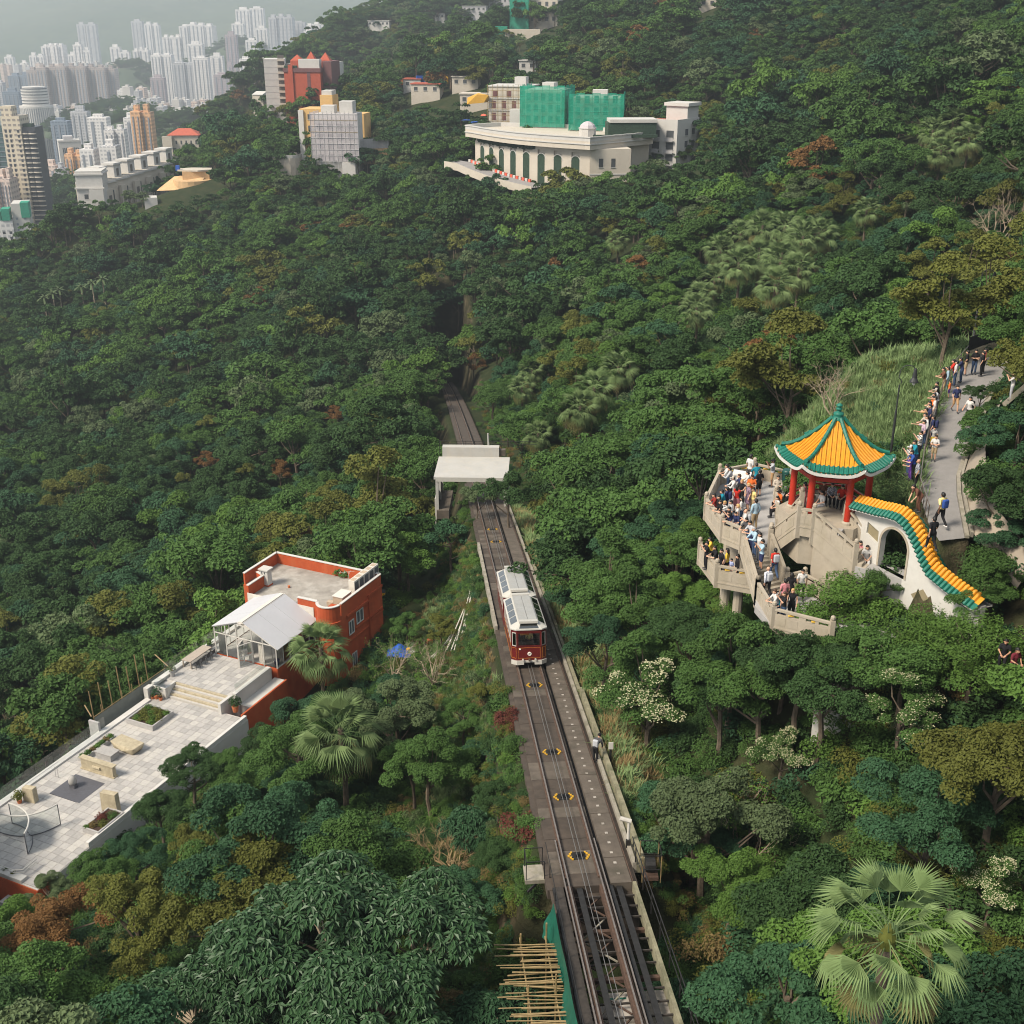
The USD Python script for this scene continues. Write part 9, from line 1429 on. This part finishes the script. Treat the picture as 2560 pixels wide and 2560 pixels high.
bpalm = thing('big_fan_palm', 'big fan palm with pale pleated leaves at the lower right', 'palm', loc=bp_)
put(bpalm, 'trunk', MB().tube([(0.2, 0.1, bpz - bp_[2] - 1), (.1, 0, (bpz - bp_[2]) / 2), (0, 0, -.3)], [.2, .16, .17], 9), 'bark')
put(bpalm, 'crown_shaft', MB().lathe([(.0, -.7), (.2, -.6), (.26, -.25), (.14, .1), (0, .3)], sides=9), 'leaf_olive')
for k, (v, f, u) in enumerate(frond_set(903, 36, 1.0, 1.4)): put(bpalm, 'frond', (v, f), 'leaf_palm' if u < .80 else 'leaf_deadpalm' if u < .95 else 'leaf_dead')
noplant.append(Point(bp_[0], bp_[1]).buffer(2.2)); rows = [r for r in rows if math.hypot(r[1] - bp_[0], r[2] - bp_[1]) > 2.3]
P0 = np.array([(x, d, z + kinds[k][2] * s * 0.62) for k, x, d, z, s, a in rows]); Rk = np.array([kinds[k][1] * s for k, x, d, z, s, a in rows]); rpx = FPX * Rk / (P0[:, 1] * CP - P0[:, 2] * SP)
ok, px = in_view(P0, rpx); idx = np.where(ok)[0]
inside = (px[:, 0] > -rpx * .3) & (px[:, 0] < 2560 + rpx * .3) & (px[:, 1] < 2560 + rpx * .3) & (px[:, 1] > 0)
cand = [i for i in idx if inside[i] and not rows[i][0].startswith('far')]; cand.sort(key=lambda i: -rpx[i]); single = cand[:300 - 0]
rest = sorted(set(idx) - set(single))
def instancer(name, items, parts_of, **tags):
    pi = UsdGeom.PointInstancer.Define(stage, numbered('/World', name)); base = str(pi.GetPath()); targets = []
    names = sorted({r[0] for r in items}); kid = {k: j for j, k in enumerate(names)}
    for k in names:
        x = UsdGeom.Xform.Define(stage, f'{base}/kinds/{k}'); targets.append(x.GetPath())
        for pn, m, mt in parts_of(k): usdkit.mesh(stage, numbered(str(x.GetPath()), pn), m, M[mt])
    pi.CreatePrototypesRel().SetTargets(targets)
    pi.CreateProtoIndicesAttr(Vt.IntArray([kid[r[0]] for r in items])); pi.CreatePositionsAttr(Vt.Vec3fArray([Gf.Vec3f(float(r[1]), float(r[2]), float(r[3])) for r in items]))
    sc = np.random.default_rng(len(items)).uniform(.85, 1.2, len(items)); pi.CreateScalesAttr(Vt.Vec3fArray([Gf.Vec3f(float(r[4]), float(r[4]), float(r[4] * c)) for r, c in zip(items, sc)]))
    pi.CreateOrientationsAttr(Vt.QuathArray([Gf.Quath(math.cos(r[5] / 2), 0, 0, math.sin(r[5] / 2)) for r in items]))
    return tag(pi.GetPrim(), **tags)
instancer('forest', [rows[i] for i in rest] + knoll_trees, lambda k: kinds[k][0], label='dense evergreen forest covering the hillsides', cat='forest', kind='stuff')
NM = {'near': 'tree', 'mid': 'tree'}
def tree(k, x, y, z, s, a, label, group, cat='tree'):
    nm = 'fan_palm' if 'fan_palm' in k else 'palm_tree' if k == 'tall_palm' else 'bamboo_clump' if k == 'bamboo_clump' else 'shrub' if 'shrub' in k or 'bush' in k else 'bare_tree' if k == 'bare_tree' else 'flowering_tree' if k == 'flowering' else 'broadleaf_tree'
    t = thing(nm, label, 'palm' if 'palm' in k else 'bamboo' if k == 'bamboo_clump' else 'shrub' if nm == 'shrub' else 'tree', group, loc=(x, y, z), rotz=a, scale=s)
    t.GetReferences().AddInternalReference(f'{KINDS}/{k}'); t.SetInstanceable(True); return t
for f in feats: tree(*f)
ORD = ('first', 'second', 'third', 'fourth', 'fifth', 'sixth', 'seventh', 'eighth', 'ninth', 'tenth', 'eleventh', 'twelfth')
def zone(p):
    x, y, z = p; tx = track_x(z)
    tdx = pix(np.array([[track_x(z * .95), z * .95, track_h(z * .95)]]))[0, 0]
    if x < tdx:
        if y > 2350: return 'along the bottom edge left of the trestle'
        if y > 2050: return 'in the left foreground below the terrace' if x < 620 else 'in the foreground left of the trestle'
        if y > 1780: return 'right beside the terrace parapet' if x < 620 else 'between the terrace steps and the tram slabs'
        if y > 1480 and x > 560: return 'between the orange house and the tram'
        if x < 560 and y > 1480: return 'left of the terrace and its bamboo scaffold'
        if x > 640: return 'directly behind the orange house'
        return 'on the slope behind the bamboo scaffold'
    if y > 2250: return 'along the bottom edge right of the trestle' if x < 2000 else 'beside the big fan palm'
    if y > 1950: return 'on the bank right of the tram slabs' if x < 1800 else 'just above the big fan palm'
    if y > 1600: return 'right of the cutting, above the iron fence' if x < 1900 else 'below the lower landing' if x < 2300 else 'under the right edge below the dragon wall'
    if y > 1250: return 'on the cutting top right of the tram' if x < 1500 else 'left of the viewing terraces' if x < 1800 else 'around the dragon wall'
    if y > 900: return 'right of the station roof' if x < 1500 else 'on the slope left of the pavilion' if x < 1950 else 'behind the asphalt walk'
    return 'on the high slope right of the palms' if x > 1900 else 'on the middle slope right of the track'
groups = {}
for i in single: k = rows[i][0]; groups.setdefault((zone(px[i]), kinds[k][3]), []).append(i)
for (zn, wd), mem in list(groups.items()):
    if len(mem) > 12:
        mem.sort(key=lambda i: px[i, 2]); h_ = len(mem) // 2; groups[(zn, 'nearer ' + wd)] = mem[:h_]; groups[(zn, 'farther ' + wd)] = mem[h_:]; del groups[(zn, wd)]
for (zn, wd), mem in groups.items():
    mem.sort(key=lambda i: px[i, 0]); n = len(mem)
    for j, i in enumerate(mem):
        if n == 1: lab, gr = f'{wd} {zn}', None
        elif n <= 12: lab, gr = (f'{wd}, {"leftmost" if j == 0 else "rightmost" if j == n - 1 else ORD[j] + " from left"}, {zn}', f'{wd}s {zn}')
        else: lab, gr = f'{wd} {zn}', f'{wd}s {zn}'
        tree(*rows[i], lab, gr)
# ---- undergrowth, grass
ua, rng = spots(91, 24, 104, 1.2); ub, _ = spots(92, 104, 230, 2.6); us = np.vstack([ua, ub]); uz = gz(us[:, 0], us[:, 1]); saved = noplant; noplant = nobush + [path_poly.buffer(.5), Polygon([(track_x(d) - 1.9, d) for d in (43, 345)] + [(track_x(d) + 3.2, d) for d in (345, 43)])]
oku = free(us) & (uz > -95); names_ = [b[0] for b in BUSH]; items = []
for i in np.where(oku)[0]:
    dx = us[i, 0] - track_x(us[i, 1]); cut = -9 < dx < 7 and us[i, 1] > 43
    if grass_poly.contains(Point(*us[i])) and rng.uniform() < .85: continue
    if bank.contains(Point(*us[i])) and rng.uniform() < .7: continue
    k = names_[rng.choice(len(names_), p=[.2, .2, .14, .08, .1, .1, .1, .04, .04] if not cut else [.17, .2, .05, .18, .13, .05, .05, .13, .04])]; s = rng.uniform(.55, 1.15) * (.66 if cut else 1.0) * (1.7 if us[i, 1] > 104 and not cut else 1); items.append((k, us[i, 0], us[i, 1], uz[i] - .1, s, rng.uniform(0, 6.28)))
rx_ = np.random.default_rng(12)
for k in range(1500):
    d = rx_.uniform(43, 122); dx = rx_.uniform(-5.2, -1.95) if k % 5 < 3 else rx_.uniform(3.3, 6.8); x = track_x(d) + dx; items.append((names_[rx_.choice(len(names_), p=[.2, .2, .07, .17, .14, .03, .03, .12, .04])], x, d, gz(x, d)[0] - .1, rx_.uniform(.32, .62), rx_.uniform(0, 6.28)))
PU = np.array([(r[1], r[2], r[3] + .6 * r[4]) for r in items]); oku, _ = in_view(PU, FPX * .9 * np.array([r[4] for r in items]) / (PU[:, 1] * CP - PU[:, 2] * SP) * .42); BP = {b[0]: [('foliage', b[1], b[2])] for b in BUSH}
instancer('undergrowth', [r for r, o in zip(items, oku) if o], lambda k: BP[k], label='mixed leafy undergrowth on the slopes below the trees', cat='undergrowth', kind='stuff')
gi = []
for pl, sp, dry in ((grass_poly, .42, .06), (bank, .5, .30)):
    x0, y0, x1, y1 = pl.bounds; r_ = np.random.default_rng(66)
    for y in np.arange(y0, y1, sp):
        for x in np.arange(x0, x1, sp):
            q = (x + jit(r_, sp * .5), y + jit(r_, sp * .5))
            if pl.contains(Point(q)): u = r_.uniform(); gi.append(('tuft_dry' if u < dry else 'tuft_tall' if u < .5 else 'tuft_green', q[0], q[1], gz(*q)[0] - .05, r_.uniform(.6, 1.1) * (1 if pl is grass_poly else .6), r_.uniform(0, 6.28)))
r_ = np.random.default_rng(67)
for k in range(1700):
    d = r_.uniform(52, 126); dx = r_.uniform(3.0, 6.3); x = track_x(d) + dx
    if meshkit.fbm(np.array([d / 6, dx, 0]), 2, 3) > .44: gi.append(('tuft_dry' if r_.uniform() < .6 else 'tuft_green', x, d, gz(x, d)[0] - .05, r_.uniform(.6, 1.2), r_.uniform(0, 6.28)))
TP = {b[0]: [('blades', b[1], b[2])] for b in TUFT}
instancer('long_grass', gi, lambda k: TP[k], label='long green grass on the slope behind the pavilion and the tram bank', cat='grass', kind='stuff')
# -- the air
HAZE = 0.00014
hz = MB().box((0, 4300, -90), (12000, 9600, 660))
M['haze'] = usdkit.material(stage, '/World/Looks/haze', {'v': ('principled_volume', {'color': (0.87, 0.95, 1.0), 'density': HAZE, 'anisotropy': 0.3})}, [], volume='v.volume')
put(None, 'haze', hz, 'haze', kind='stuff', label='pale haze over the valley and the city', cat='haze')
